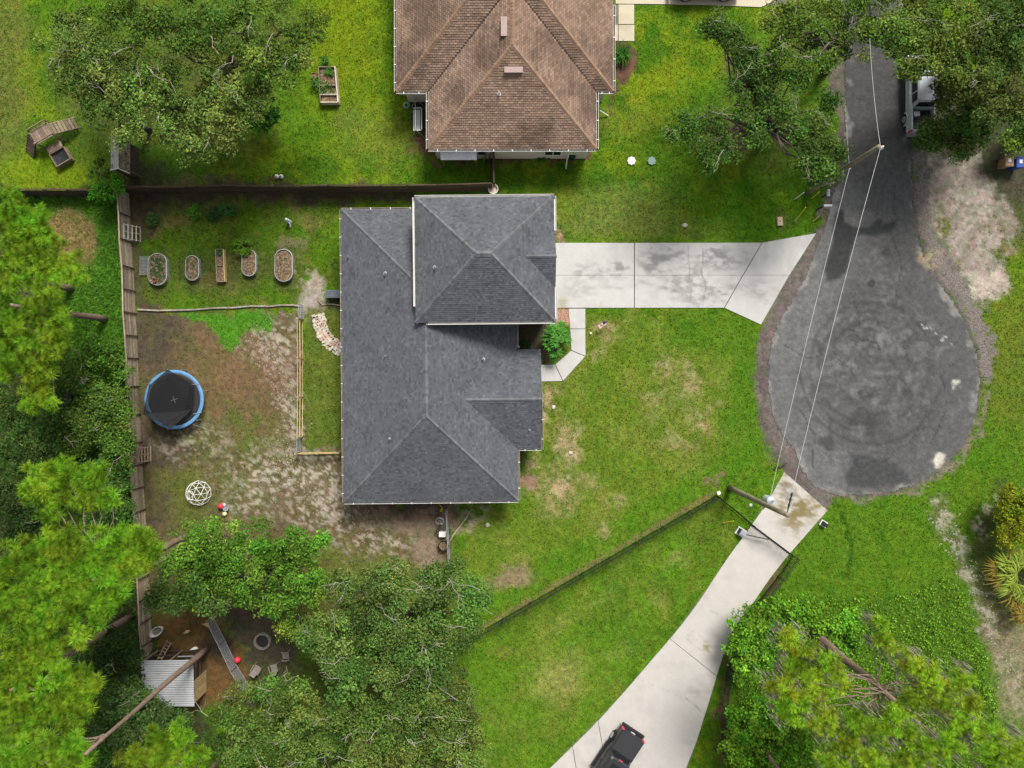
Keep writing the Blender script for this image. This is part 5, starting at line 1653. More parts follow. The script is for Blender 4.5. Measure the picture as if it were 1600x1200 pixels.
# gate motors with their arm
for px, py, s, lb, rot in ((1157, 831, 1.0, 'gate motor box on a white pad left of the curved driveway', .55), (1286, 818, .72, 'small gate keypad box on a white pad right of the curved driveway', .55)):
    b = W(px, py, 0)
    t = thing('gate_motor', lb, 'gate motor', b, 0, 'boxes beside the driveway gate')
    MB().box((b.x, b.y, .06), (.72 * s, .62 * s, .12), -rot).build('pad', mat_white, t)
    MB().box((b.x + .03, b.y - .02, .12 + .22 * s), (.46 * s, .38 * s, .44 * s), -rot).box((b.x + .05, b.y - .03, .12 + .46 * s), (.30 * s, .26 * s, .05), -rot).build('box', mat_galvdull if s == 1 else mat_black, t)
    MB().box((b.x - .16 * s, b.y + .12 * s, .12 + .2 * s), (.14 * s, .40 * s, .38 * s), -rot).build('housing', mat_black, t)
    if s == 1:
        rod('arm', mat_iron, t, b + Vector((.2, -.1, .45)), W(1201, 843, .6), .06)
b = W(1118, 772)
t = thing('post_lamp', 'white capped lamp post at the corner of the iron fence', 'lamp', W(1122, 770))
rod('post', mat_iron, t, W(1122, 770, 0), W(1122, 770, 1.5), .09)
MB().lathe([(.02, 0), (.12, .03), (.16, .14), (.13, .24), (.02, .27)], W(1122, 770, 1.5), 10).build('cap', M('lamp_cap', (.75, .72, .55), .4, .05), t)

# ------------------------------------------------------------------ utility poles and wires
POLES = []
for px, py, h, lb in ((1262, 301, 10.3, 'wooden utility pole leaning over the road with white insulators'), (1140, 762, 11.2, 'wooden utility pole carrying a grey transformer above the curved driveway')):
    b = W(px, py, 0)
    t = thing('utility_pole', lb, 'utility pole', b, 0, 'wooden utility poles')
    m = MB()
    m.tube([b + Vector((0, 0, h * i / 6)) for i in range(7)], [.21 - .012 * i for i in range(7)], 10)
    m.build('shaft', mat_pole, t, smooth=True)
    POLES.append((t, b, h))
t, b, h = POLES[0]
top = b + Vector((0, 0, h))
for z, dx in ((h - .15, .0), (h - .5, .32)):
    m = MB().lathe([(.03, 0), (.09, .05), (.05, .1), (.09, .15), (.05, .2), (.03, .26)], top + Vector((dx, .0, -.3 + (h - z) * -.2)), 8)
    m.build('insulator', mat_white, t)
rod('bracket', mat_galv, t, top + Vector((-.1, 0, -.35)), top + Vector((.45, .12, -.30)), .07)
rod('bracket', mat_galvdull, t, b + Vector((.0, 0, 6.1)), b + Vector((.28, -.05, 6.1)), .06)
t, b, h = POLES[1]
tb = b + Vector((.42, .22, 6.4))
m = MB().lathe([(.02, 0), (.24, .0), (.27, .06), (.27, .85), (.24, .92), (.08, 1.0), (.02, 1.0)], tb, 14)
tr = m.build('transformer', M('pale_blue_grey_paint', (.40, .48, .50), .45, .1), t, smooth=False)
for dx, dy in ((.1, .05), (-.1, -.05)):
    q = MB().lathe([(.03, 0), (.07, .05), (.04, .1), (.07, .15), (.03, .22)], tb + Vector((dx, dy, .98)), 8).build('bushing', mat_white)
    q.parent = tr
rod('bracket', mat_galvdull, t, b + Vector((.1, .05, 6.9)), tb + Vector((-.1, -.05, .5)), .08)
rod('bracket', mat_galvdull, t, b + Vector((-.25, -.3, 7.6)), b + Vector((.3, .25, 7.6)), .07)
q = MB().ball(b + Vector((-.3, -.35, 5.6)), .12, 10).build('meter_globe', mat_white, t)
rod('conduit', mat_galvdull, t, b + Vector((.22, .0, .1)), b + Vector((.18, 0, 6.5)), .06, None, 'cyl')


def wire(label, a, b, sag, r=.012, n=16):
    a, b = Vector(a), Vector(b)
    m = MB()
    m.tube([a.lerp(b, i / n) - Vector((0, 0, sag * 4 * (i / n) * (1 - i / n))) for i in range(n + 1)], r, 5)
    return tag(m.build('overhead_wire', mat_wire, None), label, 'wire', 'overhead wires along the road')


p0, p1 = POLES[0][1], POLES[1][1]
h0, h1 = POLES[0][2], POLES[1][2]
A0 = p0 + Vector((.12, -.05, h0 - .05)); A1 = p1 + Vector((.05, .12, h1 - .25))
wire('upper wire crossing the turning circle between the two poles, on the right', A0, A0.lerp(A1, .945), .25)
ins = MB().tube([A0.lerp(A1, .945 + .055 * i / 8) for i in range(9)], [.03, .07, .04, .07, .04, .07, .05, .03, .03], 7)
tag(ins.build('strain_insulator', mat_black), 'dark strain insulator where the right wire reaches the lower pole', 'insulator')
wire('lower wire crossing the turning circle, left of the other', p0 + Vector((.2, -.05, 6.15)), p1 + Vector((.42, .3, 7.1)), .2)
wire('wire running from the upper pole to the top of the road', W(1359, 60, h0 - .1), A0, .15)
wire('low wire along the left edge of the upper road', W(1316, 60, 6.3), p0 + Vector((.2, 0, 6.15)),   .1, .009)
# guy wire guards (yellow) and white poles
for a, b, lb in (((1241.5, 346.5), (1259, 324), 'longer yellow guy-wire guard beside the tan utility box'), ((1268, 310), (1280, 300), 'shorter yellow guy-wire guard near the mailbox'), ((1129, 817), (1146, 814), 'yellow guy-wire guard on the lawn above the gate motor')):
    A = W(*a, 0)
    B = W(*b, 1.9 if a[0] != 1129 else .8)
    t = thing('guy_guard', lb, 'guy-wire guard', A, 0, 'yellow guy-wire guards')
    rod('tube', mat_yellow, t, A, B, .075, None, 'cyl')
    rod('anchor', mat_galvdull, t, A + Vector((0, 0, .0)), A + Vector((0.04, 0.02, .25)), .05, None, 'cyl')
for (a, za), (b, zb_), lb in ((((1242, 311), .2), ((1256, 301), 1.6), 'white plastic pole lowest of three below the tree'), (((1268, 293), .6), ((1280, 286), 2.0), 'white plastic pole in the middle below the tree'), (((1290, 287.5), .6), ((1303, 285.5), 2.0), 'white plastic pole nearest the road below the tree')):
    A, B = W(*a, za), W(*b, zb_)
    m = MB().tube([Vector((A.x, A.y, 0)), A, B], [.03, .04, .04], 6)
    tag(m.build('marker_pole', mat_white), lb, 'pole', 'white poles under the yard oak')

# ------------------------------------------------------------------ trampoline
c = W(281, 624, 0)
t = thing('trampoline', 'round trampoline with blue pad and sagging black net', 'trampoline', c)
R = 2.2
m = MB(); n = 40
m.lathe([(R - .28, .90), (R - .25, .94), (R - .04, .95), (R, .90), (R - .02, .84), (R - .26, .86), (R - .28, .90)], c, n)
m.build('pad', mat_blue, t, smooth=True)
m = MB().lathe([(.001, .885), (R - .34, .895), (R - .34, .88), (.001, .87)], c, n)
jm = m.build('jumping_mat', mat_mat, t)
for a in (.35, .35 + math.pi / 2):
    d = Vector((math.cos(a), math.sin(a), 0))
    q = rod('cross_mark', mat_white, None, c - d * .27 + Vector((0, 0, .893)), c + d * .27 + Vector((0, 0, .893)), .035, .008)
    q.parent = jm
for i in range(6):
    a = i * math.pi / 3 + .3
    p = c + Vector((math.cos(a), math.sin(a), 0)) * (R + .04)
    MB().tube([p + Vector((0, 0, .02)), p + Vector((0, 0, .88))], .03, 6).build('leg', mat_galvdull, t)
net = M('mesh_net', (.012, .012, .013), .8, 0)
nn_, ll_ = net.node_tree.nodes, net.node_tree.links
tr_ = nn_.new('ShaderNodeBsdfTransparent'); mx = nn_.new('ShaderNodeMixShader'); mx.inputs[0].default_value = .6
ll_.new(tr_.outputs[0], mx.inputs[1]); ll_.new(nn_['Principled BSDF'].outputs[0], mx.inputs[2])
ll_.new(mx.outputs[0], nn_['Material Output'].inputs['Surface'])
vs_, fs_ = [], []
tops = [((262, 577), 2.5), ((236, 600), 2.5), ((223, 648), 2.4), ((268, 669), 2.2), ((300, 640), 1.2), ((303, 602), 1.2)]
bots = [(1.75, 103), (2.12, 150), (2.12, 200), (2.0, 245), (1.4, 300), (1.5, 40)]
for (pp, z), (q, a) in zip(tops, bots):
    vs_.append(c + Vector((math.cos(math.radians(a)) * q, math.sin(math.radians(a)) * q, .93))); vs_.append(W(*pp, z))
for i in range(6):
    j = (i + 1) % 6
    fs_.append((2 * i, 2 * j, 2 * j + 1, 2 * i + 1))
fs_.append(tuple(2 * i + 1 for i in range(6))[::-1])
MB().add(vs_, fs_).build('net', net, t)
for i, (pp, z) in enumerate(tops[:4]):
    rod('net_pole', mat_black if i else mat_galvdull, t, vs_[2 * i], vs_[2 * i + 1], .035, None, 'cyl')
rod('net_pole', mat_galv, t, W(293, 601, 1.1), W(312, 600, .97), .035, None, 'cyl')
rod('net_pole', mat_galv, t, W(302, 647, 1.1), W(315, 644, .97), .035, None, 'cyl')
rod('net_pole', mat_galvdull, t, W(302, 663, .95), W(319, 669, .1), .03, None, 'cyl')

# ------------------------------------------------------------------ white climbing dome
c = W(312, 770, 0)
t = thing('climbing_dome', 'white geodesic climbing dome of thin struts on the back lawn', 'climbing frame', c)
ph = (1 + 5 ** .5) / 2
iv = [Vector(p).normalized() for p in ((0, 1, ph), (0, -1, ph), (0, 1, -ph), (0, -1, -ph), (1, ph, 0), (-1, ph, 0), (1, -ph, 0), (-1, -ph, 0), (ph, 0, 1), (-ph, 0, 1), (ph, 0, -1), (-ph, 0, -1))]
rotm = Matrix.Rotation(math.radians(31.7), 3, 'X')
iv = [Matrix.Rotation(.4, 3, 'Z') @ (rotm @ p) for p in iv]
ed = [(i, j) for i in range(12) for j in range(i) if (iv[i] - iv[j]).length < 1.2]
V2 = list(iv); mid = {}
for i, j in ed:
    mid[(i, j)] = len(V2); V2.append(((iv[i] + iv[j]) / 2).normalized())
E2 = [(i, k) for (i, j), k in mid.items()] + [(j, k) for (i, j), k in mid.items()]
E2 += [(a, b) for a in range(12, len(V2)) for b in range(12, a) if (V2[a] - V2[b]).length < .66]
RD = .93
for i, j in E2:
    a, b = V2[i], V2[j]
    if a.z > -.08 and b.z > -.08:
        rod('strut', mat_white, t, c + Vector((a.x, a.y, max(a.z + .12, .03))) * RD, c + Vector((b.x, b.y, max(b.z + .12, .03))) * RD, .042, None, 'cyl')
dq = [c + Vector((x, y, z)) for x, y, z in ((-.56, .22, .84), (-.08, .22, 1.0), (-.08, -.38, .98), (-.56, -.38, .80))]
for i in range(4):
    rod('door_strut', mat_white, t, dq[i], dq[(i + 1) % 4], .05, None, 'cyl')

# ------------------------------------------------------------------ loose things in the back yard
def ball(label, px, py, r, mat, cat='ball', name='play_ball', group=None):
    m = MB().ball(W(px, py, r) , r, 14)
    return tag(m.build(name, mat, None, smooth=True), label, cat, group)


ball('red play ball beside the grey bucket below the dome', 345, 791, .23, mat_red)
ball('small white ball touching the red one', 350, 789, .13, mat_white)
ball('pale yellow ball under the edge of the bushy tree', 351, 803, .17, M('cream_ball', (.6, .52, .28), .6, .2))
ball('red ball by the wire panels of the chicken yard', 371, 1031, .24, mat_red)
ball('small white ball on the lawn beside the walkway', 923, 521, .09, mat_white)


def bucket(label, px, py, r, h, mat, inner, cat='bucket', name='bucket', group=None):
    b = W(px, py, 0)
    t = thing(name, label, cat, b, 0, group)
    MB().lathe([(r * .8, .005), (r, h), (r * 1.06, h), (r * 1.06, h - .04), (r * .93, h - .03), (r * .75, .06)], b, 16).build('pail', mat, t, smooth=False)
    MB().lathe([(.001, h * .75), (r * .88, h * .75)], b, 16).build('filling', inner, t)
    return t


bucket('round grey bucket next to the red ball', 355, 793, .21, .3, mat_galvdull, mat_galv)
bucket('white bucket at the end of the board fence', 244, 868, .28, .4, mat_white, mat_galvdull)
bucket('round white tank with a reddish lid at the fence corner by the grey house', 771, 300, .36, .9, mat_white, M('pinkish_lid', (.5, .36, .32), .6, .2), 'tank', 'water_tank')
bucket('black pot of soil at the lower end of the grey fence', 694, 851, .38, .5, mat_black, mat_soil, 'pot', 'black_pot')
bucket('red clay pot left of the wooden garden bed', 492, 121, .22, .3, mat_terracotta, mat_soil, 'pot', 'clay_pot')
bucket('black tub in the thicket left of the board fence', 106, 622, .5, .4, mat_black, mat_black, 'tub', 'black_tub')
# wheelbarrow
b = W(232, 838, 0)
t = thing('wheelbarrow', 'green wheelbarrow with yellow handles against the board fence', 'wheelbarrow', b)
m = MB().loft([[b + Vector((x * s + .0, y * s2, z)) for x, y in ((-.4, -.3), (.4, -.3), (.4, .3), (-.4, .3))] for s, s2, z in ((.6, .6, .3), (1, 1, .6), (.92, .92, .6), (.55, .55, .34))])
m.build('tray', mat_greenp, t)
for dx in (-.2, .2):
    rod('handle', mat_yellow, t, b + Vector((dx * .6 + .1, -.2, .35)), b + Vector((dx + .1, .85, .6)), .06)
m = MB().tube([b + Vector((.06, -.5, .2)), b + Vector((.14, -.5, .2))], .2, 12)
m.build('wheel', mat_rubber, t)
# pallets leaning on the fence
for px, py, w, h, lb, mt in ((222, 709, 1.15, 1.3, 'dark slatted pallet leaning on the fence below the trampoline', mat_wood), (206, 366, 1.15, 1.1, 'pale slatted pallet leaning on the upper fence', M('grey_timber', (.34, .31, .27), .9, .3, rnd=.2))):
    b = W(px, py, 0)
    t = thing('pallet', lb, 'pallet', b, 0, 'pallets leaning on the board fence')
    top_ = W(px, py, 0) + Vector((-.02, 0, h))
    foot = b + Vector((.62, 0, .02))
    nsl = 7 if px == 222 else 5
    for i in range(nsl):
        q = foot.lerp(top_, i / (nsl - 1))
        rod('slat', mt, t, q + Vector((.03, -w / 2, 0)), q + Vector((.03, w / 2, 0)), .10, .022)
    for y in (-w / 2 + .06, 0, w / 2 - .06):
        rod('stringer', mt, t, foot + Vector((-.03, y, 0)), top_ + Vector((-.03, y, 0)), .05, .08)
# raised beds
G = 'raised garden beds in the back yard'
def oval_bed(label, px, py, hw_, hh, h=.42, soil=mat_soil, pots=()):
    b = W(px, py, 0)
    t = thing('garden_bed', label, 'garden bed', b, 0, G)
    st_ = hh - hw_
    ring = []
    for k in range(28):
        a = 2 * math.pi * k / 28
        ring.append((math.cos(a), math.sin(a), st_ if math.sin(a) > 1e-6 else -st_))
    def rg_(r, z): return [b + Vector((x * r, y * r + s * 1.0, z)) for x, y, s in ring]
    m = MB().loft([rg_(hw_, 0), rg_(hw_, h - .02), rg_(hw_ + .02, h), rg_(hw_ - .025, h + .005), rg_(hw_ - .03, h - .10)])
    m.f = m.f[:-2]; m.c = m.c[:-2]
    m.build('rim', mat_galv, t)
    r2 = random.Random(int(px))
    vs_ = [b + Vector((0, 0, h - .05))] + rg_(hw_ * .5, h - .06) + rg_(hw_ - .03, h - .1)
    vs_ = [Vector(p) + Vector((0, 0, r2.uniform(-.03, .03))) for p in vs_]
    f_ = [(0, 1 + k, 1 + (k + 1) % 28) for k in range(28)] + [(1 + k, 29 + k, 29 + (k + 1) % 28, 1 + (k + 1) % 28) for k in range(28)]
    MB().add(vs_, f_).build('soil', soil, t)
    return t, b


def seedlings(t, b, w, h, z, n, col, sz=.12):
    rng = np.random.default_rng(n + int(b.x * 10) % 97)
    cen = np.array(b) + np.stack([rng.uniform(-w, w, n), rng.uniform(-h, h, n), np.full(n, z)], 1)
    v, f, c = rosettes(rng, cen, 7, sz, .05, (-.1, .9), np.asarray(col) * rng.uniform(.6, 1.4, (n, 1)), .2)
    o = link('seedlings', np_mesh('seedlings', v, f, mat_leaf, np.clip(c, .003, .5)), t)
    o['kind'] = 'stuff'


t, b = oval_bed('largest oval metal bed with leafy seedlings and a red pot, nearest the fence', 250, 422, .70, 1.18)
seedlings(t, b, .5, .9, .38, 110, (.05, .11, .04))
bucket('red clay pot standing in the oval bed nearest the fence', 246, 440, .13, .55, mat_terracotta, mat_soil, 'pot', 'clay_pot')
t, b = oval_bed('smallest oval metal bed, second from the fence', 304, 420, .50, .92)
seedlings(t, b, .4, .7, .38, 26, (.07, .12, .03), .1)
t, b = oval_bed('oval metal bed half hidden by a leafy plant', 392, 412, .53, .98)
t, b = oval_bed('oval metal bed of dry mulch beside the bare path', 446, 416, .66, 1.2, .45)
seedlings(t, b, .4, .8, .4, 14, (.08, .11, .04), .1)
# long wooden planter
b = W(347, 416, 0)
t = thing('garden_bed', 'narrow wooden planter with two compartments between the oval beds', 'garden bed', b, 0, G)
ro = -.045
Rz = Matrix.Rotation(-ro, 3, 'Z')
for p0_, p1_ in (((-.29, -1.2), (-.29, 1.2)), ((.29, -1.2), (.29, 1.2))):
    rod('plank', mat_newwood if p0_[0] > 0 else mat_wood, t, b + Rz @ Vector((*p0_, .2)), b + Rz @ Vector((*p1_, .2)), .06, .38)
for y in (-1.2, 0, 1.2):
    rod('plank', mat_wood, t, b + Rz @ Vector((-.32, y, .19)), b + Rz @ Vector((.32, y, .19)), .05, .36)
for y in (-.6, .6):
    m = MB().box((b.x, b.y, .15), (.5, 1.12, .22)); m.v = [tuple(b + Rz @ (Vector(p) - b + Vector((0, y, 0)))) for p in m.v]
    m.build('soil', mat_soil, t)
seedlings(t, b + Vector((-.1, .95, 0)), .22, .25, .3, 16, (.05, .13, .04), .16)
# wire trellis panel by the first bed
b = W(228, 416, 0)
t = thing('wire_panel', 'grey wire mesh panel beside the oval bed nearest the fence', 'wire panel', b)
for i in range(9):
    rod('wire', mat_galvdull, t, b + Vector((-.32 + .09 * i, -.68, .25)), b + Vector((-.32 + .09 * i, .68, .25)), .016)
for i in range(13):
    rod('wire', mat_galvdull, t, b + Vector((-.34, -.66 + .11 * i, .262)), b + Vector((.42, -.66 + .11 * i, .262)), .016)
for x, y in ((-.3, -.62), (-.3, .62)):
    rod('leg', mat_galv, t, b + Vector((x, y, 0)), b + Vector((x, y, .25)), .04)
# figurine
b = W(453, 347, 0)
t = thing('garden_statue', 'pale bluish garden statue standing on the back lawn', 'statue', b)
mst = M('pale_stone_paint', (.48, .52, .58), .7, .2)
MB().lathe([(.14, 0), (.15, .06), (.10, .12), (.13, .35), (.15, .55), (.09, .72), (.06, .76)], b, 10).build('body', mst, t, smooth=True)
MB().ball(b + Vector((0, 0, .86)), .12, 10).build('head', mst, t, smooth=True)
MB().tube([b + Vector((.06, -.1, .5)), b + Vector((.14, -.28, .34)), b + Vector((.1, -.42, .26))], [.06, .05, .04], 6).build('arm', mst, t)
for px, lb in ((433.5, 'left one of two white garden figurines by the dark board fence'), (440.5, 'right one of two white garden figurines by the dark board fence')):
    b = W(px, 277, 0)
    m = MB().lathe([(.02, 0), (.16, .02), (.17, .2), (.12, .26), (.08, .3), (.10, .38), (.06, .46), (.01, .48)], b, 10)
    tag(m.build('garden_figurine', mat_white, None, smooth=True), lb, 'figurine', 'white garden figurines')
# log edging between the two yards
path = [(215, 484), (245, 485.5), (275, 485), (305, 484), (335, 481.5), (365, 481), (392, 478.5), (420, 479), (440, 477), (458, 477), (471, 479)]
t = thing('log_edging', 'low wavy timber edging between the garden beds and the bare yard', 'edging', W(*path[0]))
for a, b in zip(path[:-1], path[1:]):
    rod('log', M('grey_log', (.27, .24, .19), .95, .4, 4, 20, .4, rnd=.2) if 'grey_log' not in bpy.data.materials else bpy.data.materials['grey_log'], t, W(*a, .08), W(*b, .08), .15, .17, 'cyl')
# stone path
sp_c = [(497, 492), (499, 503), (502, 514), (507, 525), (515, 535), (525, 543), (536, 549)]
t = thing('stone_path', 'curved path of pale stones leading to the grey house', 'path', W(497, 492))
t['kind'] = 'structure'; del t['category']
sr = random.Random(3)
for i in range(64):
    u = (i // 4 + sr.uniform(.1, .9) * .6) / 16 * (len(sp_c) - 1)
    k = min(int(u), len(sp_c) - 2)
    a, b = Vector(sp_c[k]), Vector(sp_c[k + 1])
    p = a.lerp(b, u - k); d = (b - a).normalized()
    off = (-8.2 + 5.4 * (i % 4) + sr.uniform(-1, 1))
    q = W(p.x - d.y * off, p.y + d.x * off, 0)
    rr = sr.uniform(.13, .2); m = MB(); nv = 7
    prof = [(rr * sr.uniform(.8, 1.15), 2 * math.pi * j / nv + sr.uniform(-.2, .2)) for j in range(nv)]
    m.loft([[q + Vector((r1 * math.cos(a_) * s_, r1 * math.sin(a_) * s_, z_)) for r1, a_ in prof] for s_, z_ in ((1.0, 0), (.98, .05), (.8, .075))])
    m.build('stone', mat_pinkstone if sr.random() < .35 else mat_stone, t)
# grey deck box and wooden edge by the house
b = W(522, 461, 0)
t = thing('deck_box', 'dark grey storage box against the back wall of the grey house', 'storage box', b)
mg = M('slate_grey_plastic', (.10, .115, .14), .6, .1)
MB().box((b.x + .1, b.y, .33), (1.05, .5, .62)).build('box', mg, t)
lid = MB()
for i in range(5): lid.box((b.x + .1, b.y - .23 + .115 * i, .665), (1.12, .10, .05))
lid.build('lid', mg, t)
m = MB().tube([W(497, 470, .05), W(501, 474, .06), W(505, 477, .06), W(512, 475, .06), (W(524, 476, .06)), W(534, 478, .06)], .06, 6)
tag(m.build('bent_branch', mat_wood), 'bent grey branch lying below the storage box', 'branch')
# things along the south fence
b = W(690, 796, 0)
t = thing('garden_sprayer', 'yellow garden sprayer by the south wall of the grey house', 'sprayer', b)
MB().lathe([(.1, 0), (.12, .02), (.12, .38), (.05, .46), (.03, .5)], b, 10).build('tank', mat_yellow, t)
rod('pump_handle', mat_black, t, b + Vector((-.12, 0, .52)), b + Vector((.12, 0, .52)), .04)
rod('wand', mat_yellow, t, b + Vector((.1, .1, .1)), b + Vector((-.12, .45, .45)), .04)
b = W(689, 819, 0)
t = thing('bicycle', 'black bicycle with a pale wheel ring between sprayer and white box', 'bicycle', b)
for y in (.28, -.5):
    q = MB()
    ring = [b + Vector((.30 * math.cos(a) - .05, y + .30 * math.sin(a) * .9, .36 + .05 * math.sin(a))) for a in [2 * math.pi * k / 16 for k in range(17)]]
    q.tube(ring, .03, 5, cap=False)
    wq = q.build('wheel', mat_galv if y > 0 else mat_rubber, t)
    q = MB()
    for k in range(5):
        a = math.pi * k / 5
        q.beam(b + Vector((.28 * math.cos(a) - .05, y + .25 * math.sin(a), .36)), b + Vector((-.28 * math.cos(a) - .05, y - .25 * math.sin(a), .36)), .012, .012)
    q.build('spokes', mat_galv, t)
q = MB()
for a_, b_ in (((-.05, .28, .36), (0, -.05, .75)), ((-.05, -.5, .36), (0, -.05, .4)), ((0, -.05, .4), (0, -.05, .8)), ((0, -.05, .8), (-.02, .25, .85)), ((0, -.05, .42), (-.02, .25, .82))):
    q.beam(b + Vector(a_), b + Vector(b_), .04, .04)
q.build('frame', mat_black, t)
MB().box(b + Vector((0, -.05, .86)), (.14, .24, .06)).build('saddle', mat_black, t)
rod('handlebar', mat_galv, t, b + Vector((-.25, .27, .9)), b + Vector((.22, .22, .9)), .035, None, 'cyl')
b = W(692, 833, 0)
t = thing('white_box', 'white plastic box between the bicycle and the black pot', 'box', b)
MB().box((b.x, b.y, .2), (.46, .36, .4)).build('box', mat_white, t)
MB().box((b.x, b.y, .42), (.50, .40, .05)).build('lid', mat_white, t)
b = W(690, 862, 0)
tag(MB().box((b.x, b.y, .06), (.32, .12, .12), .2).build('brick', mat_terracotta), 'red brick lying below the black pot', 'brick')

# ------------------------------------------------------------------ chicken yard
b = W(270, 1070, 0)
coop = thing('chicken_coop', 'timber chicken coop with corrugated metal roof under the bare pine trunk', 'coop', b)
P4 = [W(220, 1032, 2.2), W(302, 1031, 2.35), W(304, 1104, 2.35), W(222, 1104, 2.2)]
m = MB(); nn = 40; vs_ = []
for i in range(nn + 1):
    u = i / nn
    for j, (A, B) in enumerate(((P4[0], P4[3]), (P4[1], P4[2]))):
        q = A.lerp(B, u); vs_.append(q + Vector((0, 0, .028 * (i % 2))))
m.add(vs_, [(2 * i, 2 * i + 2, 2 * i + 3, 2 * i + 1) for i in range(nn)])
m.build('corrugated_roof', mat_roofmetal, coop)
x0, x1, y0, y1 = P4[0].x + .15, P4[1].x - .05, P4[2].y + .1, P4[0].y - .1
xe_ = x1 - .05
for x in (x0, (x0 + x1) / 2, xe_):
    for y in (y0, (y0 + y1) / 2, y1):
        if x == (x0 + x1) / 2 and y == (y0 + y1) / 2: continue
        rod('post', mat_wood, coop, (x, y, 0), (x, y, 2.15), .09)
for z in (.12, 1.0, 2.05):
    rod('beam', mat_darkwood, coop, (xe_, y0, z), (xe_, y1, z), .07, .1)
    rod('beam', mat_darkwood, coop, (x0, y1, z), (xe_, y1, z), .07, .1)
k = 0
while y0 + .12 + k * .2 < y0 + (y1 - y0) * .52:
    rod('plank', mat_newwood, coop, (xe_ + .06, y0 + .12 + k * .2, .1), (xe_ + .06, y0 + .12 + k * .2, 2.0), .17, .025); k += 1
for i in range(14):
    rod('plank', mat_darkwood, coop, (x0 - .05, y0 + .12 + i * (y1 - y0) / 14, .1), (x0 - .05, y0 + .12 + i * (y1 - y0) / 14, 2.0), .2, .025)
for i in range(4):
    rod('roost', mat_wood, coop, (xe_ - .2 - .25 * i, y0 + .3, .5 + .2 * i), (xe_ - .2 - .25 * i, y1 - .2, .5 + .2 * i), .06)
for a, b_ in (((246, 1030), (262, 1000)), ((252, 1031), (268, 1004))):
    A, B = W(*a, 1.2), W(*b_, .1)
    rod('ramp_rail', mat_wood, coop, A, B, .06)
for i in range(6):
    q0 = W(246, 1030, 1.2).lerp(W(262, 1000, .1), (i + .5) / 6); q1 = W(252, 1031, 1.2).lerp(W(268, 1004, .1), (i + .5) / 6)
    rod('ramp_slat', mat_wood, coop, q0, q1, .08, .03)
A, B = W(278, 1026, 1.5), W(302, 1025, 1.5)
for dz, dy in ((0, 0), (0, -.3)):
    rod('nest_rail', mat_galvdull, coop, A + Vector((0, dy, dz)), B + Vector((0, dy, dz)), .06)
# wire panels
GP = 'wire panels of the chicken yard'
pts = [(333, 962), (352, 1000), (371, 1040), (392, 1075)]
lbs = ['uppermost wire panel of the chicken yard under the tree', 'middle wire panel of the chicken yard above the red ball', 'lowest wire panel of the chicken yard below the red ball']
for (a, b), lb in zip(zip(pts[:-1], pts[1:]), lbs):
    A, B = W(*a, 0), W(*b, 0)
    t = thing('wire_panel', lb, 'wire panel', A, 0, GP)
    for p in (A, B):
        rod('upright', mat_galv, t, p, p + Vector((0, 0, 1.25)), .05, None, 'cyl')
    for z in (.08, 1.25):
        rod('rail', mat_galvdull, t, A + Vector((0, 0, z)), B + Vector((0, 0, z)), .04, None, 'cyl')
    for i in range(1, 9):
        rod('wire', mat_galvdull, t, A + Vector((0, 0, .08 + i * .13)), B + Vector((0, 0, .08 + i * .13)), .014)
    for i in range(1, 15):
        p = A.lerp(B, i / 15); rod('wire', mat_galvdull, t, p + Vector((0, 0, .08)), p + Vector((0, 0, 1.25)), .014)
# white tub
b = W(247, 985, 0)
t = thing('bath_tub', 'white oval tub leaning at the fence in the chicken yard', 'tub', b)
Rz = Matrix.Rotation(.55, 3, 'Z'); m = MB(); rings = []
for s, z in ((.8, 0), (.95, .35), (1.0, .38), (.90, .38), (.78, .12), (.3, .09)):
    rings.append([b + Rz @ Vector((.56 * s * math.cos(a), .33 * s * math.sin(a), z)) for a in [2 * math.pi * k / 20 for k in range(20)]])
m.loft(rings); m.build('shell', mat_white, t)
m = MB().loft([[b + Rz @ Vector((.40 * math.cos(a), .22 * math.sin(a), z)) for a in [2 * math.pi * k / 14 for k in range(14)]] for z in (.10, .16)])
m.build('water', M('murky_water', (.2, .2, .16), .15, .3), t)


def hen(label, px, py, rot, mat):
    b = W(px, py, 0)
    t = thing('hen', label, 'hen', b, 0, 'hens in the chicken yard')
    Rz = Matrix.Rotation(rot, 3, 'Z')
    m = MB()
    prof = [(-.24, .05, .34, .05), (-.17, .09, .28, .10), (-.05, .13, .25, .15), (.08, .12, .25, .14), (.16, .07, .31, .10), (.20, .05, .40, .06), (.23, .045, .46, .05), (.27, .02, .46, .025)]
    rings = [[b + Rz @ Vector((x, w * math.cos(a), z + hh * math.sin(a))) for a in [2 * math.pi * k / 10 for k in range(10)]] for x, w, z, hh in prof]
    m.loft(rings)
    m.build('body', mat, t, smooth=True)
    tl = MB()
    for s in (-.04, 0, .04):
        tl.add([b + Rz @ Vector((-.2, s, .32)), b + Rz @ Vector((-.36, s * 1.6, .50)), b + Rz @ Vector((-.30, s * 1.6, .36))], [(0, 1, 2)])
    tl.build('tail', mat, t)
    MB().box(b + Rz @ Vector((.235, 0, .515)), (.07, .02, .05), rot).build('comb', mat_red, t)
    MB().tube([b + Rz @ Vector((.26, 0, .45)), b + Rz @ Vector((.31, 0, .44))], [.018, .004], 5).build('beak', mat_yellow, t)
    for s in (-.05, .05):
        MB().tube([b + Rz @ Vector((0, s, .15)), b + Rz @ Vector((0, s, .01)), b + Rz @ Vector((.05, s, .008))], .012, 4).build('leg', mat_yellow, t)
    return t


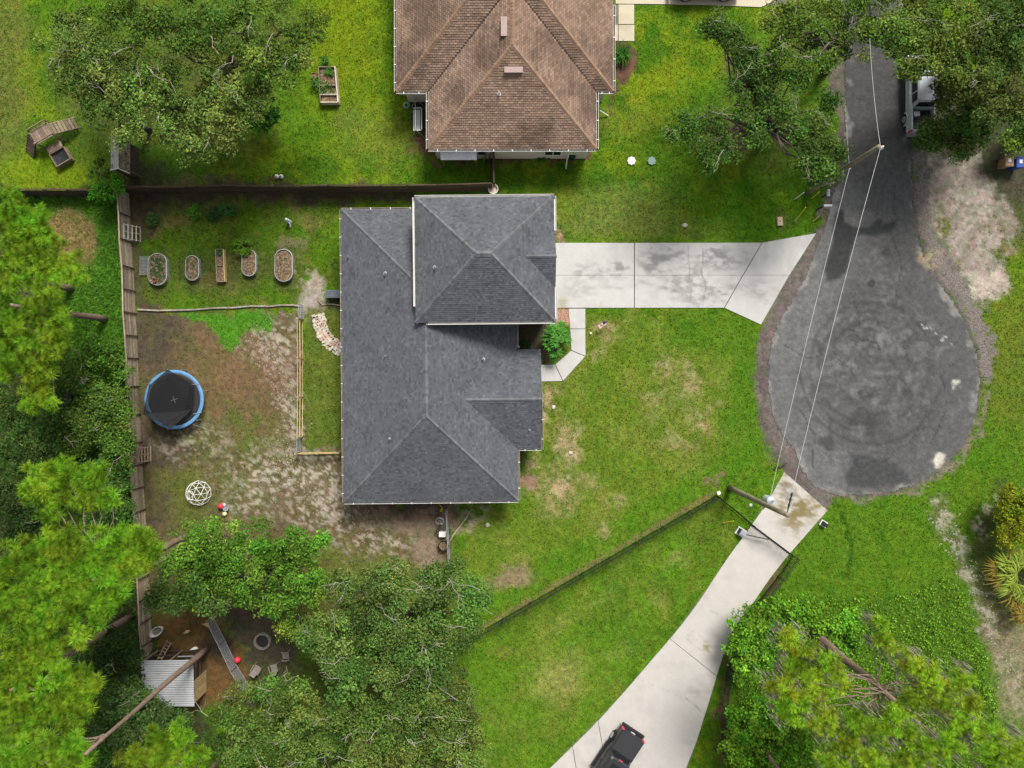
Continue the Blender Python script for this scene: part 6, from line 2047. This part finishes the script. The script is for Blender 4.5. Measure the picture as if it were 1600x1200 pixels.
hcr = M('cream_feathers', (.50, .38, .19), .8, .2)
hen('cream hen in the middle of the brown mulch', 295.5, 985, .4, hcr)
hen('cream hen nearest the tree edge and wire panels', 325, 974.5, 2.6, M('buff_feathers', (.46, .31, .12), .8, .2))
hen('white hen between the coop and the dark shade', 307, 1011, 3.3, mat_white)
# fire ring
b = W(411, 1001, 0)
mch0 = M('sooty_stone', (.16, .14, .125), .9, .3, 5, 24, .3)
t = thing('fire_ring', 'round grey stone fire ring among the lawn chairs', 'fire pit', b)
for k in range(14):
    a = 2 * math.pi * k / 14
    q = b + Vector((math.cos(a) * .55, math.sin(a) * .55, 0))
    m = MB().box((q.x, q.y, .12), (.15, .235, .24), a)
    m.build('stone', mch0, t)
MB().lathe([(.001, .05), (.48, .03)], b, 16).build('ash', mat_iron, t)


def lawn_chair(label, px, py, rot, mat):
    b = W(px, py, 0)
    t = thing('lawn_chair', label, 'chair', b, rot, 'plastic lawn chairs round the fire ring')
    P = lambda m, n: m.build(n, mat, t, local=True)
    P(MB().loft([[(x * s, y * s, z) for x, y in ((-.24, -.24), (.24, -.24), (.24, .22), (-.24, .22))] for s, z in ((1, .38), (1.03, .42), (.96, .44))]), 'seat')
    P(MB().add([(-.25, .2, .42), (.25, .2, .42), (.22, .38, .92), (-.22, .38, .92), (-.25, .24, .42), (.25, .24, .42), (.22, .42, .92), (-.22, .42, .92)], [(0, 1, 2, 3), (7, 6, 5, 4), (0, 4, 5, 1), (1, 5, 6, 2), (2, 6, 7, 3), (3, 7, 4, 0)]), 'backrest')
    for sx in (-1, 1):
        P(MB().box((sx * .30, 0, .63), (.07, .52, .04)), 'armrest')
        for y in (-.22, .24):
            P(MB().tube([(sx * .30, y * 1.1, 0), (sx * .28, y, .62)], .025, 5), 'leg')
    return t


mch = M('taupe_plastic', (.19, .165, .14), .6, .15)
lawn_chair('taupe plastic chair right of the fire ring', 449, 1021, -1.5, mch)
lawn_chair('taupe plastic chair below the fire ring at the tree edge', 404, 1042, 2.6, mch)
lawn_chair('taupe plastic chair mostly under the oak below the fire ring', 431, 1040, 3.4, mch)

# ------------------------------------------------------------------ upper left garden
b = W(90, 222, 0)
ps = thing('wooden_playset', 'weathered wooden playset with ramp, deck and dark sandbox', 'playset', b)
ux = (W(95, 205) - W(66, 222)).normalized(); uy = Vector((-ux.y, ux.x, 0))
dk0 = W(83, 218, 0)
def PP(a, c_, z): return dk0 + ux * a + uy * c_ + Vector((0, 0, z))
for i in range(8):
    rod('plank', mat_wood, ps, PP(-.66 + .19 * i, -.5, 1.2), PP(-.66 + .19 * i, .62, 1.2), .175, .04)
for a, c_ in ((-.72, -.5), (.72, -.5), (-.72, .62), (.72, .62)):
    rod('post', mat_wood, ps, PP(a, c_, 0), PP(a, c_, 1.55), .1)
for c_ in (-.52, .64):
    rod('rail', mat_wood, ps, PP(-.72, c_, 1.5), PP(.72, c_, 1.5), .06, .09)
for a in (-.72, .72):
    rod('rail', mat_wood, ps, PP(a, -.5, 1.26), PP(a, .62, 1.26), .06, .08)
for i in range(7):
    u = (i + .3) / 7
    rod('ramp_slat', mat_wood, ps, PP(.80 + 1.5 * u, -.42, 1.15 - .85 * u), PP(.80 + 1.5 * u, .42, 1.15 - .85 * u), .19, .04)
for c_ in (-.42, .42):
    rod('ramp_rail', mat_wood, ps, PP(.75, c_, 1.14), PP(2.35, c_, .25), .06, .1)
lx = (W(55, 250) - W(72, 232)).normalized()
for i in range(6):
    u = (i + .4) / 6
    q = PP(-.85, .2, 1.1) + lx * 1.2 * u - Vector((0, 0, 1.0 * u)); s_ = Vector((-lx.y, lx.x, 0)) * .38
    rod('step', mat_darkwood, ps, q - s_, q + s_, .18, .04)
for s in (-1, 1):
    s_ = Vector((-lx.y, lx.x, 0)) * .38 * s
    rod('step_rail', mat_darkwood, ps, PP(-.85, .2, 1.1) + s_, PP(-.85, .2, 1.1) + lx * 1.25 + s_ - Vector((0, 0, 1.05)), .06, .1)
for i in range(7):
    rod('bench_plank', mat_wood, ps, PP(-.5 + .17 * i, -1.1, .55), PP(-.5 + .17 * i, -.6, .55), .15, .04)
for a0_, c0_, a1_, c1_ in ((-.6, -1.15, .6, -1.15), (-.6, -2.2, .6, -2.2), (-.6, -1.15, -.6, -2.2), (.6, -1.15, .6, -2.2)):
    rod('sandbox_side', mat_wood, ps, PP(a0_, c0_, .3), PP(a1_, c1_, .3), .06, .5)
m = MB(); m.add([PP(-.58, -1.17, .35), PP(.58, -1.17, .35), PP(.58, -2.18, .35), PP(-.58, -2.18, .35), PP(0, -1.65, .28)], [(0, 4, 1), (1, 4, 2), (2, 4, 3), (3, 4, 0)])
m.build('dark_cover', mat_black, ps)
# garden shed under the oak
b = W(190, 248, 0)
sh_ = thing('garden_shed', 'narrow gabled shed with a leaf-littered roof by the corner of the fences', 'shed', b)
q0, q1 = W(173, 266, 2.1), W(203, 215, 2.1)
xm = W(185.5, 0, 2.6).x
m = MB().box(((q0.x + q1.x) / 2 - .12, (q0.y + q1.y) / 2, 1.0), (q1.x - q0.x - .6, q1.y - q0.y - .2, 2.0)); m.build('wall', mat_darkwood, sh_)
ms_ = M('pale_metal_sheet', (.42, .40, .38), .55, .2, 2, 12, spotcol=(.10, .075, .05), spot=.5)
nb = 4
for i in range(nb):
    xa, xb = q0.x + (xm - q0.x) * i / nb, q0.x + (xm - q0.x) * (i + 1) / nb - .012
    za_, zb_ = 2.1 + .5 * i / nb, 2.1 + .5 * (i + 1) / nb
    m = MB().add([(xa, q0.y, za_), (xb, q0.y, zb_), (xb, q1.y, zb_), (xa, q1.y, za_), (xa, q0.y, za_ - .04), (xb, q0.y, zb_ - .04), (xb, q1.y, zb_ - .04), (xa, q1.y, za_ - .04)], [(0, 1, 2, 3), (7, 6, 5, 4), (0, 4, 5, 1), (2, 6, 7, 3), (1, 5, 6, 2), (3, 7, 4, 0)])
    m.build('roof_sheet', ms_, sh_)
ml_ = M('leaf_littered_roof', (.22, .175, .13), .95, .6, 8, 18, .6, spotcol=(.05, .038, .028), spot=.48)
m = MB().add([(xm, q0.y - .02, 2.6), (q1.x, q0.y - .22, 2.1), (q1.x, q1.y, 2.1), (xm, q1.y, 2.6), (xm, q0.y - .02, 2.55), (q1.x, q0.y - .22, 2.05), (q1.x, q1.y, 2.05), (xm, q1.y, 2.55)], [(0, 1, 2, 3), (7, 6, 5, 4), (0, 4, 5, 1), (2, 6, 7, 3), (1, 5, 6, 2), (3, 7, 4, 0)])
m.build('roof_slope', ml_, sh_)
for A, B in (((q0.x, q0.y - .02, 2.12), (xm, q0.y - .02, 2.63)), ((xm, q0.y - .04, 2.63), (q1.x, q0.y - .24, 2.12))):
    rod('barge_board', mat_white, sh_, A, B, .05, .12)
MB().box((xm, q0.y + .06, .95), (.75, .06, 1.8)).build('door', mat_wood, sh_)
# wooden three-part garden bed
b = W(516, 137, 0)
t = thing('garden_bed', 'three-part wooden garden bed on the lawn left of the brown house', 'garden bed', b, 0, G)
bx = [W(500.5, 109.5), W(526, 109), W(531, 164), W(503.5, 164)]
m_ = mat_wood; mw_ = M('bleached_timber', (.48, .42, .33), .8, .25, rnd=.1)
lerp_l = lambda u: bx[0].lerp(bx[3], u); lerp_r = lambda u: bx[1].lerp(bx[2], u)
up = Vector((0, 0, .3))
for u in (0, .52, .78, 1):
    rod('plank', mw_ if u > .7 else m_, t, lerp_l(u) + up, lerp_r(u) + up, .07, .5)
for u0, u1 in ((0, .52), (.52, .78), (.78, 1)):
    rod('plank', mw_, t, lerp_r(u0) + up, lerp_r(u1) + up, .09, .56)
    rod('plank', m_, t, lerp_l(u0) + up, lerp_l(u1) + up, .06, .5)
    c_ = (lerp_l(u0) + lerp_r(u1)) / 2
    MB().box((c_.x, c_.y, .2), ((lerp_r(u0) - lerp_l(u0)).length - .1, (lerp_l(u0) - lerp_l(u1)).length - .08, .36)).build('soil', mat_soil, t)
# things beside the brown house
b = W(654, 192, 0)
t = thing('garden_swing', 'white garden swing seat in its frame beside the brown house wall', 'swing', b)
for i in range(4):
    rod('seat_slat', mat_white, t, b + Vector((-.28 + .13 * i, -.78, .5)), b + Vector((-.28 + .13 * i, .78, .5)), .11, .03)
for i in range(3):
    rod('back_slat', mat_white, t, b + Vector((.26 + .05 * i, -.78, .58 + .16 * i)), b + Vector((.26 + .05 * i, .78, .58 + .16 * i)), .03, .13)
for y in (-.82, .82):
    rod('armrest', mat_white, t, b + Vector((-.3, y, .75)), b + Vector((.3, y, .78)), .07, .04)
for y in (-1.15, 1.15):
    for x in (-.5, .5):
        rod('leg', mat_galvdull, t, b + Vector((x, y, 0)), b + Vector((0, y, 1.8)), .05, None, 'cyl')
rod('crossbar', mat_galvdull, t, b + Vector((0, -1.2, 1.8)), b + Vector((0, 1.2, 1.8)), .05, None, 'cyl')
b = W(635, 165, 0)
t = thing('hose_reel', 'small round green hose coil on the grass by the brown house', 'hose', b)
for i in range(3):
    MB().tube([b + Vector((math.cos(a) * (.13 + .05 * i), math.sin(a) * (.13 + .05 * i), .05 + .035 * (2 - i))) for a in [2 * math.pi * k / 14 for k in range(15)]], .028, 5, cap=False).build('coil', M('pale_green_hose', (.2, .34, .26), .5, .1) if 'pale_green_hose' not in bpy.data.materials else bpy.data.materials['pale_green_hose'], t)
b = W(684, 243, 0)
t = thing('gas_bottle', 'small dark gas bottle left of the lean-to roof', 'gas bottle', b)
MB().lathe([(.12, 0), (.15, .05), (.15, .4), (.08, .5), (.04, .52)], b, 10).build('bottle', mat_galvdull, t); MB().lathe([(.09, .5), (.09, .6), (.07, .6)], b, 8).build('collar', mat_black, t)
for k, (a, c2, lb) in enumerate((((762, 238), (755, 252), 'left one of two planks leaning on the brown house'), ((768, 237), (763, 250), 'right one of two planks leaning on the brown house'))):
    tag(MB().beam(W(*a, 1.9), W(*c2, .03), .16, .03).build('leaning_plank', mat_wood), lb, 'plank', 'planks leaning on the brown house')
b = W(885, 245, 0)
t = thing('electric_box', 'narrow white utility box below the south gutter of the brown house', 'utility box', b)
MB().box((b.x, b.y + .1, .5), (.2, .16, 1.0)).build('cabinet', mat_white, t)
MB().box((b.x, b.y - .0, .62), (.15, .03, .5)).build('cover', mat_galvdull, t)
b = W(892, 247, 0)
t = thing('wheelie_bin', 'dark green bin below the downspout of the brown house', 'bin', b)
mdg = M('dark_green_plastic', (.012, .045, .03), .5, .1)
MB().loft([[b + Vector((x * s, y * s, z)) for x, y in ((-.24, -.24), (.24, -.24), (.24, .24), (-.24, .24))] for s, z in ((.8, .05), (1, .85))]).build('body', mdg, t)
MB().box(b + Vector((0, 0, .88)), (.54, .56, .06)).build('lid', mdg, t)
# septic lids
for px, mt, lb in ((986.5, mat_white, 'white scalloped septic lid on the lawn right of the brown house'), (1018, M('grey_green_lid', (.20, .27, .25), .7, .1), 'grey green septic lid beside the white one')):
    b = W(px, 252, 0)
    t = thing('septic_lid', lb, 'lid', b, 0, 'round lids in the lawn')
    MB().lathe([(.30, 0), (.30, .10), (.27, .13), (.001, .14)], b, 20).build('cover', mt, t)
    kn = MB()
    for k in range(8):
        a = 2 * math.pi * k / 8
        kn.lathe([(.045, 0), (.045, .13), (.001, .14)], b + Vector((math.cos(a) * .29, math.sin(a) * .29, 0)), 6)
    tag(kn.build('knobs', mt, t), kind='stuff')
# tan utility box, mailbox, stone, flag
b = W(1217.5, 346.5, 0)
t = thing('utility_box', 'tan utility box on the verge beside the yellow guard', 'utility box', b)
mtn = M('tan_cover', (.48, .36, .24), .7, .1)
MB().box((b.x, b.y, .09), (.40, .66, .18), .05).build('box', mtn, t)
MB().box((b.x, b.y, .19), (.36, .62, .03), .05).build('lid', mtn, t)
MB().box((b.x, b.y, .21), (.08, .14, .012), .05).build('latch', mat_darkwood, t)
b = W(1276, 328, 0)
t = thing('mailbox', 'grey mailbox on a dark post at the edge of the road', 'mailbox', b)
rod('post', mat_darkwood, t, b, b + Vector((0, 0, 1.05)), .11)
m = MB(); rings = []
for y in (-.02, .58):
    rings.append([b + Vector((y, .12 * math.cos(a), 1.06 + (.12 if a < .01 or a > 3.13 else .12 + .12 * math.sin(a)))) for a in [math.pi * k / 8 for k in range(9)]] + [b + Vector((y, -.12, 1.06)), b + Vector((y, .12, 1.06))])
m.loft(rings); m.build('box', mat_galvdull, t)
MB().box(b + Vector((.2, -.14, 1.22)), (.14, .02, .08)).build('flag', mat_red, t)
b = W(1285, 308, 0)
t = thing('mailbox', 'dark newspaper box beside the grey mailbox', 'mailbox', b)
rod('post', mat_darkwood, t, b, b + Vector((0, 0, .9)), .09)
MB().tube([b + Vector((0, .3, .98)), b + Vector((0, -.2, .98))], .13, 8).build('tube', mat_galvdull, t)
b = W(1070, 352, 0)
m = MB(); rs_ = random.Random(5)
m.loft([[b + Vector((math.cos(2 * math.pi * k / 9) * r1 * rs_.uniform(.8, 1.2), math.sin(2 * math.pi * k / 9) * r1 * .75 * rs_.uniform(.8, 1.2), z)) for k in range(9)] for r1, z in ((.2, 0), (.2, .08), (.1, .16))])
tag(m.build('pale_stone', mat_stone), 'single pale stone on the lawn above the driveway', 'stone')
b = W(938, 506, 0)
t = thing('garden_flag', 'small striped garden flag with a blue corner near the walkway', 'flag', b)
pt_ = b + Vector((.22, .16, .95))
rod('flagstaff', mat_white, t, b, pt_, .025, None, 'cyl')
mfr = M('faded_red_cloth', (.5, .16, .18), .8, .1); mfw = M('white_cloth', (.7, .66, .66), .8, .05); mfb = M('navy_cloth', (.03, .04, .14), .8, .05)
fd = Vector((-.6, -.35, -.35)).normalized(); fu = (pt_ - b).normalized()
hang = Vector((.25, -.5, -.25))
fl_o = pt_ - fu * .03
dirw = Vector((-.78, -.5, -.15)).normalized(); dird = Vector((.30, -.45, -.30)).normalized()
for i in range(7):
    a0_ = .22 if i < 4 else 0
    mm_ = MB()
    qs = [fl_o + dirw * (a0_ + (.6 - a0_) * u) + dird * (.055 * (i + v_)) + Vector((0, 0, .03 * math.sin(u * 7))) for u in (0, .33, .66, 1) for v_ in (0, 1)]
    mm_.add(qs, [(2 * k, 2 * k + 1, 2 * k + 3, 2 * k + 2) for k in range(3)])
    mm_.build('stripe', mfr if i % 2 == 0 else mfw, t)
mm_ = MB().add([fl_o, fl_o + dirw * .22, fl_o + dirw * .22 + dird * .22, fl_o + dird * .22], [(0, 1, 2, 3)]); mm_.build('canton', mfb, t)
# bins at the right edge
for px, py, mt, lb in ((1562, 259, mat_bintan, 'tan wheelie bin with a white sticker at the right edge'), (1579, 261, mat_binblue, 'blue wheelie bin with a pale sticker at the right edge')):
    b = W(px, py, 0)
    t = thing('wheelie_bin', lb, 'bin', b, 0, 'bins beside the shady drive')
    MB().loft([[b + Vector((x * s, y * s2, z)) for x, y in ((-.31, -.35), (.31, -.35), (.31, .35), (-.31, .35))] for s, s2, z in ((.75, .75, .04), (.95, .95, .95), (1.03, 1.03, 1.0))]).build('body', mt, t)
    m = MB().loft([[b + Vector((x * s, y * s, z)) for x, y in ((-.33, -.38), (.33, -.38), (.33, .36), (-.33, .36))] for s, z in ((1, 1.0), (1, 1.04), (.86, 1.09))]); m.build('lid', mt, t)
    MB().box(b + Vector((.0, .08, 1.096)), (.22, .26, .012)).build('sticker', mat_white, t)
    rod('handle', mt, t, b + Vector((-.3, .42, .98)), b + Vector((.3, .42, .98)), .05)
    for s in (-1, 1):
        MB().tube([b + Vector((s * .26, .3, .12)), b + Vector((s * .32, .3, .12))], .12, 10).build('wheel', mat_rubber, t)
# valve cover in the road
b = W(1362, 443, .03)
t = thing('valve_cover', 'small round iron cover set in the turning circle', 'manhole cover', b)
MB().lathe([(.26, .0), (.26, .02), (.20, .02), (.20, .008)], b, 18).build('rim', mat_iron, t)
MB().lathe([(.001, .014), (.19, .014), (.19, 0)], b, 18).build('plate', mat_iron, t)
m = MB(); bb_ = [(1210, 734), (1214, 729), (1219, 730), (1226, 726), (1230, 723)]
m.tube([W(x, y, .09) for x, y in bb_], [.06, .09, .05, .08, .04], 6)
tag(m.build('black_branch', mat_darkwood), 'dark branch on the verge above the curved driveway', 'branch')
m = MB(); m.tube([W(1270, 346, .05), W(1276, 341, .07), W(1281, 337, .05)], [.05, .07, .03], 6)
tag(m.build('fallen_frond', M('dead_frond', (.33, .27, .10), .9, .3)), 'pale dead frond on the grass below the mailbox', 'frond')
for a, b_, lb in (((703, 845), (738, 795), 'longer pale bamboo cane lying on the bare ground south of the grey house'), ((706, 838), (730, 808), 'shorter pale bamboo cane beside the longer one')):
    tag(MB().tube([W(*a, .03), W(*b_, .06)], .022, 5).build('bamboo_cane', mat_stone), lb, 'cane', 'canes on the ground')
# loose stones by the bare ground
for i, (px, py, lb) in enumerate(((865, 636, 'pale stone on the lawn right of the gabled wing'), (892, 708, 'pale lump of limestone in the bare lawn spot'), (762, 820, 'pale stone at the edge of the lawn below the house corner'))):
    b = W(px, py, 0); m = MB()
    m.loft([[b + Vector((math.cos(2 * math.pi * k / 8) * r1 * rs_.uniform(.8, 1.2), math.sin(2 * math.pi * k / 8) * r1 * rs_.uniform(.7, 1.2), z)) for k in range(8)] for r1, z in ((.17, 0), (.15, .07), (.07, .11))])
    tag(m.build('pale_stone', mat_stone), lb, 'stone')


# ------------------------------------------------------------------ vehicles
def vehicle(name, label, cat, loc, rot, paint, bed=None, L=5.7, Wd=1.98, Hh=1.88, group=None):
    """Built nose along +x; bed: None (car), 'open' or 'cover'."""
    t = thing(name, label, cat, loc, rot, group)
    hw_ = Wd / 2
    def ring(x, w, z0, z1, ch=.12):
        return [(x, -w + ch, z0), (x, w - ch, z0), (x, w, z0 + ch), (x, w, z1 - ch), (x, w - ch, z1), (x, -w + ch, z1), (x, -w, z1 - ch), (x, -w, z0 + ch)]
    r = -L / 2; f = L / 2
    P = lambda m, n, mt, sm=False: m.build(n, mt, t, local=True, smooth=sm)
    cab0 = r + (1.72 if bed else .25)     # rear of cabin
    cab1 = f - 1.45                        # cowl
    deck = 1.0 if not bed else 1.18
    m = MB()
    if bed:
        m.loft([ring(r + .06, hw_ - .08, .5, .78), ring(r + .12, hw_ - .02, .45, .80), ring(cab0, hw_ - .02, .42, .80)])
        for s in (-1, 1):
            m.loft([[(x, s * (hw_ - .02 - w_), z) for w_, z in ((0, .78), (.02, 1.18), (.05, 1.27), (.13, 1.27), (.13, .79))] if s > 0 else [(x, s * (hw_ - .02 - w_), z) for w_, z in ((.13, .79), (.13, 1.27), (.05, 1.27), (.02, 1.18), (0, .78))] for x in (r + .1, cab0 - .01)])
        m.box((r + .09, 0, 1.02), (.07, Wd - .3, .5))
    m.loft([ring(cab0, hw_, .42, deck + .06), ring(cab1 - .1, hw_, .42, deck + .04), ring(cab1 + .5, hw_ - .02, .42, deck - .02), ring(f - .25, hw_ - .07, .45, deck - .10), ring(f - .05, hw_ - .16, .5, deck - .2)])
    P(m, 'body', paint)
    zb = deck + .03
    m = MB()
    def cr(z, x0, x1, w, ch=.14):
        return [(x0, -w + ch, z), (x0, w - ch, z), (x0 + ch, w, z), (x1 - ch, w, z), (x1, w - ch, z), (x1, -w + ch, z), (x1 - ch, -w, z), (x0 + ch, -w, z)]
    c0 = cab0 + .04
    m.loft([cr(zb, c0, cab1 + .05, hw_ - .06), cr(Hh - .08, c0 + .16, cab1 - .62, hw_ - .20), cr(Hh, c0 + .26, cab1 - .76, hw_ - .30)])
    P(m, 'cab', paint)
    # glass: windscreen, rear and side panes set just proud of the cab
    z0, z1 = zb + .08, Hh - .12
    def lerp3(a, b, u): return tuple(a[i] + (b[i] - a[i]) * u for i in range(3))
    u0, u1 = (z0 - zb) / (Hh - .08 - zb), (z1 - zb) / (Hh - .08 - zb)
    def quad(A, B, C, D, n_): return MB().add([A, B, C, D], [(0, 1, 2, 3)])
    fx0, fx1 = cab1 + .06, cab1 - .61
    w0, w1 = hw_ - .2, hw_ - .34
    A, B = (fx0 + .012, -w0, zb), (fx0 + .012, w0, zb); C, D = (fx1 + .012, w1, Hh - .08), (fx1 + .012, -w1, Hh - .08)
    P(quad(lerp3(A, D, u0), lerp3(B, C, u0), lerp3(B, C, u1), lerp3(A, D, u1), 0), 'windscreen', mat_glass)
    A, B = (c0 - .012, w0, zb), (c0 - .012, -w0, zb); C, D = (c0 + .148, -w1, Hh - .08), (c0 + .148, w1, Hh - .08)
    P(quad(lerp3(A, D, u0), lerp3(B, C, u0), lerp3(B, C, u1), lerp3(A, D, u1), 0), 'rear_window', mat_glass)
    for s in (-1, 1):
        yb, yt = s * (hw_ - .048), s * (hw_ - .188)
        xs = [(c0 + .2, c0 + .9), (c0 + 1.0, cab1 - .25)] if bed else [(c0 + .3, c0 + 1.1), (c0 + 1.18, c0 + 2.0), (c0 + 2.08, cab1 - .25)]
        for xa, xb in xs:
            xm_ = (c0 + cab1) / 2
            sh_x = lambda x: x + (xm_ - x) * .14
            A, B, C, D = (xa, yb, zb), (xb, yb, zb), (sh_x(xb), yt, Hh - .08), (sh_x(xa), yt, Hh - .08)
            q = [lerp3(A, D, u0), lerp3(B, C, u0), lerp3(B, C, u1), lerp3(A, D, u1)]
            P(MB().add(q if s < 0 else q[::-1], [(0, 1, 2, 3)]), 'window', mat_glass)
            P(MB().box(((xa + .15), s * (hw_ + .012), deck - .12), (.2, .03, .05)), 'door_handle', mat_black if bed == 'cover' else mat_galvdull)
        P(MB().box((cab1 - .3, s * (hw_ + .1), zb + .08), (.16, .22, .2)), 'mirror', mat_black if bed == 'cover' else paint)
        P(MB().box((f - .1, s * (hw_ - .3), deck - .3), (.12, .36, .18)), 'headlight', mat_white)
        P(MB().box((r + .08, s * (hw_ - .11), 1.0), (.1, .18, .42)), 'tail_light', mat_red)
        if bed: P(MB().box((cab0 + 1.0, s * (hw_ + .05), .42), (2.3, .16, .06)), 'running_board', mat_black)
        for x in (r + 1.15, f - 1.0):
            y0_, y1_ = s * (hw_ - .2), s * (hw_ + .05)
            m = MB(); m.tube([(x, y0_, .39), (x, y0_ + s * .03, .39), (x, y1_ - s * .03, .39), (x, y1_, .39)], [.35, .39, .39, .35], 20)
            w_ = P(m, 'wheel', mat_rubber)
            m = MB(); m.tube([(x, y1_ - s * .02, .39), (x, y1_ + s * .012, .39)], [.26, .24], 14)
            q = m.build('rim', mat_rim); q.parent = w_
            m = MB(); fl = [(x + .47 * math.cos(a), s * (hw_ + .03), .39 + .47 * math.sin(a)) for a in [math.pi * k / 10 for k in range(11)]]
            m.tube(fl, .055, 5); P(m, 'fender_flare', mat_black if bed == 'cover' else paint)
    P(MB().box((r - .06, 0, .58), (.2, Wd - .12, .2)), 'rear_bumper', mat_black if bed == 'cover' else mat_galv)
    P(MB().box((f + .02, 0, .55), (.2, Wd - .2, .24)), 'front_bumper', mat_black if bed == 'cover' else mat_galv)
    P(MB().box((r + .03, .0, .86), (.02, .34, .14)), 'number_plate', mat_white)
    if bed == 'cover':
        m = MB().box(((r + .1 + cab0) / 2 - .02, 0, 1.29), (cab0 - r - .18, Wd - .22, .05)); P(m, 'bed_cover', M('matt_black_cover', (.028, .028, .031), .7, .12, 6, 50))
        P(MB().box((c0 + .14, 0, Hh - .10), (.05, .34, .05)), 'brake_light', mat_red)
        m = MB().box((c0 + 1.05, 0, Hh + .005), (1.0, .95, .02)); P(m, 'sunroof', mat_glass)
    if bed == 'open':
        P(MB().box(((r + .1 + cab0) / 2, 0, .82), (cab0 - r - .2, Wd - .36, .03)), 'bed_floor', mat_black)
        P(MB().box((cab0 - .4, hw_ - .5, 1.0), (.36, .42, .34)), 'tool_box', mat_galv)
    return t


m_gun = M('black_pickup_paint', (.026, .027, .030), .32, .05, spec=.5)
rc = W(991, 1150, 1.3); hd = Vector((-.55, -.83, 0)).normalized()
vehicle('pickup_truck', 'black pickup with a covered bed parked on the curved driveway', 'pickup truck', Vector((rc.x, rc.y, 0)) + hd * 2.78, math.atan2(hd.y, hd.x), m_gun, 'cover', 5.6, 2.0, 1.86)
m_wht = M('shaded_white_paint', (.38, .42, .44), .45, .04, spec=.5)  # white paint darkened to carry the shade of the trees above
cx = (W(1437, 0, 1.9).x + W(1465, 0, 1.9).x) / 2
vehicle('pickup_truck', 'white pickup with tree shade in its paint, parked half under the trees beside the road', 'pickup truck', Vector((cx, W(0, 209, .7).y + 2.9, 0)), math.pi / 2, m_wht, 'open', 5.8, 1.84, 1.9)
m_mar = M('maroon_car_paint', (.10, .022, .022), .3, .04, spec=.5)
vehicle('parked_car', 'maroon car cut by the top edge on the neighbouring driveway', 'car', Vector((W(1098, 0).x, W(0, -17).y, 0)), 0, m_mar, None, 5.0, 1.9, 1.55)
